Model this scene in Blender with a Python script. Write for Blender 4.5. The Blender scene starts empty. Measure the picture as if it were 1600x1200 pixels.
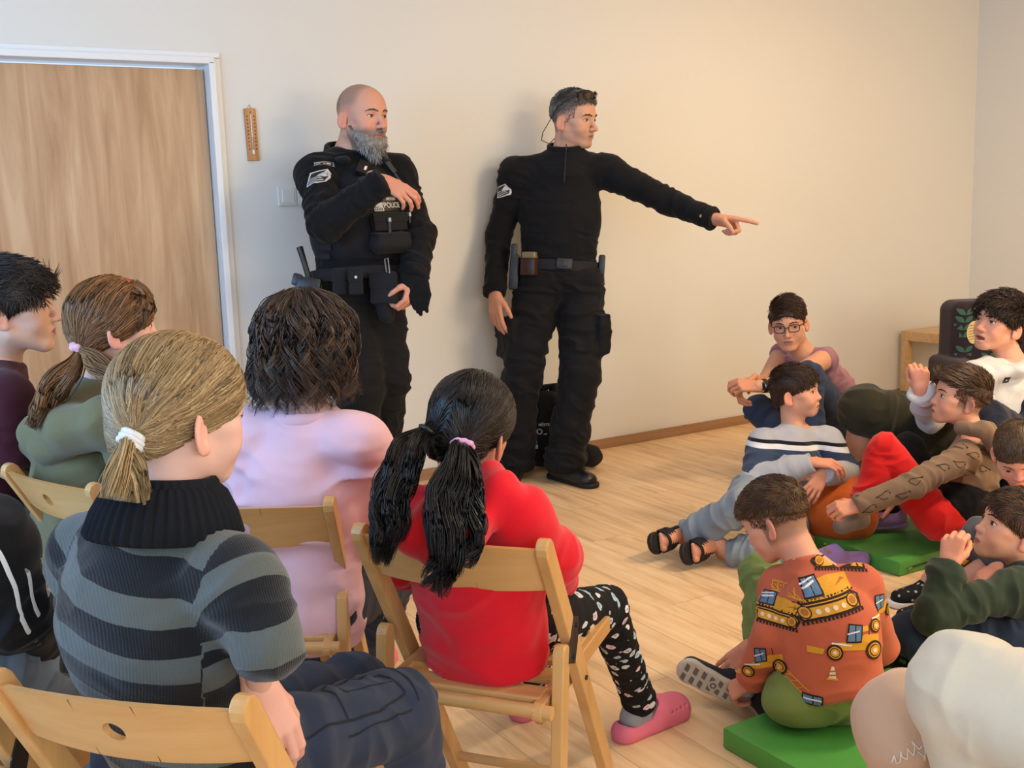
import bpy, bmesh, math, random
import numpy as np
from mathutils import Vector, Matrix
from mathutils.bvhtree import BVHTree
random.seed(7); rng = np.random.default_rng(7)
scene = bpy.context.scene
COL = scene.collection
def V3(*a): return np.array(a, float)
def nrm(v):
    v = np.asarray(v, float); return v / (np.linalg.norm(v) + 1e-12)

# ------------------------------------------------------------------ camera
FPX = 1722.0; EYE = V3(0, 0, 1.34)
CR = np.array([[0.84891046, -0.1112449, 0.51669683], [-0.52762537, -0.12098478, 0.84081755], [-0.03102421, -0.98640116, -0.16140087]])
cam = bpy.data.cameras.new('camera'); cam_ob = bpy.data.objects.new('camera', cam); COL.objects.link(cam_ob)
cam.sensor_fit = 'HORIZONTAL'; cam.sensor_width = 36.0; cam.lens = FPX / 1600 * 36.0; cam.clip_start = 0.05
cm = Matrix(((CR[0][0], -CR[0][1], -CR[0][2], EYE[0]), (CR[1][0], -CR[1][1], -CR[1][2], EYE[1]), (CR[2][0], -CR[2][1], -CR[2][2], EYE[2]), (0, 0, 0, 1)))
cam_ob.matrix_world = cm; scene.camera = cam_ob
CX, CY, CZ = CR[:, 0], CR[:, 1], CR[:, 2]      # picture right, picture down, away from the viewer, as directions in the room
def at(x, y, d): return EYE + CX * ((x - 800) / FPX * d) + CY * ((y - 600) / FPX * d) + CZ * d
def dirv(r, u, a): return nrm(CX * r - CY * u + CZ * a)   # right, up, away

# ------------------------------------------------------------------ world, light, exposure
scene.view_settings.view_transform = 'Standard'; scene.view_settings.look = 'None'
scene.view_settings.gamma = 1.0; scene.view_settings.use_curve_mapping = False
scene.view_settings.exposure = EXPOSURE = -0.06
wd = bpy.data.worlds.new('sky'); scene.world = wd; wd.use_nodes = True
wd.node_tree.nodes['Background'].inputs[0].default_value = (0.62, 0.78, 1.0, 1); wd.node_tree.nodes['Background'].inputs[1].default_value = 1.2
def area(name, loc, target, sx, sy, energy, color):
    l = bpy.data.lights.new(name, 'AREA'); l.shape = 'RECTANGLE'; l.size = sx; l.size_y = sy; l.energy = energy; l.color = color
    o = bpy.data.objects.new(name, l); COL.objects.link(o); o.location = loc
    o.rotation_euler = (Vector(target) - Vector(loc)).to_track_quat('-Z', 'Y').to_euler(); return o
area('window_daylight', (-1.62, 2.6, 1.62), (2.5, 4.2, 1.0), 2.4, 1.5, 104, (0.27, 0.56, 1.0))
area('window_daylight', (0.3, -2.32, 1.65), (1.2, 3.0, 0.7), 2.6, 1.5, 84, (0.72, 0.86, 1.0))
area('window_daylight', (4.1, -2.32, 1.65), (4.0, 3.0, 0.6), 2.6, 1.5, 96, (1.0, 0.80, 0.54))
area('ceiling_light', (4.35, 3.35, 2.80), (4.35, 3.35, 0), 1.2, 0.25, 17, (1.0, 0.64, 0.30))
area('ceiling_light', (1.2, 1.2, 2.80), (1.2, 1.2, 0), 1.2, 0.25, 10, (1.0, 0.86, 0.70))
area('ceiling_light', (4.0, 1.2, 2.80), (4.0, 1.2, 0), 1.2, 0.25, 84, (1.0, 0.76, 0.50))

# ------------------------------------------------------------------ objects
def link(o, parent=None):
    COL.objects.link(o)
    if parent is not None: o.parent = parent
    return o
def tag(o, label=None, cat=None, group=None, kind=None):
    for k, v in (('label', label), ('category', cat), ('group', group), ('kind', kind)):
        if v: o[k] = v
    return o
def empty(name, loc, label=None, cat=None, group=None, rz=0.0):
    o = bpy.data.objects.new(name, None); o.empty_display_size = 0.05; COL.objects.link(o); o.location = tuple(loc); o.rotation_euler = (0, 0, rz)
    return tag(o, label, cat, group)
def wloc(o):
    l = Vector((0, 0, 0))
    while o is not None: l = l + o.location; o = o.parent
    return np.array(l)
def new_mesh(name, V, Fc, mats=(), parent=None, smooth=True, fmat=None, attrs=None, local=False, label=None):
    """link one mesh object; V in room coordinates unless local"""
    V = np.asarray(V, float)
    if parent is not None and not local: V = V - wloc(parent)
    me = bpy.data.meshes.new(name)
    if isinstance(Fc, np.ndarray) and Fc.ndim == 2:
        n, k = Fc.shape
        me.vertices.add(len(V)); me.vertices.foreach_set('co', V.astype(np.float32).ravel())
        me.loops.add(n * k); me.loops.foreach_set('vertex_index', Fc.astype(np.int32).ravel())
        me.polygons.add(n); me.polygons.foreach_set('loop_start', np.arange(0, n * k, k, dtype=np.int32))
        try: me.polygons.foreach_set('loop_total', np.full(n, k, dtype=np.int32))
        except Exception: pass
        me.update(calc_edges=True)
    else:
        me.from_pydata([tuple(v) for v in V], [], [tuple(int(i) for i in f) for f in Fc])
    for m in (mats if isinstance(mats, (list, tuple)) else [mats]): me.materials.append(m)
    if fmat is not None: me.polygons.foreach_set('material_index', np.asarray(fmat, np.int32))
    me.polygons.foreach_set('use_smooth', np.full(len(me.polygons), smooth, dtype=bool))
    for k, a in (attrs or {}).items():
        a = np.asarray(a, np.float32)
        if a.ndim == 1:
            at_ = me.attributes.new(k, 'FLOAT', 'POINT'); at_.data.foreach_set('value', a)
        else:
            if a.shape[1] == 3: a = np.concatenate([a, np.ones((len(a), 1), np.float32)], 1)
            at_ = me.attributes.new(k, 'FLOAT_COLOR', 'POINT'); at_.data.foreach_set('color', a.ravel())
    me.validate(); me.update()
    o = bpy.data.objects.new(name, me); link(o, parent)
    if label: o['label'] = label
    return o
class MB:
    """collects plain solids into one mesh"""
    def __init__(s): s.bm = bmesh.new()
    def box(s, c, size, M=None, bev=0.0):
        r = bmesh.ops.create_cube(s.bm, size=1.0)
        vs = r['verts']; M4 = Matrix.Identity(4)
        if M is not None: M4 = Matrix([list(x) for x in np.asarray(M)]).to_4x4()
        T = Matrix.Translation(Vector(c)) @ M4 @ Matrix.Diagonal((*size, 1))
        bmesh.ops.transform(s.bm, matrix=T, verts=vs)
        if bev:
            es = list({e for v in vs for e in v.link_edges})
            bmesh.ops.bevel(s.bm, geom=es, offset=bev, segments=2, profile=0.6, affect='EDGES')
        return s
    def tube(s, pts, r, n=10, cap=True):
        pts = [np.asarray(p, float) for p in pts]; m = len(pts)
        rs = r if hasattr(r, '__len__') else [r] * m
        t0 = nrm(pts[1] - pts[0]); a = nrm(np.cross(t0, [0.3, 0.1, 1] if abs(t0[2]) < .9 else [1, 0, 0])); rings = []
        for i in range(m):
            t = nrm(pts[min(i + 1, m - 1)] - pts[max(i - 1, 0)]); a = nrm(a - t * (a @ t)); b = np.cross(t, a)
            rings.append([s.bm.verts.new(tuple(pts[i] + rs[i] * (a * math.cos(2 * math.pi * k / n) + b * math.sin(2 * math.pi * k / n)))) for k in range(n)])
        for i in range(m - 1):
            for k in range(n): s.bm.faces.new((rings[i][k], rings[i][(k + 1) % n], rings[i + 1][(k + 1) % n], rings[i + 1][k]))
        if cap: s.bm.faces.new(rings[0][::-1]); s.bm.faces.new(rings[-1])
        return s
    def prism(s, poly, o, ux, uy, h, bev=0.0):
        """outline in the plane (ux, uy) through o, thickness h both ways shared"""
        o = np.asarray(o, float); n = nrm(np.cross(ux, uy))
        bot = [s.bm.verts.new(tuple(o + np.asarray(ux) * x + np.asarray(uy) * y - n * h / 2)) for x, y in poly]
        top = [s.bm.verts.new(tuple(o + np.asarray(ux) * x + np.asarray(uy) * y + n * h / 2)) for x, y in poly]
        k = len(poly)
        fs = [s.bm.faces.new(bot[::-1]), s.bm.faces.new(top)]
        for i in range(k): fs.append(s.bm.faces.new((bot[i], bot[(i + 1) % k], top[(i + 1) % k], top[i])))
        if bev:
            es = list({e for f in fs[:2] for e in f.edges})
            bmesh.ops.bevel(s.bm, geom=es, offset=bev, segments=2, profile=0.6, affect='EDGES')
        return s
    def grid(s, P):
        """P[i][j] points -> sheet"""
        vs = [[s.bm.verts.new(tuple(p)) for p in row] for row in P]
        for i in range(len(vs) - 1):
            for j in range(len(vs[0]) - 1): s.bm.faces.new((vs[i][j], vs[i + 1][j], vs[i + 1][j + 1], vs[i][j + 1]))
        return s
    def build(s, name, mat, parent=None, smooth=False, local=False, label=None):
        bmesh.ops.recalc_face_normals(s.bm, faces=s.bm.faces[:])
        me = bpy.data.meshes.new(name)
        if parent is not None and not local: bmesh.ops.translate(s.bm, verts=s.bm.verts, vec=Vector(-wloc(parent)))
        s.bm.to_mesh(me); s.bm.free()
        for m in (mat if isinstance(mat, (list, tuple)) else [mat]): me.materials.append(m)
        for p in me.polygons: p.use_smooth = smooth
        o = bpy.data.objects.new(name, me); link(o, parent)
        if smooth:
            try: me.set_sharp_from_angle(angle=0.7)
            except Exception: pass
        if label: o['label'] = label
        return o

# ------------------------------------------------------------------ noise
def _h(ix, iy, iz, seed):
    n = (ix * 374761393 + iy * 668265263 + iz * 2147483647 + seed * 974634777) & 0xFFFFFFFF
    n = ((n ^ (n >> 13)) * 1274126177) & 0xFFFFFFFF
    n = (n ^ (n >> 16)) & 0xFFFF
    return n.astype(np.float64) / 32767.5 - 1.0
def noise3(P, seed=0):
    P = np.asarray(P, float); i = np.floor(P).astype(np.int64); f = P - i; u = f * f * (3 - 2 * f); r = 0
    for a in (0, 1):
        for b in (0, 1):
            for c in (0, 1):
                w = (u[:, 0] if a else 1 - u[:, 0]) * (u[:, 1] if b else 1 - u[:, 1]) * (u[:, 2] if c else 1 - u[:, 2])
                r = r + w * _h(i[:, 0] + a, i[:, 1] + b, i[:, 2] + c, seed)
    return r
def sstep(a, b, x):
    t = np.clip((x - a) / (b - a), 0, 1); return t * t * (3 - 2 * t)

# ------------------------------------------------------------------ implicit surfaces
class SDF:
    def __init__(s, k=0.02): s.p = []; s.k = k
    def cap(s, a, b, r1, r2=None, k=None, op='u', n=None, fl=1.0, fb=False, fa=False):
        """tapered limb from a to b; n, fl: squeeze along n by factor fl; fb / fa: cut flat at b / a"""
        a = np.asarray(a, float); b = np.asarray(b, float); r2 = r1 if r2 is None else r2
        s.p.append(('c', a, b, r1, r2, None if n is None else nrm(n), fl, fb, fa, s.k if k is None else k, op)); return s
    def ell(s, c, r, M=None, k=None, op='u'):
        s.p.append(('e', np.asarray(c, float), np.asarray(r, float), np.eye(3) if M is None else np.asarray(M, float), s.k if k is None else k, op)); return s
    def box(s, c, h, M=None, r=0.01, k=None, op='u'):
        s.p.append(('b', np.asarray(c, float), np.asarray(h, float), np.eye(3) if M is None else np.asarray(M, float), r, s.k if k is None else k, op)); return s
    def chain(s, pts, rs, **kw):
        for i in range(len(pts) - 1): s.cap(pts[i], pts[i + 1], rs[i], rs[i + 1], **kw)
        return s
    def bb(s, q):
        if q[0] == 'c':
            r = max(q[3], q[4]) * max(1, 1 / q[6] if q[6] < 1 else 1); r = max(q[3], q[4]) * max(1.0, q[6])
            return np.minimum(q[1], q[2]) - r, np.maximum(q[1], q[2]) + r
        e = (np.abs(q[3]) @ q[2]) + (q[4] if q[0] == 'b' else 0); return q[1] - e, q[1] + e
    def d(s, q, P):
        if q[0] == 'c':
            _, a, b, r1, r2, n, fl, fb, fa, k, op = q
            ab = b - a; L2 = ab @ ab + 1e-12; v = P - a; t = (v @ ab) / L2; tc = np.clip(t, 0, 1)
            w = v - tc[..., None] * ab
            if n is not None:
                wn = w @ n; w = w + (wn * (1 / fl - 1))[..., None] * n
            dd = np.sqrt((w * w).sum(-1)) - (r1 + (r2 - r1) * tc)
            if n is not None and fl < 1: dd = dd * (0.5 + 0.5 * fl)
            L = math.sqrt(L2)
            if fb: dd = np.maximum(dd, (t - 1) * L)
            if fa: dd = np.maximum(dd, -t * L)
            return dd
        if q[0] == 'e':
            l = (P - q[1]) @ q[3]; k0 = np.sqrt(((l / q[2]) ** 2).sum(-1)); k1 = np.sqrt(((l / q[2] ** 2) ** 2).sum(-1)) + 1e-9
            return k0 * (k0 - 1) / k1
        l = np.abs((P - q[1]) @ q[3]) - q[2]
        return np.sqrt((np.maximum(l, 0) ** 2).sum(-1)) + np.minimum(l.max(-1), 0) - q[4]
    @staticmethod
    def comb(A, B, k, op):
        if op == 's': A, B = -A, B
        if k > 0:
            h = np.maximum(k - np.abs(A - B), 0) / k; m = np.minimum(A, B) - h * h * k * 0.25
        else: m = np.minimum(A, B)
        return -m if op == 's' else m
    def eval(s, P):
        r = np.full(P.shape[:-1], 1.0)
        for q in s.p: r = s.comb(r, s.d(q, P), q[-2], q[-1])
        return r
    def grad(s, P, e=0.002):
        g = np.stack([s.eval(P + np.eye(3)[i] * e) - s.eval(P - np.eye(3)[i] * e) for i in range(3)], -1)
        return g / (np.linalg.norm(g, axis=-1, keepdims=True) + 1e-9)
    def mesh(s, vox):
        lo = np.min([s.bb(q)[0] for q in s.p if q[-1] == 'u'], 0) - 3 * vox; hi = np.max([s.bb(q)[1] for q in s.p if q[-1] == 'u'], 0) + 3 * vox
        ax = [np.arange(lo[i], hi[i] + vox, vox) for i in range(3)]; sh = [len(a) for a in ax]
        Fd = np.full(sh, 1.0, np.float32)
        for q in s.p:
            k = q[-2]; a, b = s.bb(q); m = k + 2 * vox + 0.004
            i0 = [max(0, int((a[i] - m - lo[i]) / vox)) for i in range(3)]; i1 = [min(sh[i], int((b[i] + m - lo[i]) / vox) + 2) for i in range(3)]
            if any(i1[i] <= i0[i] for i in range(3)): continue
            G = np.stack(np.meshgrid(*[ax[i][i0[i]:i1[i]] for i in range(3)], indexing='ij'), -1).astype(np.float32)
            sl = tuple(slice(i0[i], i1[i]) for i in range(3))
            Fd[sl] = s.comb(Fd[sl], s.d(q, G), k, q[-1])
        return nets(Fd, lo, vox)
def nets(Fd, lo, vox):
    ins = Fd < 0; cnt = np.zeros([n - 1 for n in Fd.shape], np.int8)
    offs = [(a, b, c) for a in (0, 1) for b in (0, 1) for c in (0, 1)]
    sl = lambda o, A: A[o[0]:A.shape[0] - 1 + o[0], o[1]:A.shape[1] - 1 + o[1], o[2]:A.shape[2] - 1 + o[2]]
    for o in offs: cnt += sl(o, ins)
    act = (cnt > 0) & (cnt < 8); idx = np.argwhere(act); n = len(idx)
    idm = np.full(cnt.shape, -1, np.int32); idm[act] = np.arange(n)
    c = {o: Fd[idx[:, 0] + o[0], idx[:, 1] + o[1], idx[:, 2] + o[2]] for o in offs}
    S = np.zeros((n, 3)); N = np.zeros(n)
    for a in offs:
        for ax_ in range(3):
            if a[ax_]: continue
            b = tuple(1 if i == ax_ else a[i] for i in range(3)); fa, fb = c[a], c[b]
            m = (fa < 0) != (fb < 0); t = np.where(m, fa / np.where(m, fa - fb, 1), 0)
            p = np.array(a, float)[None].repeat(n, 0); p[:, ax_] += t
            S += p * m[:, None]; N += m
    Vt = lo + (idx + S / N[:, None]) * vox; quads = []
    for ax_ in range(3):
        A = np.moveaxis(Fd, ax_, 0); I = np.moveaxis(idm, ax_, 0)
        sg = (A[:-1] < 0) != (A[1:] < 0); sg = sg[:, 1:-1, 1:-1]; e = np.argwhere(sg)
        i, j, k = e[:, 0], e[:, 1] + 1, e[:, 2] + 1
        q = np.stack([I[i, j - 1, k - 1], I[i, j, k - 1], I[i, j, k], I[i, j - 1, k]], 1)
        fl = A[i, j, k] < 0
        if ax_ == 1: fl = ~fl
        q[~fl] = q[~fl][:, ::-1]; quads.append(q)
    return Vt, np.concatenate(quads)
def vnormals(Vt, Q):
    n = np.zeros_like(Vt); a = np.cross(Vt[Q[:, 2]] - Vt[Q[:, 0]], Vt[Q[:, 3]] - Vt[Q[:, 1]])
    for i in range(4): np.add.at(n, Q[:, i], a)
    return n / (np.linalg.norm(n, axis=1, keepdims=True) + 1e-12)
def relax(Vt, Q, it=1, w=0.5):
    for _ in range(it):
        S = np.zeros_like(Vt); c = np.zeros(len(Vt))
        for i in range(4):
            for j in ((i + 1) % 4, (i + 3) % 4): np.add.at(S, Q[:, i], Vt[Q[:, j]]); np.add.at(c, Q[:, i], 1)
        Vt = Vt * (1 - w) + w * S / c[:, None]
    return Vt
def bonecoord(P, bones):
    """nearest bone of a list of (a, b): index, length along it from a, distance"""
    D = []; U = []
    for a, b in bones:
        ab = b - a; L = np.linalg.norm(ab); t = np.clip((P - a) @ ab / (L * L), 0, 1); D.append(np.linalg.norm(P - a - t[:, None] * ab, axis=1)); U.append(((P - a) @ ab) / L)
    D = np.array(D); i = D.argmin(0); return i, np.array(U)[i, np.arange(len(P))], D[i, np.arange(len(P))], D
def wrinkle(Vt, N, bones, joints=(), amp=0.006, base=0.25, f=26.0, seed=1, fp=0.32):
    """cloth folds running round the limbs, strongest near the joints"""
    i, u, dd, D = bonecoord(Vt, bones); W = np.exp(-(D - D.min(0)) / 0.02); W /= W.sum(0)
    disp = 0
    for j, (a, b) in enumerate(bones):
        ax = nrm(b - a); par = Vt @ ax; q = Vt * (f * fp) + ax * (par * f * (1 - fp))[:, None]
        q = q + 0.9 * np.stack([noise3(Vt * 9 + 3, seed + 5), noise3(Vt * 9 + 7, seed + 6), noise3(Vt * 9 + 11, seed + 7)], 1)
        n1 = noise3(q, seed + j * 13); n2 = noise3(q * 1.9 + 5, seed + 3 + j)
        disp = disp + W[j] * ((1 - np.abs(n1) * 2.2) * 0.75 + 0.35 * n2)
    w = np.full(len(Vt), base)
    for c, r, g in joints: w = w + g * np.exp(-(np.linalg.norm(Vt - c, axis=1) / r) ** 2)
    return Vt + N * (amp * np.clip(w, 0, 1.4) * disp)[:, None]
# ------------------------------------------------------------------ materials
def lin(c):
    return tuple((x / 12.92 if x <= 0.04045 else ((x + 0.055) / 1.055) ** 2.4) for x in [v / 255 for v in c])
class Mat:
    def __init__(s, name, rgb=(200, 200, 200), rough=0.6, spec=0.4, **kw):
        s.m = bpy.data.materials.new(name); s.m.use_nodes = True; s.t = s.m.node_tree; s.b = s.t.nodes['Principled BSDF']
        s.set('Base Color', (*lin(rgb), 1)); s.set('Roughness', rough); s.set('Specular IOR Level', spec)
        for k, v in kw.items(): s.set(k, v)
        s.m.diffuse_color = (*lin(rgb), 1)
    def set(s, k, v): s.b.inputs[k].default_value = v
    def n(s, t, ins=None, **p):
        nd = s.t.nodes.new(t)
        for k, v in p.items(): setattr(nd, k, v)
        for k, v in (ins or {}).items():
            if hasattr(v, 'is_output') or isinstance(v, bpy.types.NodeSocket): s.t.links.new(v, nd.inputs[k])
            else: nd.inputs[k].default_value = v
        return nd
    def l(s, o, k): s.t.links.new(o, s.b.inputs[k])
    def coord(s, scale=(1, 1, 1), rot=(0, 0, 0)):
        tc = s.n('ShaderNodeTexCoord'); mp = s.n('ShaderNodeMapping', {'Vector': tc.outputs['Object']}); mp.inputs['Scale'].default_value = scale; mp.inputs['Rotation'].default_value = rot
        return mp.outputs[0]
    def mix(s, f, a, b, mode='MIX'):
        nd = s.t.nodes.new('ShaderNodeMix'); nd.data_type = 'RGBA'; nd.blend_type = mode
        for k, v in ((0, f), (6, a), (7, b)):
            if isinstance(v, bpy.types.NodeSocket): s.t.links.new(v, nd.inputs[k])
            else: nd.inputs[k].default_value = v
        return nd.outputs[2]
    def ramp(s, f, stops, interp='LINEAR'):
        r = s.n('ShaderNodeValToRGB', {'Fac': f}); cr = r.color_ramp; cr.interpolation = interp
        while len(cr.elements) < len(stops): cr.elements.new(0.5)
        for e, (p, c) in zip(cr.elements, stops): e.position = p; e.color = (*lin(c), 1)
        return r.outputs[0]
    def math(s, op, a, b=0.0, c=None):
        nd = s.t.nodes.new('ShaderNodeMath'); nd.operation = op
        for k, v in ((0, a), (1, b)) + (((2, c),) if c is not None else ()):
            if isinstance(v, bpy.types.NodeSocket): s.t.links.new(v, nd.inputs[k])
            else: nd.inputs[k].default_value = v
        return nd.outputs[0]
    def noise(s, vec, scale=5, detail=3, rough=0.5, dist=0.0):
        return s.n('ShaderNodeTexNoise', {'Vector': vec, 'Scale': scale, 'Detail': detail, 'Roughness': rough, 'Distortion': dist})
    def attr(s, name): return s.n('ShaderNodeAttribute', attribute_name=name)
    def bump(s, h, strength=0.2, dist=0.002):
        b = s.n('ShaderNodeBump', {'Height': h, 'Strength': strength, 'Distance': dist}); s.l(b.outputs[0], 'Normal')
def flat(name, rgb, rough=0.6, spec=0.4, **kw): return Mat(name, rgb, rough, spec, **kw).m
def cloth(name, rgb, rough=0.9, weave=900, bump=0.35, sheen=0.15, var=0.06, spec=0.2, fine=0.0012):
    m = Mat(name, rgb, rough, spec); m.set('Sheen Weight', sheen); m.set('Sheen Roughness', 0.5)
    co = m.coord(); n1 = m.noise(co, 14, 4); c = lin(rgb)
    a = tuple(x * (1 - var * 2) for x in c) + (1,); b = tuple(min(1, x * (1 + var * 2)) for x in c) + (1,)
    m.l(m.mix(n1.outputs[0], a, b), 'Base Color'); m.bump(m.noise(co, weave, 2, 0.7).outputs[0], bump, fine); return m
def skin(name, rgb=(205, 160, 135)):
    m = Mat(name, rgb, 0.5, 0.35); at_ = m.attr('col'); m.l(at_.outputs['Color'], 'Base Color')
    m.set('Subsurface Weight', 0.12); m.set('Subsurface Radius', (0.02, 0.008, 0.004)); m.set('Subsurface Scale', 0.35)
    m.bump(m.noise(m.coord(), 350, 3).outputs[0], 0.12, 0.001); return m.m
def hairmat(name, rgb, rgb2=None, rough=0.42):
    m = Mat(name, rgb, rough, 0.35); a = m.attr('rnd'); rgb2 = rgb2 or tuple(int(min(255, x * 1.7 + 8)) for x in rgb); d = tuple(int(x * 0.5) for x in rgb)
    m.l(m.ramp(a.outputs['Fac'], [(0, d), (0.5, rgb), (1, rgb2)]), 'Base Color'); return m.m
SKIN = skin('skin')
EYEW = flat('eye_white', (225, 218, 212), 0.15, 0.5); EYED = flat('iris_dark', (52, 36, 26), 0.1, 0.6); EYEB = flat('iris_blue', (84, 104, 112), 0.1, 0.6)
BLACK = flat('black_plastic', (18, 18, 20), 0.4, 0.5); WHITE = flat('white_print', (225, 225, 225), 0.7); METAL = flat('steel', (150, 150, 150), 0.3, 0.5, Metallic=1.0)
RUB = flat('black_rubber', (22, 22, 24), 0.55, 0.4)

# ------------------------------------------------------------------ figures
HX = (0.027, 0.0095, -0.011, -0.029); HYK = (0.088, 0.092, 0.087, 0.077)
FL = ((0.043, 0.026, 0.021), (0.048, 0.03, 0.022), (0.044, 0.027, 0.021), (0.034, 0.021, 0.018))
def hand_field(curl, spread=0.0, thumb=(0.5, 0.3, 0.3)):
    """right hand: y to the fingertips, z = back of the hand, thumb on -x. curl: 4 x (a1,a2,a3) in radians; thumb: (out, fold, bend)"""
    F = SDF(0.010)
    for i in range(4):
        F.cap((-HX[i] * 0.55, 0.0, 0), (-HX[i], HYK[i] - 0.004, 0), 0.0135, 0.0105, k=0.014, n=(0, 0, 1), fl=0.95)
    F.cap((0, -0.045, 0), (0, 0.012, 0), 0.023, 0.024, n=(0, 0, 1), fl=0.72, k=0.015)
    th = [V3(-0.016, 0.018, -0.004)]; o, fo, be = thumb
    d0 = nrm(V3(-math.sin(o + 0.35), math.cos(o + 0.35), -math.sin(fo) * 0.9)); th.append(th[0] + d0 * 0.044)
    d1 = nrm(V3(-math.sin(o + 0.1 - be * 0.4), math.cos(o), -math.sin(fo + be * 0.5))); th.append(th[1] + d1 * 0.034)
    d2 = nrm(V3(-math.sin(o - be * 0.9), math.cos(o - be * 0.4), -math.sin(fo + be))); th.append(th[2] + d2 * 0.026)
    F.chain(th[:2], (0.0165, 0.0125), k=0.012); F.chain(th[1:], (0.0115, 0.0098, 0.008), k=0.004)
    G = [F]
    for i in range(4):
        a = 0.0; p = V3(-HX[i], HYK[i], 0); sp = spread * (i - 1.5) * -1; pts = [p]
        for j in range(3):
            a += curl[i][j]; d = V3(-math.sin(sp) * math.cos(a) * -1 if False else math.sin(-sp) * math.cos(a), math.cos(a) * math.cos(sp), -math.sin(a)); p = p + d * FL[i][j]; pts.append(p)
        r0 = 0.0092 if i < 3 else 0.0080
        F.chain(pts, (r0 + 0.0006, r0, r0 - 0.0008, r0 - 0.0018), k=0.003)
    return F
RELAX = [(0.35, 0.45, 0.3), (0.45, 0.5, 0.3), (0.5, 0.55, 0.35), (0.55, 0.6, 0.35)]
FLATH = [(0.12, 0.15, 0.1)] * 4
FIST = [(1.35, 1.6, 0.9), (1.4, 1.65, 0.9), (1.4, 1.65, 0.9), (1.4, 1.6, 0.9)]
POINT = [(0.05, 0.08, 0.05), (1.15, 1.5, 0.8), (1.25, 1.5, 0.8), (1.3, 1.5, 0.8)]
GRIP = [(0.8, 0.9, 0.5), (0.9, 0.95, 0.5), (0.95, 1.0, 0.5), (1.0, 1.0, 0.5)]
def frame(y, z):
    """rotation with columns x, y, z from a forward direction y and a rough up z"""
    y = nrm(y); z = nrm(np.asarray(z, float) - y * (np.asarray(z, float) @ y)); return np.stack([np.cross(y, z), y, z], 1)
def hand_mesh(wrist, d, back, side='r', curl=RELAX, s=1.0, vox=0.003, spread=0.06, thumb=(0.5, 0.3, 0.3)):
    Vt, Q = hand_field(curl, spread, thumb).mesh(vox / s)
    if side == 'l': Vt = Vt * V3(-1, 1, 1); Q = Q[:, ::-1]
    M = frame(d, back); return wrist + s * (Vt @ M.T), Q

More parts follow.
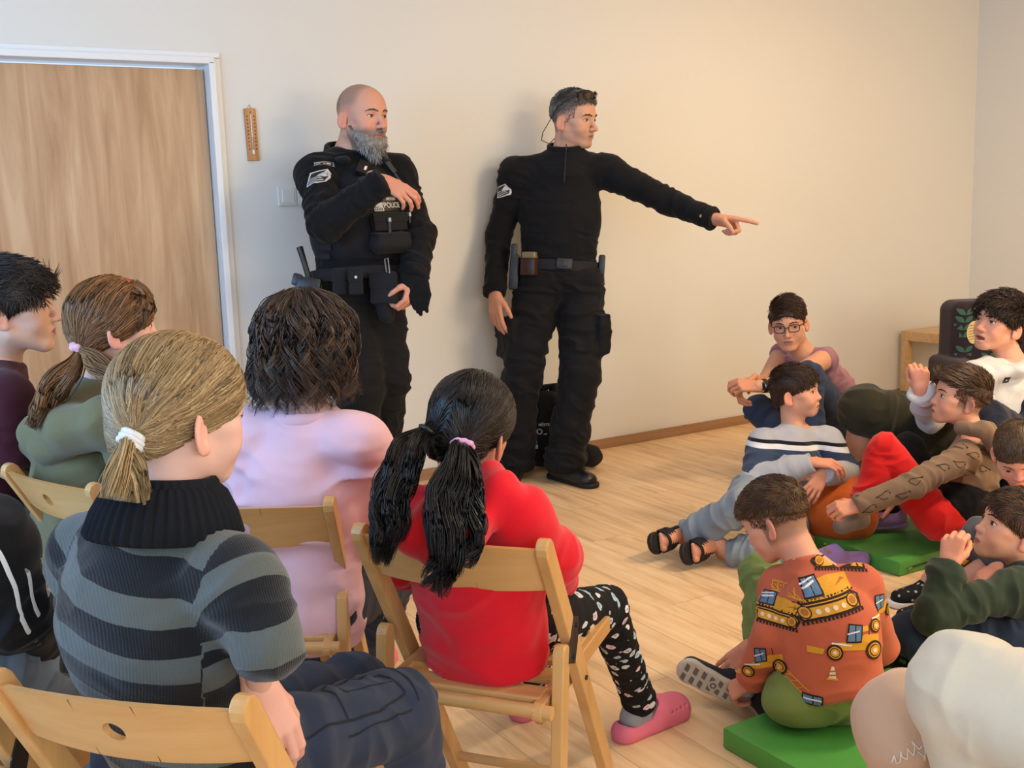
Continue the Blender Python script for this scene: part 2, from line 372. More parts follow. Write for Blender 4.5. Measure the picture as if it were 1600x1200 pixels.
def head_field(w=1.0, jaw=1.0, cheek=1.0, nose=1.0, open_=0.0, brow=1.0, chin=1.0, kid=0.0, ears=True):
    """x right, y to the face, z up; origin at the height of the eyes; crown at .118, chin at -.118; kid 0..1 rounds the face"""
    F = SDF(0.03); kd = kid; zc = 0.012 * kd; es = 1 + 0.12 * kd
    F.ell((0, -0.012, 0.030), (0.077 * w, 0.098, 0.088)); F.ell((0, 0.036 + 0.003 * kd, 0.035), (0.062 * w, 0.052, 0.058 - 0.004 * kd), k=0.03)
    F.ell((0, 0.028, -0.032), (0.058 * w, 0.058, 0.072), k=0.03)
    for sx in (-1, 1):
        F.cap((sx * (0.050 - 0.004 * kd) * w * jaw, 0.0, -0.060 + zc * .6), (sx * 0.018 * jaw, 0.064, -0.096 - 0.004 * chin + zc * .7), 0.021, 0.018, k=0.028)
        F.ell((sx * 0.035 * w, 0.056 + 0.003 * kd, -0.040), (0.026 + 0.002 * kd, 0.026 * cheek, 0.028 + 0.002 * kd), k=0.026)
        F.ell((sx * 0.048 * w, 0.047, -0.012), (0.02, 0.021, 0.012), k=0.022)
        if brow: F.cap((sx * 0.013, 0.0855, 0.019), (sx * 0.045, 0.071, 0.021), (0.009 - 0.004 * kd) * brow, (0.007 - 0.003 * kd) * brow, k=0.020)
    F.ell((0, 0.069 - 0.004 * kd, -0.102 + zc * .7), (0.019 * chin, 0.018, 0.015), k=0.018)
    F.ell((0, 0.074, -0.066), (0.030, 0.021, 0.024), k=0.018)
    for sx in (-1, 1): F.ell((sx * 0.0325, 0.099, 0.000), (0.0185 * es, 0.0135, 0.0118 * es), k=0.013, op='s')
    for sx in (-1, 1): F.ell((sx * 0.0320, 0.0720, 0.000), (0.0155 * es, 0.0142, 0.0125 * es), k=0.005)
    ny = 0.006 * (nose - 1) * 3 - 0.0055 * kd; nz = 0.004 * kd; tip = V3(0, 0.111 + ny, -0.036 + nz)
    F.cap((0, 0.086 - 0.003 * kd, 0.010), tip, 0.0072, 0.0088 * nose, k=0.013); F.ell(tip + V3(0, -0.002, 0.0), (0.0110 * nose, 0.0105, 0.0095), k=0.008)
    for sx in (-1, 1): F.ell((sx * 0.0122 * nose, 0.098 + ny * .6, -0.040 + nz), (0.0075, 0.0095, 0.0072), k=0.008)
    for sx in (-1, 1): F.ell((sx * 0.006, 0.1035 + ny, -0.0475 + nz), (0.0033, 0.0045, 0.004), k=0.003, op='s')
    o = open_ * 0.008
    F.cap((-0.016, 0.0890, -0.0640 + o * 0.3), (0.016, 0.0890, -0.0640 + o * 0.3), 0.0050, k=0.007); F.cap((-0.009, 0.0932, -0.0632 + o * 0.3), (0.009, 0.0932, -0.0632 + o * 0.3), 0.0048, k=0.006)
    F.cap((-0.011, 0.0895, -0.0755 - o), (0.011, 0.0895, -0.0755 - o), 0.0060, k=0.006)
    F.cap((-0.018, 0.0985, -0.0695 - o * 0.4), (0.018, 0.0985, -0.0695 - o * 0.4), 0.0016 + o * 0.6, k=0.003, op='s', n=(0, 1, 0), fl=3.0)
    if ears:
        for sx in (-1, 1):
            c = V3(sx * 0.0855 * w, -0.014, -0.018); M = frame(nrm(V3(sx * 0.55, -0.85, 0)), (0, -0.22, 1))
            F.ell(c, (0.0060, 0.0185, 0.0325), M, k=0.008); F.ell(c + V3(sx * 0.0055, 0.005, 0.004), (0.0068, 0.0125, 0.0215), M, k=0.002, op='s'); F.ell(c + V3(-sx * 0.001, 0.010, -0.022), (0.006, 0.009, 0.010), M, k=0.006)
    return F
def skincol(P, base, lip=(165, 95, 88), flush=0.12, stub=None, kid=0.0, open_=0):
    base = np.array(lin(base)); C = np.tile(base, (len(P), 1)); red = base * V3(1.08, 0.72, 0.70)
    def mixc(w, c): 
        nonlocal C; C = C * (1 - w[:, None]) + np.asarray(c) * w[:, None]
    x, y, z = P.T; ax = np.abs(x)
    mixc(flush * 1.6 * np.exp(-((ax - 0.042) / 0.018) ** 2 - ((z + 0.035) / 0.02) ** 2) * (y > 0.03), red)
    mixc(flush * 1.6 * np.exp(-((ax) / 0.014) ** 2 - ((z + 0.036) / 0.014) ** 2) * (y > 0.09), red)
    mixc(0.5 * ((ax > 0.074) & (y < 0.02) & (z < 0.03) & (z > -0.06)), red)
    lp = np.exp(-(np.maximum(np.abs(z + 0.070) - 0.0065, 0) / 0.003) ** 2 - (np.maximum(ax - 0.019 + 0.9 * np.abs(z + 0.0695), 0) / 0.004) ** 2) * (y > 0.078)
    mixc(0.85 * lp, lin(lip)); mixc(0.6 * np.exp(-((z + 0.0695) / 0.0016) ** 2) * (ax < 0.021) * (y > 0.078), lin((80, 35, 32)))
    if stub is not None:
        for col, fn in stub: mixc(np.clip(fn(x, y, z), 0, 1), lin(col))
    return C
def join(parts):
    Vs = []; Qs = []; Cs = []; n = 0
    for Vt, Q, C in parts: Vs.append(Vt); Qs.append(Q + n); Cs.append(C); n += len(Vt)
    return np.concatenate(Vs), np.concatenate(Qs), np.concatenate(Cs)

def strands(name, paths, rad, mat, parent, sides=3, taper=None, rnd=None, M=None, extra=None, label=None, clump=0.0):
    """paths (n, m, 3) of hair locks -> one mesh; rad per strand or one value"""
    P = np.asarray(paths, float); n, m, _ = P.shape
    T = np.gradient(P, axis=1); T /= np.linalg.norm(T, axis=2, keepdims=True) + 1e-9
    ref = np.where(np.abs(T[:, :, 2:3]) < 0.9, V3(0, 0, 1), V3(1, 0.2, 0)); A = np.cross(T, ref); A /= np.linalg.norm(A, axis=2, keepdims=True) + 1e-9; B = np.cross(T, A)
    tp = np.interp(np.linspace(0, 1, m), [0, 0.15, 0.75, 1], [0.7, 1, 0.85, 0.12]) if taper is None else np.interp(np.linspace(0, 1, m), np.linspace(0, 1, len(taper)), taper)
    R = (np.ones(n) * rad)[:, None] * tp[None]
    ang = np.arange(sides) * 2 * np.pi / sides
    Vt = P[:, :, None, :] + R[:, :, None, None] * (A[:, :, None, :] * np.cos(ang)[:, None] + B[:, :, None, :] * np.sin(ang)[:, None])
    Vt = Vt.reshape(-1, 3); base = (np.arange(n) * m * sides)[:, None, None] + (np.arange(m - 1) * sides)[None, :, None]; k = np.arange(sides); k2 = (k + 1) % sides
    Q = np.stack(np.broadcast_arrays(base + k, base + k2, base + sides + k2, base + sides + k), -1).reshape(-1, 4)
    r = rng.random(n) if rnd is None else rnd; r = np.repeat(r, m * sides)
    return new_mesh(name, Vt, Q, mat, parent, attrs={'rnd': r}, label=label)
def shell(F, P, h, it=3):
    """move points onto the surface F = h"""
    for _ in range(it):
        sh = P.shape; q = P.reshape(-1, 3); d = F.eval(q) - (h.reshape(-1) if hasattr(h, 'shape') else h); P = (q - F.grad(q) * d[:, None]).reshape(sh)
    return P
def pushout(F, P, h, it=2):
    for _ in range(it):
        sh = P.shape; q = P.reshape(-1, 3); hh = np.broadcast_to(h, sh[:-1]).reshape(-1); d = F.eval(q) - hh; g = F.grad(q); P = (q - g * np.minimum(d, 0)[:, None]).reshape(sh)
    return P

class Person:
    """joint positions in the room; builds body, hair and clothing as children of one empty"""
    def __init__(s, base, label, J, hs=1.0, tone=(205, 160, 135), vox=0.004, cat='person', name='person', **hk):
        s.o = empty(name, base, label, cat); s.J = J; s.hs = hs; s.tone = tuple(min(250, x * 1.05) for x in tone); s.vox = vox; s.body = []
        s.hc = J['head']; s.hM = frame(J['hf'], J['hu']); s.hk = {'kid': 1.0 if hs <= 0.93 else (0.6 if hs < 1.0 else 0.0), **hk}
    def H(s, p): return s.hc + s.hs * (np.asarray(p, float) @ s.hM.T)
    def Hi(s, p): return (np.asarray(p, float) - s.hc) @ s.hM / s.hs
    def head(s, stub=None, flush=0.12, lip=(165, 95, 88), nr=0.056, vox=None, eyes=True, iris=None, look=(0, 1, 0), brows=(60, 42, 32), browt=0.0032, **kw):
        F = head_field(**{**s.hk, **kw}); s.HF = SDF(); s.HF.p = list(F.p); s.headM = F.mesh(0.004)
        nb = s.Hi(s.J['nb']); nr = nr / s.hs
        F.cap((0, -0.022, -0.05), nb, nr, nr * 0.98, k=0.03); F.cap(nb, nb + (nb - V3(0, -0.022, -0.05)) * 0.25, nr * 0.98, nr * 1.0, k=0.02)
        Vt, Q = F.mesh((vox or s.vox) / s.hs); C = skincol(Vt, s.tone, lip, flush, stub)
        s.body.append((s.H(Vt), Q, C)); s.F = F
        if eyes:
            kd = kw.get('kid', s.hk.get('kid', 0.0)); es = 1 + 0.15 * kd
            for sx in (-1, 1):
                c = V3(sx * 0.0320, 0.0720, 0.0); E3 = V3(0.0155 * (1 + .12 * kd), 0.0142, 0.0125 * (1 + .12 * kd)); lk = nrm(look)
                def on(a_, b_, lift):      # a point on the eye's bulge at angles a (sideways) and b (up)
                    q = V3(math.sin(a_) * math.cos(b_), math.cos(a_) * math.cos(b_), math.sin(b_)); return c + q * E3 + q * lift
                rotc = sx * 0.20; hw, hh = 0.86 * es, 0.36 * es
                rim = [(rotc + hw * math.cos(t), hh * math.sin(t) * (abs(math.sin(t)) ** 0.2) * (1.0 if math.sin(t) > 0 else 0.75)) for t in np.linspace(0, 2 * math.pi, 25)[:-1]]
                pts = [on(a_, b_, 0.0011) for a_, b_ in rim]; mid_ = [on(rotc + (a_ - rotc) * .5, b_ * .5, 0.0016) for a_, b_ in rim]; ctr = on(rotc, 0, 0.0019); k = len(pts)
                Fc = [(i, (i + 1) % k, k + (i + 1) % k, k + i) for i in range(k)] + [(k + i, k + (i + 1) % k, 2 * k) for i in range(k)]
                new_mesh('eye', s.H(np.array(pts + mid_ + [ctr])), [f[::-1] for f in Fc] if False else Fc, EYEW, s.o)
                ia, ib = rotc * 0.6 + lk[0] * 0.40, lk[2] * 0.20 + 0.02; rr = 0.40 * es
                ip = [(ia + rr * math.cos(t), min(ib + rr * 0.92 * math.sin(t), hh * 0.93)) for t in np.linspace(0, 2 * math.pi, 17)[:-1]]
                new_mesh('iris', s.H(np.array([on(a_, b_, 0.0024) for a_, b_ in ip] + [on(ia, ib, 0.0034)])), [(i, (i + 1) % 16, 16) for i in range(16)], iris or EYED, s.o)
                lid = SDF(0.001); up_ = [on(a_, b_, 0.0022) for a_, b_ in rim[:13]]
                for i in range(12): lid.cap(up_[i], up_[i + 1], 0.0012 if i < 11 else 0.0008)
                Vl, Ql = lid.mesh(0.0009); new_mesh('eyelash', s.H(Vl), Ql, s.browmat(tuple(int(x * .6) for x in brows)), s.o)
                lf = SDF(0.002); uq = [on(a_, b_ + 0.16, 0.0012) for a_, b_ in rim[:13]]
                for i in range(12): lf.cap(uq[i], uq[i + 1], 0.0020)
                Vl, Ql = lf.mesh(0.0011); s.body.append((s.H(Vl), Ql, np.tile(np.array(lin(s.tone)) * V3(.93, .86, .84), (len(Vl), 1))))
                bz = 0.0185 + 0.001 * kd
                P0 = np.array([V3(sx * 0.013, 0.0985, bz), V3(sx * 0.028, 0.0945, bz + 0.0045), V3(sx * 0.042, 0.084, bz + 0.0035), V3(sx * 0.051, 0.073, bz - 0.001)]); P1 = shell(s.HF, P0, 0.0006); bf = SDF(0.003).chain(list(P1), (browt * .8, browt * 1.1, browt * 0.9, browt * 0.4))
                Vl, Ql = bf.mesh(0.0014); new_mesh('eyebrow', s.H(Vl), Ql, s.browmat(brows), s.o)
        return s
    def browmat(s, c):
        k = 'brow_%d_%d_%d' % c; return bpy.data.materials.get(k) or flat(k, c, 0.8, 0.2)
    def limbs(s):
        """coarse skin under the clothing, joining head and hands into one figure"""
        J = s.J; F = SDF(0.04); z = s.sc
        F.cap(J['nb'], J['pel'], 0.045 * z, 0.090 * z)
        for a in 'lr':
            F.cap(J['nb'], J[a + 's'], 0.045 * z, 0.045 * z); F.cap(J[a + 's'], J[a + 'e'], 0.040 * z, 0.030 * z, k=0.015); F.cap(J[a + 'e'], J[a + 'w'], 0.030 * z, 0.021 * z, k=0.015)
            if a + 'k' in J: F.cap(J[a + 'h'], J[a + 'k'], 0.07 * z, 0.05 * z, k=0.02); F.cap(J[a + 'k'], J[a + 'a'], 0.048 * z, 0.033 * z, k=0.02)
        Vt, Q = F.mesh(0.010); Vt = relax(Vt, Q, 1); s.body.append((Vt, Q, np.tile(np.array(lin(s.tone)), (len(Vt), 1)))); return s
    def hand(s, a, d, back, curl=RELAX, size=None, spread=0.06, thumb=(0.5, 0.3, 0.3), vox=None):
        hz = size or s.hz; Vt, Q = hand_mesh(s.J[a + 'w'], d, back, a, curl, hz, vox or s.hv, spread, thumb)
        base = np.array(lin(s.tone)) * V3(1.0, 0.88, 0.84); s.body.append((Vt, Q, np.tile(base, (len(Vt), 1)))); return s
    def done(s):
        Vt, Q, C = join(s.body); new_mesh('body', Vt, Q, SKIN, s.o, attrs={'col': C}); return s
    sc = 1.0; hz = 1.0; hv = 0.003
    def torsoM(s):
        J = s.J; u = nrm(J['nb'] - J['pel']); r = J['rs'] - J['ls']; r = nrm(r - u * (r @ u)); f = np.cross(u, r); return np.stack([r, f, u], 1)
    def top(s, name, mat, chest=(0.165, 0.105), belly=(0.155, 0.105), hem=(0.165, 0.11), arm=(0.062, 0.052, 0.040), sleeve=(1.0, 1.0), vox=None, amp=0.006, base=0.3, mid=None, drop=0.02, low=0.0, seed=1, extra=None, stretch=26, cuff=0.0, cut=None, sh=1.0, fp=0.32, label=None, attr=None, trap=0.05, neck=None, extra2=None):
        """shirt, jumper or jacket; radii in metres"""
        J = s.J; z = s.sc; M = s.torsoM(); T = J['nb'] - J['pel']; L = np.linalg.norm(T); u = nrm(T); F = SDF(0.05 * z); vox = vox or s.vox
        mid_ = (J['nb'] + J['pel']) / 2 if mid is None else mid
        if neck: hd = nrm(nrm(J['head'] - J['nb']) + u); F.cap(J['nb'] - u * 0.085 * z, J['nb'] + hd * (neck[1] + 0.012), neck[0] * 1.45, neck[0], k=0.045 * z, fb=True)
        sm = (J['ls'] + J['rs']) / 2; c0 = sm - u * (chest[0] * 0.80); pe = J['pel'] - u * (0.075 * z + low); fn = M[:, 1]
        F.cap(c0, mid_, chest[0], belly[0], n=fn, fl=chest[1] / chest[0], k=0.05 * z); F.cap(mid_, pe, belly[0], hem[0], n=fn, fl=belly[1] / belly[0], k=0.03 * z, fb=True)
        if extra: extra(F, M)
        if cut is not None: F.p.append(('b', J['pel'] - u * (0.5 + cut), V3(0.6, 0.6, 0.5), M, 0.0, 0.01, 's'))
        for a, sl in (('l', sleeve[0]), ('r', sleeve[1])):
            sh_ = J[a + 's']
            F.cap(J['nb'] - u * drop, sh_, trap * z, arm[0] * 1.02 * sh, k=0.04 * z)
            if sl is None: continue
            if sl < 0.5:
                F.cap(sh_, sh_ + (J[a + 'e'] - sh_) * sl * 2, arm[0], arm[1], k=0.03 * z, fb=True); continue
            F.cap(sh_, J[a + 'e'], arm[0], arm[1], k=0.035 * z); e = J[a + 'e']; w = e + (J[a + 'w'] - e) * (sl * 2 - 1 if sl < 1 else sl)
            F.cap(e, w, arm[1], arm[2], k=0.015 * z, fb=True)
            if cuff: d = nrm(w - e); F.cap(w - d * 0.035, w + d * 0.006, arm[2] * cuff, arm[2] * cuff, k=0.004, fb=True, fa=True)
        if extra2: extra2(F, M)
        Vt, Q = F.mesh(vox); Vt = relax(Vt, Q, 1); N = vnormals(Vt, Q)
        bones = [(J['pel'] - u * 0.05, J['nb'])]; jt = [(mid_, 0.12 * z, 0.3)]
        for a in 'lr':
            bones += [(J[a + 's'], J[a + 'e']), (J[a + 'e'], J[a + 'w'])]; jt += [(J[a + 'e'], 0.08 * z, 0.9), (J[a + 's'] - u * 0.07 * z, 0.08 * z, 0.6), (J[a + 'w'], 0.06 * z, 0.5)]
        Vt = wrinkle(Vt, N, bones, jt, amp * 1.9, base + 0.12, stretch, seed, fp)
        at_ = attr(Vt, bones) if attr else None
        s.topF = F; s.topM = (Vt, Q); s.top_o = new_mesh(name, Vt, Q, getattr(mat, 'm', mat), s.o, attrs=at_, label=label); return s.top_o
    def legs(s, name, mat, r=(0.085, 0.066, 0.05), hip=(0.16, 0.115, 0.12), end=(1.0, 1.0), vox=None, amp=0.006, base=0.3, seed=3, which='lr', extra=None, stretch=26, fp=0.32, mats=None, label=None, flip=None, attr=None, cuffs=0):
        J = s.J; z = s.sc; M = s.torsoM(); F = SDF(0.04 * z); vox = vox or s.vox; u = M[:, 2]
        F.ell(J['pel'] - u * 0.01, V3(hip[0], hip[1], hip[2]), M)
        for a, e in zip('lr', end):
            if a not in which: continue
            h, k, an = J[a + 'h'], J[a + 'k'], J[a + 'a']; F.cap(h, k, r[0], r[1], k=0.05 * z)
            F.cap(k, k + (an - k) * e, r[1] * 0.97, r[1] * 0.97 + (r[2] - r[1] * 0.97) * min(e, 1), k=0.02 * z, fb=True)
            if cuffs: d = nrm(an - k); w = k + (an - k) * e; F.cap(w - d * 0.04, w, r[2] * cuffs, r[2] * cuffs, k=0.005, fb=True, fa=True)
        if extra: extra(F, M)
        Vt, Q = F.mesh(vox); Vt = relax(Vt, Q, 1); N = vnormals(Vt, Q); bones = [(J['pel'] - u * .05, J['pel'] + u * .05)]; jt = []
        for a in which:
            bones += [(J[a + 'h'], J[a + 'k']), (J[a + 'k'], J[a + 'a'])]; jt += [(J[a + 'k'], 0.1 * z, 0.8), (J[a + 'h'], 0.12 * z, 0.6), (J[a + 'a'], 0.12 * z, 0.8)]
        Vt = wrinkle(Vt, N, bones, jt, amp * 1.9, base + 0.12, stretch, seed, fp)
        s.legM = (Vt, Q); return new_mesh(name, Vt, Q, getattr(mat, 'm', mat), s.o, label=label, attrs=attr(Vt, bones) if attr else None)
    def ring(s, name, mat, c, nrmv, r, h, t, flat_=1.0, amp=0.0, fwd=None, ribs=0, flare=0.0, lean=0.0):
        """collar or cuff: a band round an axis"""
        ax = nrm(nrmv); M = frame(ax, fwd if fwd is not None else s.hM[:, 1]); n = ribs * 6 if ribs else 48
        prof = [(-t, -h / 2), (-t * 0.3, -h / 2 - t * 0.7), (t * 0.5, -h / 2 - t * 0.5), (t, -h / 2), (t * 1.2, 0), (t, h / 2), (t * 0.5, h / 2 + t * 0.6), (-t * 0.3, h / 2 + t * 0.7), (-t, h / 2), (-t * 0.8, 0)]
        rows = []
        for i in range(n + 1):
            q = 2 * math.pi * (i % n) / n; e = math.cos(q) * XRv(M, 0); k = amp * math.sin(q * (ribs or 7)) if amp else 0
            rows.append([c + M @ V3((r + x + k * (x > 0) - flare * y / h) * math.cos(q), y + lean * math.sin(q), (r * flat_ + x + k * (x > 0) - flare * y / h) * math.sin(q)) for x, y in prof + prof[:1]])
        mb = MB(); mb.grid(rows); bmesh.ops.remove_doubles(mb.bm, verts=mb.bm.verts[:], dist=1e-5); return mb.build(name, getattr(mat, 'm', mat), s.o, smooth=True)
def XRv(M, i): return 1.0
def solid(name, F, vox, mat, parent, amp=0.0, f=25, seed=2, rel=1, label=None, attrs=None):
    Vt, Q = F.mesh(vox); Vt = relax(Vt, Q, rel)
    if amp: N = vnormals(Vt, Q); Vt = Vt + N * (amp * (noise3(Vt * f, seed) + 0.5 * noise3(Vt * f * 2.1, seed + 1)))[:, None]
    o = new_mesh(name, Vt, Q, getattr(mat, 'm', mat), parent, label=label, attrs=attrs(Vt) if attrs else None); o_mesh[o.name] = (Vt, Q); return o
o_mesh = {}
def shoe(person, ankle, fwd, up, mat, sole, L=0.27, w=0.047, h=0.06, name='shoe', vox=0.004, sole_t=0.022, high=0.0, laces=None, toe=1.0):
    """ankle joint, direction of the toes, up of the foot"""
    M = frame(fwd, up); o = ankle - M[:, 2] * (h + 0.0) ; g = lambda x, y, z: o + M @ V3(x, y, z); z0 = sole_t + 0.5 * w
    F = SDF(0.025); F.cap(g(0, -L * 0.22, z0), g(0, L * 0.02, z0 + 0.008), w * 0.82, w * 0.88); F.cap(g(0, 0, z0), g(0, L * 0.58, z0 - w * 0.35), w * 0.92, w * 0.72 * toe, n=M[:, 0], fl=1.25)
    F.cap(g(0, -L * 0.14, z0), g(0, -L * 0.12, h + 0.02 + high), w * 0.85, w * 0.88, fb=True)
    F.box(g(0, 0.1 * L, -0.1 + sole_t * 0.6), (0.2, 0.4, 0.1), M, r=0, k=0.004, op='s')
    so = solid(name, F, vox, mat, person.o)
    G = SDF(0.01); G.cap(g(0, -L * 0.24, sole_t / 2), g(0, L * 0.1, sole_t / 2), w * 0.86, w * 0.85); G.cap(g(0, L * 0.1, sole_t / 2), g(0, L * 0.60, sole_t / 2), w * 0.85, w * 0.95)
    G.box(g(0, 0, sole_t + 0.1), (0.2, 0.5, 0.1), M, r=0, k=0.004, op='s'); G.box(g(0, 0, -0.1), (0.2, 0.5, 0.1), M, r=0, k=0.004, op='s')
    Vt, Q = G.mesh(vox); new_mesh('sole', Vt, Q, getattr(sole, 'm', sole), so, label=None)
    if laces is not None:
        b = MB()
        for i in range(4): y = L * (0.12 + 0.075 * i); zz = z0 + w * (0.98 - 0.17 * i); b.tube([g(-w * 0.5, y, zz - w * 0.16), g(0, y + 0.006, zz + w * 0.04), g(w * 0.5, y, zz - w * 0.16)], 0.0028, 6)
        b.build('shoelace', laces, so, smooth=True)
    return so
def decal(shapes, mats, Vt, Q, origin, ux, uy, scale=1.0, seg=0.006, off=0.0012, lay=0.0006, depth=0.4, bvh=None):
    """flat shapes projected on a garment. shapes: (polygon, material index, layer). returns verts, faces, material indices"""
    bvh = bvh or BVHTree.FromPolygons([tuple(v) for v in Vt], [tuple(int(i) for i in q) for q in Q]); ux = nrm(ux); n = nrm(np.cross(ux, uy)); uy = np.cross(n, ux); OV, OF, OM = [], [], []
    for poly, mi, la in shapes:
        bm = bmesh.new(); vs = [bm.verts.new((x * scale, y * scale, 0)) for x, y in poly]
        try: bm.faces.new(vs)
        except ValueError: bm.free(); continue
        bmesh.ops.triangulate(bm, faces=bm.faces[:])
        for _ in range(4):
            es = [e for e in bm.edges if e.calc_length() > seg]
            if not es: break
            bmesh.ops.subdivide_edges(bm, edges=es, cuts=1); bmesh.ops.triangulate(bm, faces=[f for f in bm.faces if len(f.verts) > 3])
        idx = {}; ok = True; loc = []
        for v in bm.verts:
            p = np.asarray(origin) + ux * v.co.x + uy * v.co.y; h, nn, fi, dd = bvh.ray_cast(Vector(p + n * depth / 2), Vector(-n), depth)
            idx[v] = len(loc); loc.append(None if h is None else np.array(h) + (np.array(nn) if nn.dot(Vector(n)) > 0 else -np.array(nn)) * (off + lay * la))
        for f in bm.faces:
            q = [loc[idx[v]] for v in f.verts]
            if any(x is None for x in q): continue
            mx = max(np.linalg.norm(q[i] - q[i - 1]) for i in range(3))
            if mx > 0.03: continue
            if np.cross(q[1] - q[0], q[2] - q[0]) @ n < 0: q = q[::-1]
            b = len(OV); OV += q; OF.append((b, b + 1, b + 2)); OM.append(mi)
        bm.free()
    return OV, OF, OM
def circ(x, y, r, n=16, r2=None): return [(x + r * math.cos(t), y + (r2 or r) * math.sin(t)) for t in np.linspace(0, 2 * math.pi, n + 1)[:-1]]
def rect(x0, y0, x1, y1, sk=0.0): return [(x0, y0), (x1, y0), (x1 + sk, y1), (x0 + sk, y1)]
def bar(x0, y0, x1, y1, w):
    d = np.array([x1 - x0, y1 - y0], float); d /= np.linalg.norm(d) + 1e-9; p = np.array([-d[1], d[0]]) * w / 2
    return [(x0 + p[0], y0 + p[1]), (x0 - p[0], y0 - p[1]), (x1 - p[0], y1 - p[1]), (x1 + p[0], y1 + p[1])][::-1]
def text_shapes(txt, size, mi, la, x=0, y=0, bold=0.0):
    """letters as flat shapes"""
    cu = bpy.data.curves.new('letters', 'FONT'); cu.body = txt; cu.size = size; cu.align_x = 'CENTER'; cu.align_y = 'CENTER'; cu.offset = bold
    o = bpy.data.objects.new('letters', cu); COL.objects.link(o); dg = bpy.context.evaluated_depsgraph_get(); me = o.evaluated_get(dg).to_mesh()
    out = [([(me.vertices[i].co.x + x, me.vertices[i].co.y + y) for i in p.vertices], mi, la) for p in me.polygons]
    o.evaluated_get(dg).to_mesh_clear(); COL.objects.unlink(o); bpy.data.objects.remove(o); bpy.data.curves.remove(cu); return out
def add_decals(ob, mats, decs):
    """append projected shapes to a garment's own mesh"""
    me = ob.data; off = wloc(ob); base = len(me.materials)
    for m in mats: me.materials.append(m)
    bm = bmesh.new(); bm.from_mesh(me)
    for OV, OF, OM in decs:
        vs = [bm.verts.new(tuple(v - off)) for v in OV]
        for f, mi in zip(OF, OM): fc = bm.faces.new([vs[i] for i in f]); fc.material_index = base + mi; fc.smooth = True
    bm.to_mesh(me); bm.free()
# ------------------------------------------------------------------ the room
WY = 4.778; WX = 6.637; LX = -1.7; BY = -2.4; CZH = 2.9
def floor_mat():
    m = Mat('oak_vinyl', (190, 150, 105), 0.42, 0.35); tc = m.n('ShaderNodeTexCoord'); o = tc.outputs['Object']
    mp = m.n('ShaderNodeMapping', {'Vector': o}); mp.inputs['Rotation'].default_value = (0, 0, math.pi / 2)
    br = m.n('ShaderNodeTexBrick', {'Vector': mp.outputs[0], 'Scale': 1.0, 'Brick Width': 1.15, 'Row Height': 0.19, 'Mortar Size': 0.0012, 'Mortar Smooth': 0.1, 'Color1': (0, 0, 0, 1), 'Color2': (1, 1, 1, 1), 'Mortar': (0.5, 0.5, 0.5, 1)}, offset=0.37, offset_frequency=2)
    sep = m.n('ShaderNodeSeparateColor', {'Color': br.outputs['Color']})
    shift = m.n('ShaderNodeCombineXYZ', {'X': m.math('MULTIPLY', sep.outputs[0], 7.3), 'Y': m.math('MULTIPLY', sep.outputs[0], 3.1), 'Z': 0.0})
    add = m.n('ShaderNodeVectorMath', {0: o, 1: shift.outputs[0]}, operation='ADD')
    mg = m.n('ShaderNodeMapping', {'Vector': add.outputs[0]}); mg.inputs['Scale'].default_value = (22, 1.6, 1)
    g = m.noise(mg.outputs[0], 1.0, 7, 0.62, 0.6)
    mg2 = m.n('ShaderNodeMapping', {'Vector': add.outputs[0]}); mg2.inputs['Scale'].default_value = (7, 2.2, 1)
    g2 = m.noise(mg2.outputs[0], 1.0, 3, 0.5, 1.5)
    vo = m.n('ShaderNodeTexVoronoi', {'Vector': mg2.outputs[0], 'Scale': 0.9, 'Randomness': 1.0})
    knot = m.ramp(vo.outputs['Distance'], [(0.0, (255, 255, 255)), (0.07, (150, 150, 150)), (0.16, (0, 0, 0))])
    c1 = m.ramp(g.outputs[0], [(0.28, (200, 162, 118)), (0.5, (235, 200, 155)), (0.72, (247, 221, 183))])
    c2 = m.mix(m.math('MULTIPLY', sep.outputs[0], 0.28), c1, (*lin((206, 166, 122)), 1))
    c3 = m.mix(m.math('MULTIPLY', m.ramp(g2.outputs[0], [(0.55, (0, 0, 0)), (0.75, (255, 255, 255))]), 0.35), c2, (*lin((184, 144, 102)), 1))
    c3 = m.mix(m.math('MULTIPLY', knot, 0.45), c3, (*lin((112, 78, 50)), 1))
    c4 = m.mix(m.math('MULTIPLY', br.outputs['Fac'], 0.55), c3, (*lin((120, 88, 60)), 1))
    m.l(c4, 'Base Color'); m.bump(g.outputs[0], 0.05, 0.001); return m.m
def wood(name, lo, mid, hi, axis=2, scale=1.0, rough=0.4, spec=0.45, dens=26, bump=0.05):
    m = Mat(name, mid, rough, spec); sc = [dens * scale] * 3; sc[axis] = 1.3 * scale; co = m.coord(tuple(sc)); g = m.noise(co, 1.0, 5, 0.6, 0.8)
    sc2 = [4 * scale] * 3; sc2[axis] = 0.5 * scale; g2 = m.noise(m.coord(tuple(sc2)), 1.0, 3, 0.5, 1.0)
    a = m.ramp(g.outputs[0], [(0.3, lo), (0.52, mid), (0.7, hi)]); m.l(m.mix(m.math('MULTIPLY', g2.outputs[0], 0.4), a, (*lin(mid), 1)), 'Base Color'); m.bump(g.outputs[0], bump, 0.001); return m.m
def wall_mat():
    m = Mat('painted_plaster', (222, 214, 198), 0.55, 0.3); co = m.coord(); n = m.noise(co, 45, 4, 0.6); n2 = m.noise(co, 1.1, 2)
    m.l(m.mix(n2.outputs[0], (*lin((218, 217, 209)), 1), (*lin((223, 221, 213)), 1)), 'Base Color'); m.bump(n.outputs[0], 0.06, 0.004); return m.m
WALL = wall_mat(); FLOORM = floor_mat()
FRAMEM = flat('white_lacquer', (226, 228, 228), 0.35, 0.5); SKIRT = wood('skirting_brown', (146, 110, 78), (162, 124, 90), (174, 136, 100), axis=0, rough=0.5)
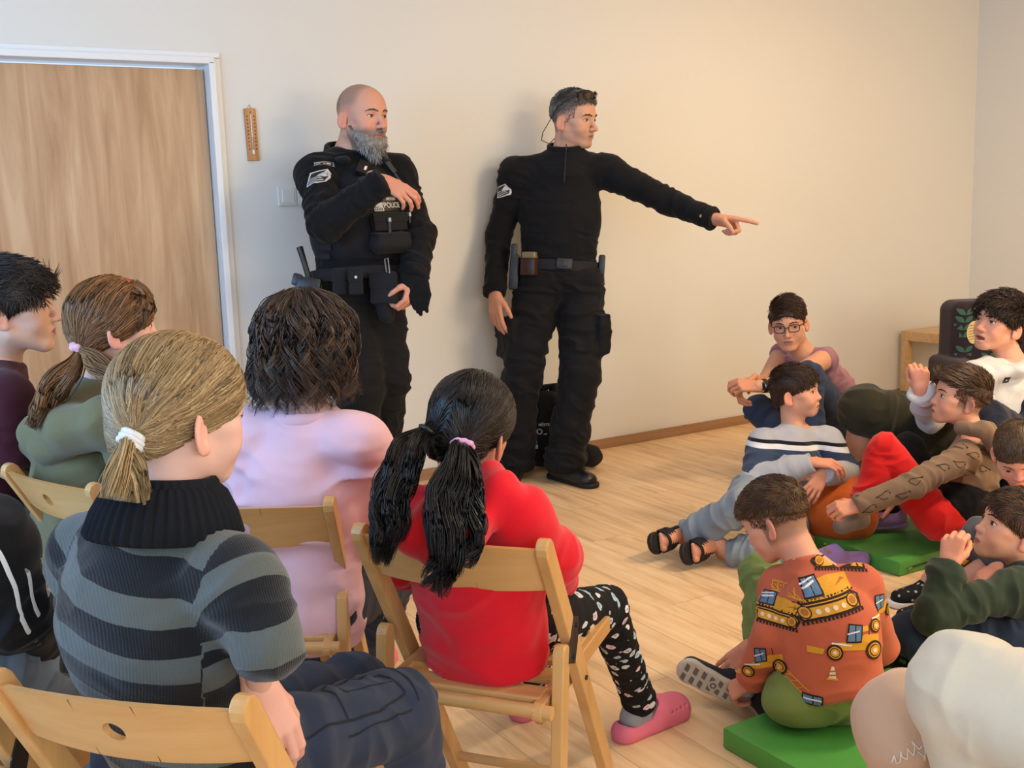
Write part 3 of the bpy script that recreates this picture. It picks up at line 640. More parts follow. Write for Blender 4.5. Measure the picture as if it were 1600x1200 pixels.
def struct(mb, name, mat, parent=None, **k):
    o = mb.build(name, mat, parent, **k); o['kind'] = 'structure'; return o
struct(MB().box(((WX + LX) / 2, (WY + BY) / 2, -0.05), (WX - LX + 0.4, WY - BY + 0.4, 0.1)), 'floor', FLOORM)
struct(MB().box(((WX + LX) / 2, (WY + BY) / 2, CZH + 0.05), (WX - LX + 0.4, WY - BY + 0.4, 0.1)), 'ceiling', flat('white_ceiling', (232, 230, 224), 0.8, 0.2))
DX0, DX1, DZ = 0.48, 1.476, 1.972      # door opening
b = MB(); b.box(((DX0 + LX) / 2, WY + 0.1, CZH / 2), (DX0 - LX, 0.2, CZH)); b.box(((DX0 + DX1) / 2, WY + 0.1, (DZ + CZH) / 2), (DX1 - DX0, 0.2, CZH - DZ)); b.box(((DX1 + WX) / 2, WY + 0.1, CZH / 2), (WX - DX1, 0.2, CZH))
struct(b, 'wall_back', WALL)
struct(MB().box((WX + 0.1, (WY + BY) / 2, CZH / 2), (0.2, WY - BY + 0.4, CZH)), 'wall_right', WALL)
def holed(x0, x1, z0, z1): return x0, x1, z0, z1
# wall behind the viewer and left wall with window openings
b = MB(); xs = [(-0.9, 1.9), (2.7, 5.5)]; last = LX
for x0, x1 in xs + [(WX, WX)]:
    b.box(((last + x0) / 2, BY - 0.1, CZH / 2), (x0 - last, 0.2, CZH)); last = x1
    if x1 > x0: b.box(((x0 + x1) / 2, BY - 0.1, 0.42), (x1 - x0, 0.2, 0.84)); b.box(((x0 + x1) / 2, BY - 0.1, 2.68), (x1 - x0, 0.2, 0.44))
struct(b, 'wall_front', WALL)
b = MB(); b.box((LX - 0.1, -0.75, CZH / 2), (0.2, 3.3, CZH)); b.box((LX - 0.1, 4.3, CZH / 2), (0.2, 1.0, CZH)); b.box((LX - 0.1, 2.35, 0.42), (0.2, 2.9, 0.84)); b.box((LX - 0.1, 2.35, 2.68), (0.2, 2.9, 0.44))
struct(b, 'wall_left', WALL)
GL = Mat('window_glass', (240, 245, 250), 0.0, 0.5); GL.set('Transmission Weight', 1.0)
for i, (c, w, ax) in enumerate((((0.5, BY - 0.08, 1.65), 2.8, 0), ((4.1, BY - 0.08, 1.65), 2.8, 0), ((LX - 0.08, 2.35, 1.65), 2.9, 1))):
    b = MB(); e = V3(1, 0, 0) if ax == 0 else V3(0, 1, 0); c = V3(*c)
    for q in (-w / 2 + 0.03, 0, w / 2 - 0.03): b.box(c + e * q, (0.06, 0.06, 1.62) )
    for z in (-0.78, 0.78): b.box(c + V3(0, 0, z), (w, 0.06, 0.06) if ax == 0 else (0.06, w, 0.06))
    wo = struct(b, 'window_%d' % (i + 1), FRAMEM)
    MB().box(c, (w, 0.008, 1.6) if ax == 0 else (0.008, w, 1.6)).build('pane', GL.m, wo)
# skirting
struct(MB().box(((DX1 + 0.04 + WX) / 2, WY - 0.006, 0.0275), (WX - DX1 - 0.04, 0.012, 0.055), bev=0.002), 'baseboard_back', SKIRT)
struct(MB().box((WX - 0.006, (WY + BY) / 2, 0.0275), (0.012, WY - BY - 0.02, 0.055), bev=0.002), 'baseboard_right', SKIRT)
# door: pressed steel frame and oak-veneer leaf set back in it
b = MB(); fw = 0.032
b.box((DX1 + 0.004, WY + 0.05, DZ / 2), (fw * 0.9, 0.17, DZ), bev=0.004); b.box((DX0 - 0.004, WY + 0.05, DZ / 2), (fw * 0.9, 0.17, DZ), bev=0.004); b.box(((DX0 + DX1) / 2, WY + 0.05, DZ + 0.004), (DX1 - DX0 + fw, 0.17, fw * 0.9), bev=0.004)
b.box((DX1 + 0.03, WY - 0.005, DZ / 2), (0.03, 0.014, DZ + 0.04), bev=0.003); b.box((DX0 - 0.03, WY - 0.005, DZ / 2), (0.03, 0.014, DZ + 0.04), bev=0.003); b.box(((DX0 + DX1) / 2, WY - 0.005, DZ + 0.026), (DX1 - DX0 + 0.09, 0.014, 0.028), bev=0.003)
struct(b, 'trim_1', FRAMEM)
DOORW = wood('oak_veneer', (158, 118, 80), (186, 148, 110), (204, 170, 134), axis=2, dens=16, rough=0.38, bump=0.03)
door = struct(MB().box(((DX0 + DX1) / 2, WY + 0.055, DZ / 2 - 0.012), (DX1 - DX0 - 0.03, 0.04, DZ - 0.03), bev=0.003), 'door_1', DOORW)
b = MB(); hx = DX0 + 0.09; b.box((hx, WY + 0.031, 1.03), (0.04, 0.008, 0.2), bev=0.003); b.tube([(hx, WY + 0.03, 1.08), (hx, WY - 0.02, 1.08), (hx + 0.12, WY - 0.024, 1.08)], 0.009)
b.build('door_handle', METAL, door, smooth=True)
# ceiling lamps
for x, y in ((4.35, 3.35), (1.2, 1.2), (4.0, 1.2)):
    t = empty('ceiling_lamp', (x, y, CZH), {(4.35, 3.35): 'long white ceiling lamp close to the back wall', (1.2, 1.2): 'long white ceiling lamp above the folding chairs', (4.0, 1.2): 'long white ceiling lamp above the floor mats'}[(x, y)], 'lamp', 'ceiling lamps')
    MB().box((x, y, CZH - 0.03), (1.3, 0.32, 0.05), bev=0.01).build('lamp_body', FRAMEM, t)
# light switch
sw = empty('light_switch', (1.785, WY, 1.405), 'white square double light switch beside the bearded officer', 'light switch')
PLAS = flat('white_plastic', (222, 220, 212), 0.35, 0.5)
MB().box((1.785, WY - 0.006, 1.405), (0.088, 0.012, 0.085), bev=0.004).build('frame', PLAS, sw); MB().box((1.788, WY - 0.013, 1.405), (0.058, 0.006, 0.06), bev=0.003).build('rocker', PLAS, sw)
MB().box((1.873, WY - 0.006, 1.405), (0.085, 0.012, 0.085), bev=0.004).build('frame', PLAS, sw); MB().box((1.876, WY - 0.013, 1.405), (0.058, 0.006, 0.06), bev=0.003).build('rocker', PLAS, sw)
# thermometer
TW = wood('thermometer_wood', (168, 112, 60), (190, 134, 78), (205, 152, 96), axis=2, dens=60)
tx, tz = 1.640, 1.672; th = empty('thermometer', (tx, WY, tz), 'narrow wooden wall thermometer hanging to the right of the door', 'thermometer')
tilt = frame(V3(0.018, 0, -1), (0, -1, 0)); T3 = lambda x, z, y=0.0: V3(tx, WY - 0.006 - y, tz) + tilt @ V3(-x, -z, 0)
MB().box((tx, WY - 0.006, tz), (0.052, 0.224, 0.012), tilt, bev=0.004).build('board', TW, th)
MB().tube([T3(0, 0.085, 0.009), T3(0, -0.07, 0.009)], 0.0028).tube([T3(0, -0.066, 0.009), T3(0, -0.084, 0.009)], 0.006).build('glass_tube', flat('tube_glass', (215, 205, 190), 0.1, 0.6), th, smooth=True)
MB().tube([T3(0, -0.01, 0.0115), T3(0, -0.078, 0.0115)], 0.0013).build('red_liquid', flat('red_liquid', (150, 40, 30), 0.2), th)
b = MB()
for i in range(10):
    for sx in (-1, 1): b.box(T3(sx * 0.015, 0.078 - i * 0.0155, 0.0064), (0.006, 0.005, 0.0008), tilt)
b.box(T3(0, 0.095, 0.0064), (0.006, 0.006, 0.0008), tilt); b.build('scale_marks', flat('brown_print', (88, 48, 22), 0.6), th)
MB().tube([T3(-0.008, 0.11, 0.0), T3(0, 0.128, 0), T3(0.008, 0.11, 0.0)], 0.0012, 6).build('hook', METAL, th)
# side table by the far corner
TB = wood('birch_laminate', (186, 146, 98), (203, 166, 118), (214, 180, 134), axis=0, dens=18)
def table():
    z = 0.445; p = V3(5.90, 4.74, 0); e = np.stack([V3(1, 0, 0), V3(0, -1, 0), V3(0, 0, 1)], 1); t = empty('side_table', (p[0], p[1], 0), 'pale birch side table against the wall behind the patterned armchair', 'table')
    W, D = 0.55, 0.55
    for nm, c, s_ in (('tabletop', (W / 2, D / 2, z - 0.03), (W, D, 0.06)),):
        MB().box(p * V3(1, 1, 0) + e @ V3(c[0], c[1], 0) + V3(0, 0, c[2]), s_, e, bev=0.003).build(nm, TB, t)
    for x in (0.025, W - 0.025):
        for y in (0.025, D - 0.025): MB().box(p * V3(1, 1, 0) + e @ V3(x, y, 0) + V3(0, 0, (z - 0.06) / 2), (0.05, 0.05, z - 0.06), e, bev=0.003).build('leg', TB, t)
table()
# armchair with a printed cover
def arm_mat():
    m = Mat('printed_cover', (44, 34, 44), 0.85, 0.2); co = m.coord(); v = m.n('ShaderNodeTexVoronoi', {'Vector': m.coord((9, 9, 5)), 'Scale': 1.0, 'Randomness': 0.9})
    w = m.n('ShaderNodeTexWave', {'Vector': m.coord((1, 1, 1), (0.5, 0.2, 0.9)), 'Scale': 9.0, 'Distortion': 7.0, 'Detail': 1.0})
    a = m.mix(m.ramp(w.outputs['Fac'], [(0.0, (0, 0, 0)), (0.62, (0, 0, 0)), (0.64, (255, 255, 255))], 'LINEAR'), (*lin((40, 28, 38)), 1), (*lin((48, 84, 72)), 1))
    sp = m.n('ShaderNodeSeparateColor', {'Color': v.outputs['Color']}); g = m.math('MULTIPLY', m.math('GREATER_THAN', sp.outputs[0], 0.80), m.math('LESS_THAN', v.outputs['Distance'], 0.36))
    m.l(m.mix(g, a, (*lin((196, 152, 40)), 1)), 'Base Color'); return m
ARMM = arm_mat()
# ------------------------------------------------------------------ folding chairs
def chair_wood(name='beech', axis=2): return wood(name, (190, 138, 80), (208, 160, 100), (217, 173, 117), axis=axis, dens=14, rough=0.32, spec=0.5, bump=0.02)
CHW = chair_wood(); CHW_X = chair_wood('beech_cross', 0); CHW_Y = chair_wood('beech_side', 1)
def folding_chair(label):
    """x across, y to the front, z up; origin on the floor under the back rest"""
    t = empty('folding_chair', (0, 0, 0)); W = 0.178
    def slat(name, a, b, wx, th, x, mat=CHW, rnd_=True, par=t):
        a = V3(x, *a); b_ = V3(x, *b); d = nrm(b_ - a); M = frame(d, (1, 0, 0)); L = np.linalg.norm(b_ - a); hw = th / 2; pl = [(-hw, 0), (hw, 0), (hw, L)]
        pl = [(-hw, 0)] + [(hw * math.sin(q), -hw * math.cos(q)) for q in np.linspace(-1.3, 1.3, 7)][1:-1] + [(hw, 0), (hw, L), (-hw, L)]
        mb = MB(); mb.prism(pl, a, M[:, 0], M[:, 1], wx, bev=0.003); return mb.build(name, mat, par, local=True)
    PB, PF = (-0.205, 0.755), (0.235, 0.0); pf = lambda z: -0.205 + 0.44 * (0.755 - z) / 0.755
    for sx in (-1, 1):
        slat('back_post', PB, PF, 0.022, 0.038, sx * W)
        hz = 0.535; slat('rear_leg', (pf(hz) - 0.055, hz), (-0.205, 0.0), 0.022, 0.038, sx * (W + 0.0))
        hb = MB(); c = V3(sx * (W + (0.0125)), pf(hz) - 0.018, hz + 0.012); M = frame(nrm(V3(0, 0.35, 0.9)), (1, 0, 0))
        hb.prism([(-0.016, -0.04), (0.016, -0.04), (0.02, 0.0), (0.012, 0.045), (-0.012, 0.045), (-0.02, 0.0)], c, M[:, 0], M[:, 1], 0.003, bev=0.0008)
        for q in (-0.028, 0.03): hb.tube([c + M @ V3(0, q, 0) - V3(sx * 0.003, 0, 0), c + M @ V3(0, q, 0) + V3(sx * 0.005, 0, 0)], 0.005, 8)
        hb.build('hinge', METALD, t, local=True)
        slat('seat_rail', (-0.185, 0.445), (0.235, 0.452), 0.020, 0.034, sx * (W - 0.026), CHW_Y)
        MB().tube([(sx * (W - 0.014), pf(0.447), 0.447), (sx * (W + 0.014), pf(0.447), 0.447)], 0.005, 8).build('screw', METALD, t, local=True)
    # curved back rest with a hanging hole
    n = 24; mb = MB(); yb = lambda z: pf(z) - 0.004; bow = lambda x: -0.026 * (1 - (x / W) ** 2)
    zt, zb = 0.755, 0.668
    xs = np.linspace(-W + 0.008, W - 0.008, n + 1); th = 0.012; hr = 0.0135
    import itertools
    bm = mb.bm; zc = (zt + zb) / 2
    # front and back sheets as a grid with the middle cells opened for the hole
    def ring_pts(side):
        out = []
        for k in range(24):
            a_ = 2 * math.pi * k / 24; x, z = hr * 1.15 * math.cos(a_), zc + hr * math.sin(a_); out.append((x, z))
        return out
    def outer(k):
        a_ = 2 * math.pi * k / 24; c_, s_ = math.cos(a_), math.sin(a_); m_ = max(abs(c_) / 0.045, abs(s_) / ((zt - zb) / 2)); return c_ / m_, zc + s_ / m_
    def P(x, z, f): return (x, yb(z) + bow(x) + (th / 2 if f else -th / 2), z + 0.006 * (1 - (x / W) ** 2) * (z - zc) / 0.045 )
    for f in (0, 1):
        inn = [bm.verts.new(P(x, z, f)) for x, z in ring_pts(f)]; mid = [bm.verts.new(P(*outer(k), f)) for k in range(24)]
        for k in range(24): bm.faces.new((inn[k], inn[(k + 1) % 24], mid[(k + 1) % 24], mid[k]))
        for x0, x1 in ((-W + 0.008, -0.045), (0.045, W - 0.008)):
            X = np.linspace(x0, x1, 9)
            Zs = [outer(k)[1] for k in (-3, -2, -1, 0, 1, 2, 3)]
            for i in range(8):
                for j in range(6): bm.faces.new([bm.verts.new(P(*q, f)) for q in ((X[i], Zs[j]), (X[i + 1], Zs[j]), (X[i + 1], Zs[j + 1]), (X[i], Zs[j + 1]))])
        if f == 0: i0 = inn
        else:
            for k in range(24): bm.faces.new((i0[k], i0[(k + 1) % 24], inn[(k + 1) % 24], inn[k]))
    X = list(np.linspace(-W + 0.008, -0.045, 9)) + [outer(k)[0] for k in (9, 8, 7, 6, 5, 4, 3)][1:-1] + list(np.linspace(0.045, W - 0.008, 9))
    for z in (zb, zt):
        for i in range(len(X) - 1): bm.faces.new([bm.verts.new(q) for q in (P(X[i], z, 0), P(X[i + 1], z, 0), P(X[i + 1], z, 1), P(X[i], z, 1))])
    bmesh.ops.remove_doubles(bm, verts=bm.verts[:], dist=0.0008)
    br_ = mb.build('backrest', CHW_X, t, smooth=True, local=True)
    for i in range(5):
        y = -0.145 + i * 0.078; MB().box((0, y, 0.458 + 0.0015 * i), (2 * W - 0.06, 0.052, 0.012), bev=0.003).build('seat_slat', CHW_X, t, local=True)
    MB().tube([(-W, -0.188, 0.447), (W, -0.188, 0.447)], 0.013, 12).build('seat_crossbar', CHW_X, t, smooth=True, local=True)
    MB().tube([(-W, 0.155, 0.138), (W, 0.155, 0.138)], 0.010, 10).build('front_stretcher', CHW_X, t, smooth=True, local=True)
    MB().tube([(-W, -0.190, 0.10), (W, -0.190, 0.10)], 0.010, 10).build('rear_stretcher', CHW_X, t, smooth=True, local=True)
    MB().box((W - 0.052, -0.10, 0.408), (0.02, 0.036, 0.05), bev=0.008).build('stop_block', CHW, t, local=True); MB().box((-W + 0.052, -0.10, 0.408), (0.02, 0.036, 0.05), bev=0.008).build('stop_block', CHW, t, local=True)
    return tag(t, label, 'chair', 'beech folding chairs')
METALD = flat('dark_steel', (28, 26, 26), 0.35, 0.6)
chair0 = folding_chair('beech folding chair in front of the viewer, under the girl in the striped jumper')
used_ = [False]
def place_chair(R_, L_, label):
    """top ends of the right and left posts (seen from behind)"""
    R_, L_ = V3(*R_), V3(*L_); x = nrm(R_ - L_); y = V3(-x[1], x[0], 0); c = R_ - x * 0.178; c = c + y * 0.205
    if used_[0]:
        t = chair0.copy(); COL.objects.link(t)
        for ch in list(chair0.children): q = ch.copy(); COL.objects.link(q); q.parent = t
    else: t = chair0; used_[0] = True
    t.location = (c[0], c[1], 0); t.rotation_euler = (0, 0, math.atan2(x[1], x[0])); t['label'] = label; return t
def from_right(R_, fx, fy, w=0.336):
    f = nrm((fx, fy)); r = V3(f[1], -f[0]); return (R_[0], R_[1]), (R_[0] - r[0] * w, R_[1] - r[1] * w)
# ------------------------------------------------------------------ hair
def crom(P, m):
    P = np.asarray(P, float); n = len(P); Q = np.vstack([2 * P[0] - P[1], P, 2 * P[-1] - P[-2]]); t = np.linspace(0, n - 1 - 1e-6, m); i = t.astype(int); f = (t - i)[:, None]
    a, b, c, d = Q[i], Q[i + 1], Q[i + 2], Q[i + 3]
    return 0.5 * (2 * b + (c - a) * f + (2 * a - 5 * b + 4 * c - d) * f ** 2 + (3 * b - a - 3 * c + d) * f ** 3)
def bunch(guide, n, r, m=14, wave=0.0, wf=2.0, locks=0, lockr=0.35, flat_=None, end_spread=0.0, jit=0.1, coil=0.0, cf=3.0):
    """n hair locks following a guide; r = radii along it"""
    G = crom(guide, m); R = np.interp(np.linspace(0, 1, m), np.linspace(0, 1, len(r)), r)
    T = np.gradient(G, axis=0); T /= np.linalg.norm(T, axis=1, keepdims=True); a = nrm(np.cross(T[0], V3(0.2, 0.3, 1) if abs(T[0][2]) < .9 else V3(1, 0.2, 0))); A = []
    for i in range(m): a = nrm(a - T[i] * (a @ T[i])); A.append(a)
    A = np.array(A); B = np.cross(T, A)
    if locks:
        lc = rng.random((locks, 2)); lr, la = np.sqrt(lc[:, 0]) * 0.8, lc[:, 1] * 2 * np.pi; k = rng.integers(0, locks, n)
        q = rng.normal(size=(n, 2)) * lockr * 0.5; x = lr[k] * np.cos(la[k]) + q[:, 0]; y = lr[k] * np.sin(la[k]) + q[:, 1]; ph = (la * 3.7 + lr * 9)[k] + rng.normal(size=n) * 0.3; lv = (rng.random(locks))[k] * 0.6 + rng.random(n) * 0.4
        cd = rng.choice([-1, 1], locks)[k]; ln = (0.8 + 0.25 * rng.random(locks))[k]
    else:
        rr = np.sqrt(rng.random(n)); th = rng.random(n) * 2 * np.pi; x = rr * np.cos(th); y = rr * np.sin(th); ph = rng.random(n) * 6.3; lv = rng.random(n); cd = rng.choice([-1, 1], n); ln = 0.85 + 0.2 * rng.random(n)
    t = np.linspace(0, 1, m)[None] * np.minimum(ln, 1)[:, None]
    def samp(Z): 
        f = t * (m - 1); i = np.minimum(f.astype(int), m - 2); w = (f - i)[..., None]; return Z[i] * (1 - w) + Z[i + 1] * w
    g, aa, bb_, rr_ = samp(G), samp(A), samp(B), samp(R[:, None])
    X = x[:, None] * (1 + end_spread * t) + jit * rng.normal(size=n)[:, None] * t; Y = y[:, None] * (1 + end_spread * t) + jit * rng.normal(size=n)[:, None] * t
    w1 = wave * np.sin(wf * 2 * np.pi * t + ph[:, None]) * sstep(0, 0.4, t) + coil * t ** 2 * np.cos(cf * 2 * np.pi * t + ph[:, None]); w2 = wave * np.sin(wf * 2 * np.pi * t * 0.9 + ph[:, None] + 1.6) * sstep(0, 0.4, t) + coil * t ** 2 * cd[:, None] * np.sin(cf * 2 * np.pi * t + ph[:, None])
    if flat_ is not None: Y = Y * flat_
    return g + aa * (X[..., None] * rr_ + w1[..., None]) + bb_ * (Y[..., None] * rr_ + w2[..., None]), lv
def cap_field(h=0.008, front=0.075, back=-0.085, side=0.0, w=1.0, nape=0.0, temple=0.0, taper=0.007):
    """scalp volume: front = height of the hair line at the brow, back = its height at the nape"""
    F = SDF(0.025); t_ = min(h, taper); F.ell((0, -0.012, 0.030 + t_), (0.077 * w + h - t_ * .2, 0.098 + h - t_ * .2, 0.088 + h - t_ * .5)); F.ell((0, 0.035, 0.035), (0.062 * w + h, 0.052 + h, 0.058 + h), k=0.03)
    F.ell((0, -0.055, -0.03), (0.058 * w + h * 0.8, 0.045 + h * 0.8, 0.06), k=0.03)
    F.ell((0, 0.135, front - 0.135), (0.072 * w + temple, 0.085, 0.135), k=0.008, op='s')
    n_ = nrm(V3(0, -(0.02 - back) , -0.115)); up = V3(0, 0.1 * 0, 0)
    y0, z0, y1, z1 = 0.055, 0.012 + side, -0.085, back; d = nrm(V3(0, y1 - y0, z1 - z0)); nn = nrm(V3(0, -d[2], d[1])); nn = nn * (-1 if nn[2] > 0 else 1)
    M = frame(d, nn); c = V3(0, y0, z0) + nn * 0.25; F.box(c, (0.3, 0.4, 0.25), M, r=0, k=0.01, op='s'); return F
def scalp(person, mat, name='hair', vox=None, **kw):
    F = cap_field(**kw); Vt, Q = F.mesh((vox or person.vox) / person.hs); person.cap = F; person.capM = (Vt, Q)
    person.hair_o = new_mesh(name, person.H(Vt), Q, mat, person.o, attrs={'rnd': 0.28 + 0.1 * noise3(Vt * 90, 3)}); return person.hair_o
def roots(person, n, sel=None):
    Vt, Q = person.capM; N = vnormals(Vt, Q); ok = (person.HF.eval(Vt) > 0.002)
    if sel is not None: ok &= sel(Vt)
    i = np.nonzero(ok)[0]; i = rng.choice(i, n, replace=len(i) < n); return Vt[i] + rng.normal(size=(n, 3)) * 0.001, N[i]
def short_hair(person, mat, n=2200, top=0.028, side=0.012, comb=(0.2, 1, 0), lift=0.25, rad=0.0011, mess=0.25, m=5, sel=None, zt=(0.03, 0.08), swirl=0.0, fringe=0.0, gap=0.002):
    P, N = roots(person, n, sel); w = sstep(zt[0], zt[1], P[:, 2]); L = (side + (top - side) * w) * (0.7 + 0.5 * rng.random(n)) + fringe * sstep(0.03, 0.08, P[:, 1]) * (P[:, 2] > 0.03)
    cm_ = np.asarray(comb, float); D = cm_[None] * w[:, None] + V3(0, -0.25, -1)[None] * (1 - w)[:, None] + mess * np.stack([noise3(P * 45, k) for k in (1, 2, 3)], 1) + mess * 0.3 * rng.normal(size=(n, 3))
    D -= N * (D * N).sum(1)[:, None]; D /= np.linalg.norm(D, axis=1, keepdims=True) + 1e-9; t = np.linspace(0, 1, m)[None, :, None]
    X = P[:, None] + D[:, None] * (L[:, None, None] * t) + N[:, None] * (L[:, None, None] * lift * (t - 0.55 * t * t))
    X = pushout(person.cap, X, 0.0); return strands('hair_strands', person.H(X), rad * (0.7 + 0.6 * rng.random(n)), mat, person.hair_o, rnd=np.clip(0.35 + 0.35 * noise3(P * 60, 9) + 0.25 * rng.random(n), 0, 1))
def drawn_hair(person, mat, tie, n=1500, rad=0.0011, m=10, h=0.003, part=None, name='hair_strands', sel=None, loose=0.0):
    """hair drawn back over the scalp to a tie point"""
    P, N = roots(person, n, sel); tie = np.asarray(tie, float); T_ = np.tile(tie, (n, 1)) + rng.normal(size=(n, 3)) * 0.006
    t = np.linspace(0, 1, m)[None, :, None]; X = P[:, None] * (1 - t) + T_[:, None] * t; hh = (0.0005 + h * rng.random(n))[:, None] * np.ones((1, m))
    X = X * 1.0; r = 1 + 0.25 * np.sin(np.pi * t); c = V3(0, -0.01, 0.02); X = c + (X - c) * r; X = shell(person.cap, X, hh, 3); X[:, -1] = T_
    if loose: X = X + loose * np.stack([noise3(X.reshape(-1, 3) * 22, k).reshape(n, m) for k in (5, 6, 7)], -1) * np.sin(np.pi * t)
    return strands(name, person.H(X), rad * (0.6 + 0.8 * rng.random(n)), mat, person.hair_o, rnd=np.clip(0.5 + 0.5 * noise3(P * V3(70, 70, 70), 4) + 0.15 * rng.normal(size=n), 0, 1))
def tie_ring(c, ax, r, t, mat, parent, name='hair_tie', bumpy=0.0, vox=0.0015):
    M = frame(ax, (0.1, 0.2, 1)); F = SDF(0.002); q = np.linspace(0, 2 * math.pi, 17); pts = [c + M @ V3((r + bumpy * math.sin(k * 5)) * math.cos(k), bumpy * math.cos(k * 7), (r + bumpy * math.sin(k * 5)) * math.sin(k)) for k in q]
    for i in range(16): F.cap(pts[i], pts[i + 1], t)
    Vt, Q = F.mesh(vox); return new_mesh(name, Vt, Q, mat, parent)
XR = nrm(CX * V3(1, 1, 0)); AW = nrm(CZ * V3(1, 1, 0)); UP = V3(0, 0, 1)
def dh(r, a, u=0.0): return nrm(XR * r + AW * a + UP * u)
H_BROWN = hairmat('hair_brown', (78, 56, 40), (130, 98, 72)); H_DARK = hairmat('hair_dark', (46, 36, 30), (92, 72, 58)); H_BLACK = hairmat('hair_black', (26, 22, 22), (64, 54, 52), 0.33)
H_BLOND = hairmat('hair_blond', (150, 124, 88), (200, 172, 126)); H_AUB = hairmat('hair_auburn', (122, 86, 54), (166, 120, 76)); H_GREY = hairmat('hair_grey', (112, 106, 98), (176, 170, 160)); H_WHITE = hairmat('hair_white', (150, 145, 135), (205, 200, 190))
def grow(J, **kw): return {k: (at(*v) if isinstance(v, tuple) else v) for k, v in {**J, **kw}.items()}

def fade(person, mat, n=7000, zlo=-0.06, zhi=0.03, length=0.0045, rad=0.0007, **kw):
    """close-cropped hair on the sides and nape, thinning downwards"""
    Vt, Q = person.headM; N = vnormals(Vt, Q); full = cap_field(**{**dict(h=0.006, front=0.075, back=-0.075, side=0.0), **kw}); ear = (np.abs(Vt[:, 0]) > 0.074) & (Vt[:, 2] < 0.022) & (Vt[:, 1] > -0.042) & (Vt[:, 1] < 0.02) & (Vt[:, 2] > -0.06)
    ok = np.nonzero((full.eval(Vt) < 0.001) & ~ear & (Vt[:, 2] < zhi + 0.02) & (Vt[:, 1] < 0.048))[0]; i = rng.choice(ok, n); P = Vt[i] + rng.normal(size=(n, 3)) * 0.0015; Ni = N[i]; keep = rng.random(n) < 0.25 + 0.75 * sstep(zlo, zhi, P[:, 2] + 0.25 * (0 - P[:, 1]) * 0); P, Ni = P[keep], Ni[keep]; n = len(P); P = P - Ni * person.HF.eval(P)[:, None]
    D = V3(0, -0.35, -1)[None] + 0.3 * rng.normal(size=(n, 3)); D -= Ni * (D * Ni).sum(1)[:, None]; D /= np.linalg.norm(D, axis=1, keepdims=True); L = length * (0.6 + 0.8 * rng.random(n)); t = np.linspace(0, 1, 3)[None, :, None]
    X = P[:, None] + D[:, None] * (L[:, None, None] * t) + Ni[:, None] * (0.0016 * np.sin(t * 2.2)); return strands('cropped_sides', person.H(X), rad, mat, person.hair_o, rnd=0.3 + 0.4 * rng.random(n))
CH_RED = place_chair((0.99, 1.522, 0), (0.772, 1.812, 0), 'beech folding chair under the child in the red hoodie')
CH_FRONT = place_chair((0.365, 1.227, 0), (0.138, 1.480, 0), 'beech folding chair in the near left corner, under the striped jumper')
CH_PINK = place_chair((0.805, 2.021, 0), (0.527, 2.209, 0), 'beech folding chair behind the pale pink sweatshirt')
CH_LEFT = place_chair((0.440, 2.455, 0), (0.315, 2.79, 0), 'beech folding chair at the left edge behind the olive hoodie')
# ------------------------------------------------------------------ the two officers
UNI = cloth('uniform_black', (14, 15, 19), 0.85, 700, 0.3, 0.05, 0.1); UNI2 = cloth('uniform_trousers', (18, 18, 21), 0.8, 900, 0.4, 0.05, 0.12); VESTM = cloth('vest_nylon', (24, 25, 29), 0.7, 1200, 0.5, 0.05, 0.08)
BOOT = flat('boot_leather', (20, 20, 22), 0.35, 0.5); BELT = cloth('belt_webbing', (34, 34, 37), 0.7, 1500, 0.6, 0.05); PRW = flat('reflective_print', (200, 200, 200), 0.5, 0.5)
def pouch(parent, name, c, size, M, mat=None, bev=0.008, flap=True, label=None):
    mb = MB(); mb.box(c, size, M, bev=bev); 
    if flap: mb.box(c + M @ V3(0, size[1] * 0.5, size[2] * 0.22), (size[0] * 1.04, 0.006, size[2] * 0.5), M, bev=0.002)
    return mb.build(name, mat or VESTM.m, parent, smooth=True, label=label)
def badge(scale=1.0):
    """the white shield patch with slanted bars"""
    k = 0.5; out = [([(-.5, -.55), (.42, -.35), (.5, .1), (.32, .5), (-.45, .28)], 0, 0), ([(-.42, -.46), (.35, -.28), (.42, .08), (.27, .42), (-.38, .22)], 1, 1)]
    out += [([(-.05, .02), (.27, .40), (.41, .06), (.30, -.02)], 0, 2)] + [(bar(-.36, -.38 + i * .13, .30 - i * .06, -.2 + i * .10, .05), 0, 2) for i in range(3)]
    return out
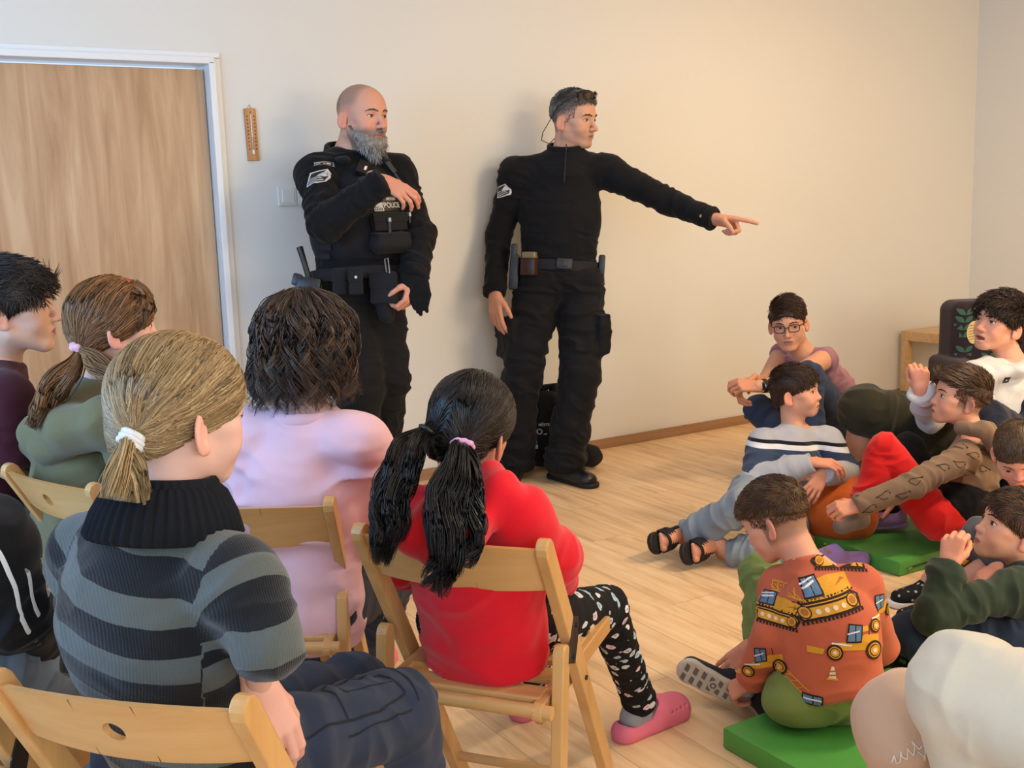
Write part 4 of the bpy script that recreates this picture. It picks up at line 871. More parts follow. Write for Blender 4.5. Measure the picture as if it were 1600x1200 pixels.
def officer_pointing():
    J = grow({}, head=(897, 187, 5.30), nb=(884, 243, 5.33), pel=(873, 418, 5.36), rs=(806, 272, 5.36), ls=(948, 268, 5.36), re=(779, 370, 5.42), rw=(773, 458, 5.30), le=(1045, 315, 5.28), lw=(1114, 342, 5.14),
             rh=(842, 448, 5.36), lh=(908, 446, 5.36), rk=(815, 590, 5.36), lk=(906, 585, 5.30), ra=(802, 718, 5.46), la=(882, 722, 5.36))
    J['hf'] = dh(0.80, -0.58, -0.10); J['hu'] = dh(-0.02, 0, 1)
    p = Person((2.93, 4.40, 0), 'grey-haired man in black police uniform pointing with his outstretched arm', J, hs=1.09, tone=(196, 148, 122), vox=0.0045); p.sc = 1.06; p.hz = 1.14; p.hv = 0.0035
    stub = [((120, 104, 92), lambda x, y, z: 0.30 * sstep(-0.035, -0.055, z) * (y > -0.02) * (1 - sstep(.09, .1, y))), ((112, 102, 94), lambda x, y, z: 0.75 * sstep(0.02, 0.045, z + 0.35 * (0.02 - y)) * (y < 0.055) + 0.6 * (y < -0.04) * (z > -0.06))]
    p.head(stub=stub, nr=0.066, w=1.02, jaw=1.12, chin=1.25, nose=1.15, brow=1.2, vox=0.003, brows=(70, 60, 52), lip=(158, 98, 86)).limbs()
    p.hand('l', dirv(0.93, -0.18, -0.15), dirv(0.1, 0.75, 0.4), POINT, thumb=(0.25, 0.9, 0.9), spread=0.02); p.hand('r', dirv(0.05, -1, 0.0), dirv(-0.6, 0, -0.6), [(0.2, 0.3, 0.2), (0.25, 0.35, 0.2), (0.3, 0.4, 0.25), (0.35, 0.4, 0.25)], thumb=(0.35, 0.2, 0.2)); p.done()
    scalp(p, H_GREY, h=0.006, front=0.086, back=0.01, side=0.050, temple=-0.010); short_hair(p, H_GREY, 2400, top=0.024, side=0.010, comb=(0.3, 0.8, 0.1), lift=0.9, rad=0.0014, mess=0.5, zt=(0.06, 0.10)); fade(p, H_GREY, 5000, zhi=0.03, zlo=-0.07)
    p.top('combat_shirt', UNI, chest=(0.205, 0.128), belly=(0.186, 0.128), hem=(0.178, 0.125), arm=(0.078, 0.060, 0.049), sleeve=(1.0, 1.0), amp=0.007, base=0.25, mid=at(876, 345, 5.35), drop=0.035, low=-0.02, cuff=1.06, trap=0.062, cut=-0.028, neck=(0.080, 0.012))
    c = J['nb'] + UP * 0.004; p.ring('collar', UNI, c + UP * 0.020, UP * 1 + p.torsoM()[:, 1] * 0.22, 0.083, 0.050, 0.008, fwd=p.torsoM()[:, 1])
    M = p.torsoM(); zf = at(882, 300, 5.2)
    Vt, Q = p.topM; bz_ = BVHTree.FromPolygons([tuple(v) for v in Vt], [tuple(int(i) for i in q) for q in Q]); hit = lambda z_: np.array(bz_.ray_cast(Vector(c + M @ V3(0.004, 0.5, z_)), Vector(-M[:, 1]), 1.0)[0]) + M[:, 1] * 0.001
    MB().tube([c + M @ V3(0.004, 0.098, 0.035)] + [hit(z_) for z_ in (-0.02, -0.05, -0.08, -0.11, -0.15)], 0.003, 8).build('zip', BLACK, p.o, smooth=True)
    o = p.legs('cargo_trousers', UNI2, r=(0.112, 0.094, 0.098), hip=(0.180, 0.130, 0.13), amp=0.009, base=0.45, end=(1.07, 1.07), stretch=22,
        extra=lambda F, M: [F.box(J['rh'] * 0.32 + J['rk'] * 0.68 - XR * 0.085 + UP * 0.06, (0.022, 0.065, 0.085), r=0.012, k=0.03), F.box(J['lh'] * 0.36 + J['lk'] * 0.64 + XR * 0.080 + UP * 0.04, (0.022, 0.065, 0.085), r=0.012, k=0.03)])
    # belt with a plastic buckle, a radio pouch and a holster
    bc = J['pel'] + M[:, 2] * 0.012; F = SDF(0.003); n = 40; pts = [bc + M @ V3(0.192 * math.cos(q), 0.140 * math.sin(q), -0.006 * math.sin(q)) for q in np.linspace(0, 2 * math.pi, n + 1)]
    mb = MB(); mb.grid([[pts[i] + M[:, 2] * s_ * 0.024 + nrm(pts[i] - bc) * w_ for s_, w_ in ((-1, 0), (-1, .005), (1, .005), (1, 0), (-1, 0))] for i in range(n + 1)]); bl = mb.build('duty_belt', BELT.m, p.o, smooth=True)
    MB().box(bc + M @ V3(-0.02, 0.148, 0), (0.075, 0.016, 0.052), M, bev=0.006).box(bc + M @ V3(-0.02, 0.156, 0), (0.03, 0.008, 0.03), M, bev=0.004).build('buckle', BLACK, bl, smooth=True)
    hm = M @ np.array(Matrix.Rotation(0.9, 3, 'Z')); hb = pouch(bl, 'camera_pouch', bc + M @ V3(0.145, 0.125, -0.015), (0.075, 0.05, 0.10), frame(nrm(M @ V3(0.5, 1, 0)), UP), flat('brown_device', (62, 40, 30), 0.35), flap=False)
    MB().box(bc + M @ V3(0.147, 0.153, 0.03), (0.07, 0.03, 0.03), frame(nrm(M @ V3(0.5, 1, 0)), UP), bev=0.006).build('brass_trim', flat('worn_brass', (150, 130, 95), 0.4, Metallic=0.6), hb)
    hs_ = MB(); hs_.box(bc + M @ V3(0.215, 0.05, -0.05), (0.045, 0.07, 0.17), M, bev=0.012).box(bc + M @ V3(0.222, 0.06, 0.05), (0.03, 0.05, 0.07), M, bev=0.01); hs_.build('holster', BLACK, bl, smooth=True)
    MB().box(bc + M @ V3(-0.205, 0.03, 0.01), (0.03, 0.06, 0.10), M, bev=0.01).tube([bc + M @ V3(-0.215, 0.02, -0.03), bc + M @ V3(-0.222, 0.02, -0.085)], 0.006, 8).build('key_holder', BLACK, bl, smooth=True)
    # arm badge
    Vt, Q = p.topM; o_ = at(777, 296, 5.30); add_decals(p.top_o, [PRW, BLACK], [decal(badge(), None, Vt, Q, o_, dirv(0.5, 0.06, -0.86), dirv(0.05, 1, 0.1), 0.062, off=0.003)])
    # sunglasses pushed up on the hair with their cord
    H = p.H; g = MB()
    for sx in (-1, 1):
        P0 = [H(V3(sx * (0.008 + 0.058 * u), 0.098 - 0.055 * u ** 2, 0.097 - 0.008 * u)) for u in np.linspace(0, 1, 6)]; P1 = [q + p.hs * (p.hM @ V3(0, 0.004 - 0.010, 0.036 * (1 - 0.3 * abs(2 * u - 1)))) for q, u in zip(P0, np.linspace(0, 1, 6))]
        g.grid([[a, (a + b) / 2 + p.hM[:, 1] * 0.010 + p.hM[:, 2] * 0.006, b] for a, b in zip(P0, P1)])
    gl = g.build('sunglasses', flat('dark_lens', (22, 18, 16), 0.08, 0.8), p.o, smooth=True)
    t = MB()
    for sx in (-1, 1): t.tube([H((sx * 0.066, 0.045, 0.10)), H((sx * 0.083, 0.0, 0.075)), H((sx * 0.086, -0.04, 0.045))], 0.003, 6)
    t.tube([H((-0.066, 0.045, 0.1)), H((0, 0.098, 0.104)), H((0.066, 0.045, 0.1))], 0.0028, 6).build('frame', BLACK, gl, smooth=True)
    MB().tube([H((0.086, -0.04, 0.045)), H((0.080, -0.075, -0.01)), H((0.070, -0.115, -0.06)), H((0.05, -0.135, -0.095)), H((0.0, -0.125, -0.11)), H((-0.06, -0.11, -0.06)), H((-0.086, -0.04, 0.045))], 0.0022, 6).build('cord', BLACK, gl, smooth=True)
    up = UP
    for a, f in (('l', dh(0.62, -0.78)), ('r', dh(-0.12, -1))):
        an = J[a + 'a'].copy(); an[2] = 0.107; shoe(p, an, f, up, BOOT, RUB, L=0.29, w=0.052, h=0.105, name='boot', vox=0.005, laces=BLACK)
    return p
def officer_bearded():
    d = 4.72
    J = grow({}, head=(566, 182, 4.66), nb=(546, 245, 4.72), pel=(562, 432, 4.74), rs=(494, 272, 4.60), ls=(618, 272, 4.82), re=(508, 350, 4.42), rw=(598, 283, 4.34), le=(656, 368, 4.72), lw=(646, 438, 4.56),
             rh=(535, 455, 4.70), lh=(590, 455, 4.80), rk=(562, 600, 4.62), lk=(604, 595, 4.76), ra=(560, 762, 4.72), la=(585, 752, 4.86))
    J['hf'] = dh(0.76, -0.64, -0.06); J['hu'] = dh(0.02, 0, 1)
    p = Person((2.03, 4.36, 0), 'bald man with a grey beard in black police vest, hand on his chest', J, hs=1.12, tone=(203, 150, 126), vox=0.0045); p.sc = 1.06; p.hz = 1.03; p.hv = 0.0035
    stub = [((118, 98, 84), lambda x, y, z: 0.55 * sstep(0.015, 0.05, z + 0.2 * (0.0 - y)) * (y < 0.05) * sstep(0.06, 0.02, y) + 0.35 * (y < -0.04) * (z > -0.06)), ((120, 104, 92), lambda x, y, z: 0.8 * sstep(-0.035, -0.06, z) * (y > 0.0) * (1 - (np.abs(z + .07) < .008) * (np.abs(x) < .018)))]
    p.head(stub=stub, nr=0.070, w=1.04, jaw=1.12, cheek=1.1, nose=1.15, vox=0.003, flush=0.3, brows=(96, 78, 64)).limbs()
    p.hand('r', dirv(0.85, -0.42, 0.05), dirv(0.25, 0.45, -0.85), [(0.35, 0.5, 0.3), (0.4, 0.55, 0.3), (0.5, 0.6, 0.35), (0.6, 0.65, 0.35)], thumb=(0.3, 0.4, 0.3)); p.hand('l', dirv(-0.2, -1, -0.1), dirv(0.8, 0.1, -0.5), GRIP, thumb=(0.5, 0.6, 0.5)); p.done()
    # beard and moustache
    F = SDF(0.02); F.ell((0, 0.055, -0.100), (0.052, 0.045, 0.030)); F.cap((-0.062, 0.008, -0.045), (-0.034, 0.058, -0.098), 0.014, 0.024); F.cap((0.062, 0.008, -0.045), (0.034, 0.058, -0.098), 0.014, 0.024); F.ell((-0.045, 0.048, -0.075), (0.018, 0.026, 0.020)); F.ell((0.045, 0.048, -0.075), (0.018, 0.026, 0.020)); F.cap((0, 0.068, -0.105), (0, 0.072, -0.145), 0.034, 0.018)
    F.cap((-0.026, 0.082, -0.064), (0, 0.098, -0.054), 0.006, 0.007, k=0.006); F.cap((0.026, 0.082, -0.064), (0, 0.098, -0.054), 0.006, 0.007, k=0.006)
    Vt, Q = F.mesh(0.0028); N = vnormals(Vt, Q); Vt = Vt + N * (0.002 * noise3(Vt * 130, 3))[:, None]; beard = new_mesh('beard', p.H(Vt), Q, H_WHITE, p.o, attrs={'rnd': np.clip(0.35 + 0.2 * noise3(Vt * 80, 1) - sstep(-0.07, -0.045, Vt[:, 2]) * 0.35, 0, 1)})
    i = rng.integers(0, len(Vt), 1500); P = Vt[i]; NN = N[i]; D = NN * 0.35 + V3(0, 0.25, -1) + 0.25 * rng.normal(size=(1500, 3)); D /= np.linalg.norm(D, axis=1, keepdims=True); L = (0.012 + 0.016 * sstep(-0.06, -0.13, P[:, 2])) * rng.random(1500)
    X = P[:, None] + D[:, None] * (L[:, None] * np.linspace(0, 1, 4)[None])[..., None]; strands('beard_hair', p.H(X), 0.0012, H_WHITE, beard, rnd=np.clip(0.3 + 0.7 * rng.random(1500) - sstep(-0.07, -0.04, P[:, 2]) * 0.5, 0, 1))
    p.top('jacket', UNI, chest=(0.205, 0.145), belly=(0.190, 0.160), hem=(0.190, 0.150), arm=(0.080, 0.068, 0.056), amp=0.009, base=0.3, mid=at(560, 350, 4.72), drop=0.03, cuff=1.05, trap=0.07, cut=0.02, neck=(0.082, -0.01))
    M = p.torsoM(); c = J['nb']; p.ring('collar', UNI, c + UP * 0.012 - M[:, 1] * 0.01, UP * 1 + M[:, 1] * 0.35, 0.094, 0.05, 0.010, fwd=M[:, 1])
    # ballistic vest
    V = SDF(0.05); mid_ = at(560, 350, 4.72); V.ell((J['ls'] + J['rs']) / 2 * 0.5 + mid_ * 0.5 - M[:, 2] * 0.03, V3(0.180, 0.168, 0.20), M); V.ell(mid_ - M[:, 2] * 0.05, V3(0.214, 0.188, 0.20), M)
    V.box(J['pel'] - M[:, 2] * 0.37, (0.5, 0.5, 0.42), M, r=0, k=0.01, op='s'); V.box(J['nb'] + M[:, 2] * 0.175, (0.5, 0.5, 0.2), M, r=0, k=0.02, op='s')
    for sx in (-1, 1): V.cap(J['nb'] + M @ V3(sx * 0.22, -0.3, -0.09), J['nb'] + M @ V3(sx * 0.22, 0.4, -0.09), 0.095, k=0.02, op='s')
    for sx in (-1, 1): V.cap(J['nb'] + M @ V3(sx * 0.085, -0.09, 0.0), J['nb'] + M @ V3(sx * 0.095, 0.13, -0.04), 0.028, n=M[:, 2], fl=0.5, k=0.03)
    Vt, Q = V.mesh(0.0045); Vt = relax(Vt, Q, 1); N = vnormals(Vt, Q); Vt = Vt + N * (0.003 * noise3(Vt * 16, 2))[:, None]; vest = new_mesh('police_vest', Vt, Q, VESTM.m, p.o)
    f = M[:, 1]; vb = BVHTree.FromPolygons([tuple(v) for v in Vt], [tuple(int(i) for i in q) for q in Q])
    def on(x, y, off=0.0):          # a point of the vest front facing the viewer through that place
        r = Vector(nrm(at(x, y, 1) - EYE)); h, n_, i_, d_ = vb.ray_cast(Vector(EYE), r, 10)
        if h is None: h, n_, i_, d_ = vb.find_nearest(Vector(at(x, y, 4.45)))
        n_ = np.array(n_) * (1 if n_.dot(r) < 0 else -1); return np.array(h) + n_ * off, n_
    def fr(n_): return frame(n_, UP)
    q, n_ = on(612, 318); add_decals(vest, [PRW, BLACK], [decal(text_shapes('POLICIE', 0.030, 0, 1, 0.0, -0.008, 0.0006) + text_shapes('MĚSTSKÁ', 0.014, 0, 1, 0, 0.018, 0.0004) + [(rect(-0.07, -0.03, 0.07, 0.034), 1, 0)], None, Vt, Q, q, np.cross(UP, n_) * -1 if False else np.cross(UP, n_), UP, 1.0, seg=0.02, off=0.003),
        decal([([(-.02, -.01), (.02, -.014), (.022, .004), (.014, .035), (.004, .045), (-.012, .02)], 0, 1), (rect(-.024, -.03, .024, -.014), 0, 1), (bar(-.004, 0.01, .008, 0.014, .003), 1, 2)] + [(rect(-.020 + i * .008, -.027, -.015 + i * .008, -.017), 1, 2) for i in range(5)], None, Vt, Q, on(591, 320)[0], np.cross(UP, on(591, 320)[1]), UP, 0.9, seg=0.02, off=0.003)])
    for px, py, s_ in ((604, 347, (0.17, 0.03, 0.075)),): q, n_ = on(px, py, 0.018); pouch(vest, 'radio_pouch', q, s_, fr(n_), bev=0.008)
    q, n_ = on(604, 380, 0.03); B = SDF(0.01); Mf = fr(n_); B.cap(q - Mf[:, 0] * 0.055, q + Mf[:, 0] * 0.055, 0.042, n=Mf[:, 2], fl=0.95); B.box(q + Mf[:, 2] * 0.02, (0.075, 0.025, 0.02), Mf, r=0.008); solid('belly_pouch', B, 0.004, VESTM.m, vest)
    for px in (628, 638): q, n_ = on(px, 343, 0.035); MB().tube([q + UP * 0.01, q - UP * 0.07], 0.009, 10).build('torch', BLACK, vest, smooth=True); MB().tube([q + UP * 0.022, q + UP * 0.006], [0.010, 0.012], 10).build('torch_head', METAL, vest, smooth=True)
    q, n_ = on(566, 268, 0.018); Mf = frame(n_, UP + XR * 0.35); bc_ = MB().box(q, (0.045, 0.025, 0.075), Mf, bev=0.004).build('body_camera', BLACK, vest, smooth=True); MB().box(q + Mf @ V3(-0.012, 0.014, -0.008), (0.010, 0.004, 0.022), Mf, bev=0.001).build('light', flat('warm_led', (250, 235, 200), 0.3), bc_)
    q, n_ = on(600, 268, 0.02); MB().tube([q + UP * 0.10 - XR * 0.02, q + UP * 0.02, q - UP * 0.02 + XR * 0.03], [0.008, 0.016, 0.014], 8).build('radio', BLACK, vest, smooth=True)
    MB().tube([q + UP * 0.02, q - UP * 0.05 + XR * 0.05, q - UP * 0.17 + XR * 0.075, q - UP * 0.24 + XR * 0.07], 0.005, 6).build('coiled_cable', BLACK, vest, smooth=True)
    for py in (372, 386, 400): q, n_ = on(505, py, 0.004); MB().box(q, (0.10, 0.006, 0.022), fr(n_), bev=0.002).build('webbing_strap', BELT.m, vest)
    Vt2, Q2 = p.topM
    add_decals(p.top_o, [PRW, BLACK], [decal(badge(), None, Vt2, Q2, at(490, 274, 4.45), dirv(0.9, 0.1, -0.3), dirv(-0.02, 1, 0.05), 0.078, off=0.004), decal([(rect(-.5, -.28, .5, .28), 1, 0), (rect(-.46, -.22, .46, .22), 0, 1), (rect(-.43, -.19, .43, .19), 1, 2), (circ(-.25, 0, .14), 0, 3), (circ(-.25, 0, .08), 1, 4), (rect(.05, -.08, .35, .08), 0, 3), (rect(.09, -.04, .2, .04), 1, 4)], None, Vt2, Q2, at(484, 249, 4.45), dirv(0.85, 0.35, -0.4), dirv(-0.25, 1, 0.2), 0.045, off=0.004)])
    p.legs('cargo_trousers', UNI2, r=(0.118, 0.096, 0.082), hip=(0.19, 0.15, 0.13), amp=0.009, base=0.45, end=(1.03, 1.03), stretch=22)
    bc = J['pel'] + M[:, 2] * 0.005; n = 40; pts = [bc + M @ V3(0.212 * math.cos(q), 0.168 * math.sin(q), 0) for q in np.linspace(0, 2 * math.pi, n + 1)]
    bl = MB().grid([[pts[i] + M[:, 2] * s_ * 0.026 + nrm(pts[i] - bc) * w_ for s_, w_ in ((-1, 0), (-1, .005), (1, .005), (1, 0), (-1, 0))] for i in range(n + 1)]).build('duty_belt', BELT.m, p.o, smooth=True)
    def bp(px, py, dd): return at(px, py, dd)
    Mb = frame(-CZ * 1, UP)
    pouch(bl, 'magazine_pouch', bp(530, 440, 4.50), (0.055, 0.035, 0.105), Mb); kp = pouch(bl, 'key_pouch', bp(556, 440, 4.48), (0.055, 0.035, 0.105), Mb)
    MB().tube([bp(556, 433, 4.455), bp(556, 433, 4.462)], 0.006, 10).build('snap', METAL, kp)
    pouch(bl, 'large_pouch', bp(600, 450, 4.56), (0.11, 0.06, 0.13), Mb); G = SDF(0.02); G.cap(bp(598, 455, 4.60), bp(604, 492, 4.60), 0.05, 0.035); solid('leg_pouch', G, 0.004, VESTM.m, bl)
    MB().tube([bp(601, 405, 4.46), bp(604, 425, 4.46), bp(609, 427, 4.46), bp(606, 403, 4.46), bp(601, 405, 4.46)], 0.0028, 6).build('carabiner', METAL, bl, smooth=True)
    gun = MB().box(bp(483, 444, 4.50), (0.10, 0.04, 0.055), frame(-CZ, UP + XR * 0.15), bev=0.012).box(bp(464, 437, 4.50), (0.035, 0.036, 0.05), frame(-CZ, UP + XR * 0.3), bev=0.008).build('pistol_grip', BLACK, bl, smooth=True)
    MB().box(bp(496, 462, 4.52), (0.05, 0.05, 0.14), frame(-CZ, UP), bev=0.014).build('holster', BLACK, bl, smooth=True); MB().tube([bp(468, 386, 4.60), bp(476, 412, 4.60), bp(484, 440, 4.6)], [0.014, 0.012, 0.012], 10).build('baton', BLACK, bl, smooth=True)
    for a, f_ in (('l', dh(0.75, -0.6)), ('r', dh(0.35, -0.9))):
        an = J[a + 'a'].copy(); an[2] = 0.107; shoe(p, an, f_, UP, BOOT, RUB, L=0.29, w=0.052, h=0.105, name='boot', vox=0.006)
    # pair of gloves held in the left hand
    G = SDF(0.008); a = J['lw'] + dirv(0.1, -0.5, -0.6) * 0.03
    for k in range(5): G.chain([a + dirv(0.0, 1, 0) * 0.03 + XR * 0.02 * (k - 2), a + XR * 0.018 * (k - 1) - UP * 0.04, a + XR * (0.012 * k + 0.0) - UP * (0.10 + 0.012 * ((k * 7) % 3))], (0.018, 0.015, 0.009), k=0.004)
    gl = solid('gloves', G, 0.004, UNI.m, None, amp=0.003, f=40); tag(gl, 'pair of black gloves held in the bearded officer\'s lowered hand', 'gloves')
    return p
P_O2 = officer_pointing(); P_O1 = officer_bearded()
# black police rucksack lying on the floor behind the pointing officer's legs
def rucksack():
    c = at(850, 690, 5.62); c[2] = 0.20; t = empty('rucksack', (c[0], c[1], 0), 'black police vest bag slumped on the floor behind the pointing officer\'s legs', 'bag'); M = frame(dh(-0.15, -1), UP)
    F = SDF(0.05); F.ell(c, (0.15, 0.085, 0.17), M); F.ell(c - UP * 0.09 + XR * 0.03, (0.2, 0.10, 0.10), M); F.ell(c + XR * 0.03 + UP * 0.10, (0.08, 0.06, 0.10), M); o = solid('bag_body', F, 0.006, VESTM.m, t, amp=0.006, f=14)
    Vt, Q = o_mesh[o.name]; S = text_shapes('POLICIE', 0.04, 0, 1, 0.0, -0.01, 0.001) + text_shapes('MĚSTSKÁ', 0.018, 0, 1, 0, 0.026, 0.0005)
    q = at(853, 673, 5.5); add_decals(o, [PRW, BLACK], [decal(S, None, Vt, Q, q, -M[:, 0], UP, 1.0, seg=0.03, off=0.004, depth=0.6), decal([([(-.02, -.02), (.02, -.024), (.022, .004), (.014, .035), (.004, .045), (-.012, .02)], 0, 1), (rect(-.024, -.045, .024, -.028), 0, 1)], None, Vt, Q, at(830, 685, 5.5), -M[:, 0], UP, 1.3, seg=0.03, off=0.004, depth=0.6)])
    MB().tube([at(838, 650, 5.6), at(848, 606, 5.62), at(864, 603, 5.62), at(872, 640, 5.6)], [0.02, 0.03, 0.028, 0.02], 10).build('shoulder_strap', VESTM.m, t, smooth=True)
    e = at(925, 717, 5.6); e[2] = 0.065; F = SDF(0.03); F.cap(c + XR * 0.12 - UP * 0.12, e, 0.065, 0.055); solid('side_pocket', F, 0.005, VESTM.m, t, amp=0.005, f=20)
rucksack()
# ------------------------------------------------------------------ the children on the chairs
WHITEF = cloth('white_cotton', (228, 226, 222), 0.9, 900, 0.3); DENIM = cloth('denim_dark', (46, 54, 72), 0.85, 1400, 0.5, 0.1, 0.12); DENIML = cloth('denim_light', (132, 152, 176), 0.85, 1300, 0.5, 0.1, 0.18)
CROC = flat('pink_foam', (226, 116, 140), 0.6, 0.3); SOCKG = cloth('grey_sock', (150, 152, 158), 0.9, 900, 0.4)
def stripes_mat(name, a, b, period, duty=0.5, rib=700):
    m = Mat(name, a, 0.95, 0.15); m.set('Sheen Weight', 0.25); at_ = m.attr('s').outputs['Fac']
    f = m.math('FRACT', m.math('DIVIDE', m.math('ADD', at_, m.math('MULTIPLY', m.math('SUBTRACT', m.noise(m.coord(), 160, 2).outputs[0], 0.5), 0.0016)), period)); g = m.math('GREATER_THAN', f, duty); n = m.noise(m.coord(), 300, 4, 0.7)
    m.l(m.mix(m.math('MULTIPLY', n.outputs[0], 0.25), m.mix(g, (*lin(a), 1), (*lin(b), 1)), (*lin((28, 30, 32)), 1)), 'Base Color'); w = m.n('ShaderNodeTexWave', {'Vector': m.coord(), 'Scale': 90.0, 'Distortion': 1.0}); m.bump(m.math('ADD', m.math('MULTIPLY', w.outputs['Fac'], 0.4), n.outputs[0]), 0.6, 0.0015); return m.m
def seams(p, J):
    Vt, Q = p.legM; me = [o for o in p.o.children if o.name.startswith('cargo_trousers')][0]; dk = flat('seam_dark', (24, 27, 34), 0.9); a = J['rh']; b = J['rk']; ux = nrm(b - a); d = lambda t: a + (b - a) * t; n = nrm(-CZ * 0.5 + UP * 0.7 + CX * 0.1); uy = np.cross(n, ux)
    def line(pts, w=0.0035): return [(bar(*p0, *p1, w), 0, 0) for p0, p1 in zip(pts[:-1], pts[1:])]
    S = line([(-0.10, -0.035), (0.0, -0.03), (0.08, -0.035), (0.15, -0.02)]) + line([(0.02, -0.03), (0.03, 0.045), (0.045, 0.05), (0.14, 0.035), (0.15, -0.02)]) + line([(0.01, -0.05), (0.15, -0.045)], 0.002) + line([(0.05, 0.045), (0.05, 0.015), (0.14, 0.005)], 0.002) + line([(0.165, 0.05), (0.172, 0.0), (0.165, -0.04)], 0.0025)
    add_decals(me, [dk], [decal(S, None, Vt, Q, d(0.45) + n * 0.05, ux, uy, 1.0, seg=0.012, off=0.0012, depth=0.5)])
def girl_striped():
    J = grow({}, head=(280, 648, 1.52), nb=(258, 792, 1.50), rs=(372, 912, 1.44), ls=(140, 868, 1.60), re=(412, 1004, 1.40), rw=(404, 1072, 1.475), rk=(618, 1108, 1.82), lk=(552, 1078, 2.02), le=(150, 1020, 1.72), lw=(330, 1110, 1.85))
    J['pel'] = V3(0.395, 1.545, 0.565); f = V3(0.76, 0.65, 0); r = V3(0.65, -0.76, 0)
    J['rh'] = J['pel'] + r * 0.085 - UP * 0.02; J['lh'] = J['pel'] - r * 0.085 - UP * 0.02; J['ra'] = J['rk'] + V3(0.06, 0.02, -0.42); J['la'] = J['lk'] + V3(0.02, 0.0, -0.43)
    J['hf'] = dh(0.66, 0.75, -0.10); J['hu'] = dh(0.05, 0, 1)
    p = Person((J['pel'][0], J['pel'][1], 0), 'girl with a blonde ponytail in a grey and black striped roll-neck jumper', J, hs=0.90, tone=(214, 172, 156), vox=0.0035, w=0.96, nose=0.85, brow=0.7, chin=0.8); p.sc = 0.84; p.hz = 0.82; p.hv = 0.0022
    p.head(nr=0.046, vox=0.0022, flush=0.15, brows=(120, 92, 64), browt=0.002, jaw=0.92).limbs(); p.hand('r', dirv(0.38, -0.88, 0.12), dirv(0.6, 0.3, -0.75), [(0.35, 0.45, 0.25), (0.35, 0.5, 0.3), (0.4, 0.5, 0.3), (0.45, 0.5, 0.3)], thumb=(0.2, 0.3, 0.2), spread=0.02)
    p.hand('l', dirv(0.9, -0.3, 0.3), UP, RELAX); p.done()
    scalp(p, H_BLOND, h=0.006, front=0.085, back=-0.055, side=-0.012, vox=0.003); tie = V3(-0.055, -0.118, -0.028)
    tie = p.Hi(at(212, 680, 1.440)); drawn_hair(p, H_BLOND, tie, 4600, rad=0.0009, h=0.003, loose=0.0025)
    tw = p.H(tie); ho = p.hair_o; ax = nrm(dirv(-0.42, -0.85, -0.3)); tc = tw + ax * 0.008
    for k in range(3): tie_ring(tc + ax * (-0.007 + 0.0065 * k), ax, 0.0155, 0.0042, WHITE, ho, 'hair_band')
    X, lv = bunch([tw - ax * 0.004, tc + ax * 0.02, at(200, 716, 1.415), at(190, 752, 1.40), at(184, 782, 1.395)], 1500, (0.012, 0.015, 0.030, 0.040, 0.044), wave=0.0012, locks=40, lockr=0.25, flat_=0.55, jit=0.06)
    X2, lv2 = bunch([tw, tc + ax * 0.012, at(215, 735, 1.40), at(228, 788, 1.40)], 350, (0.010, 0.012, 0.014, 0.008), wave=0.002, locks=10, lockr=0.2, jit=0.08)
    strands('ponytail', X, 0.0011, H_BLOND, ho, rnd=np.clip(lv * 0.55 + 0.5, 0, 1)); strands('ponytail', X2, 0.0011, H_BLOND, ho, rnd=np.clip(lv2 + 0.2, 0, 1))
    m = stripes_mat('striped_knit', (92, 98, 96), (24, 27, 33), 0.0735, 0.48); M = p.torsoM(); JJ = J
    def at_s(Vt, bones):
        i, u, dd, D = bonecoord(Vt, bones); t = (Vt - JJ['nb']) @ M[:, 2] + 0.10 * ((Vt - JJ['nb']) @ M[:, 0]); s_ = t + 0.02
        da = np.minimum(np.minimum(D[1], D[2]), np.minimum(D[3], D[4])) - 0.055; dt = np.maximum(np.abs((Vt - JJ['nb']) @ M[:, 0]) - 0.128, 0) ; arm = (np.abs((Vt - JJ['nb']) @ M[:, 0]) > 0.135 - 0.02 * sstep(0.0, 0.2, -t)) & (da < 0.02)
        ul = np.linalg.norm(JJ['re'] - JJ['rs']); k = np.where(D[1] + D[2] < D[3] + D[4], 0, 2); U = []
        for a_, b_ in bones: U.append((Vt - a_) @ nrm(b_ - a_))
        U = np.array(U); up1 = np.where(k == 0, U[1], U[3]); up2 = np.where(k == 0, U[2], U[4]) + ul; d1 = np.where(k == 0, D[1], D[3]); d2 = np.where(k == 0, D[2], D[4]); w = sstep(-0.02, 0.02, d1 - d2); ua = up1 * (1 - w) + up2 * w
        return {'s': np.where(arm, -ua - 0.045, s_)}
    p.top('striped_jumper', m, chest=(0.138, 0.092), belly=(0.145, 0.100), hem=(0.155, 0.110), arm=(0.054, 0.047, 0.042), sleeve=(0.70, 0.62), amp=0.006, base=0.25, mid=at(240, 985, 1.52), drop=0.03, trap=0.044, neck=(0.062, -0.01), attr=at_s, low=0.01, sh=1.0)
    KN = Mat('ribbed_knit', (24, 26, 31), 0.95, 0.15); c = J['nb']; up = nrm(J['head'] - J['nb'] + UP * 0.15)
    p.ring('roll_neck', KN, c + up * -0.004, up, 0.079, 0.056, 0.014, amp=0.0022, ribs=44, flare=0.024, fwd=dh(0.3, 0.9)); p.ring('roll_neck_inner', KN, c + up * 0.012, up, 0.062, 0.05, 0.008, amp=0.001, ribs=40, fwd=dh(0.3, 0.9))
    p.legs('cargo_trousers', DENIM, r=(0.080, 0.064, 0.066), hip=(0.15, 0.12, 0.10), amp=0.007, base=0.35, stretch=24)
    seams(p, J)
    pk = MB(); a = J['rh'] * 0.45 + J['rk'] * 0.55; d_ = nrm(J['rk'] - J['rh']); Mp = frame(d_, -CZ * 0.6 + r * 0.5 + CX * 0.4)
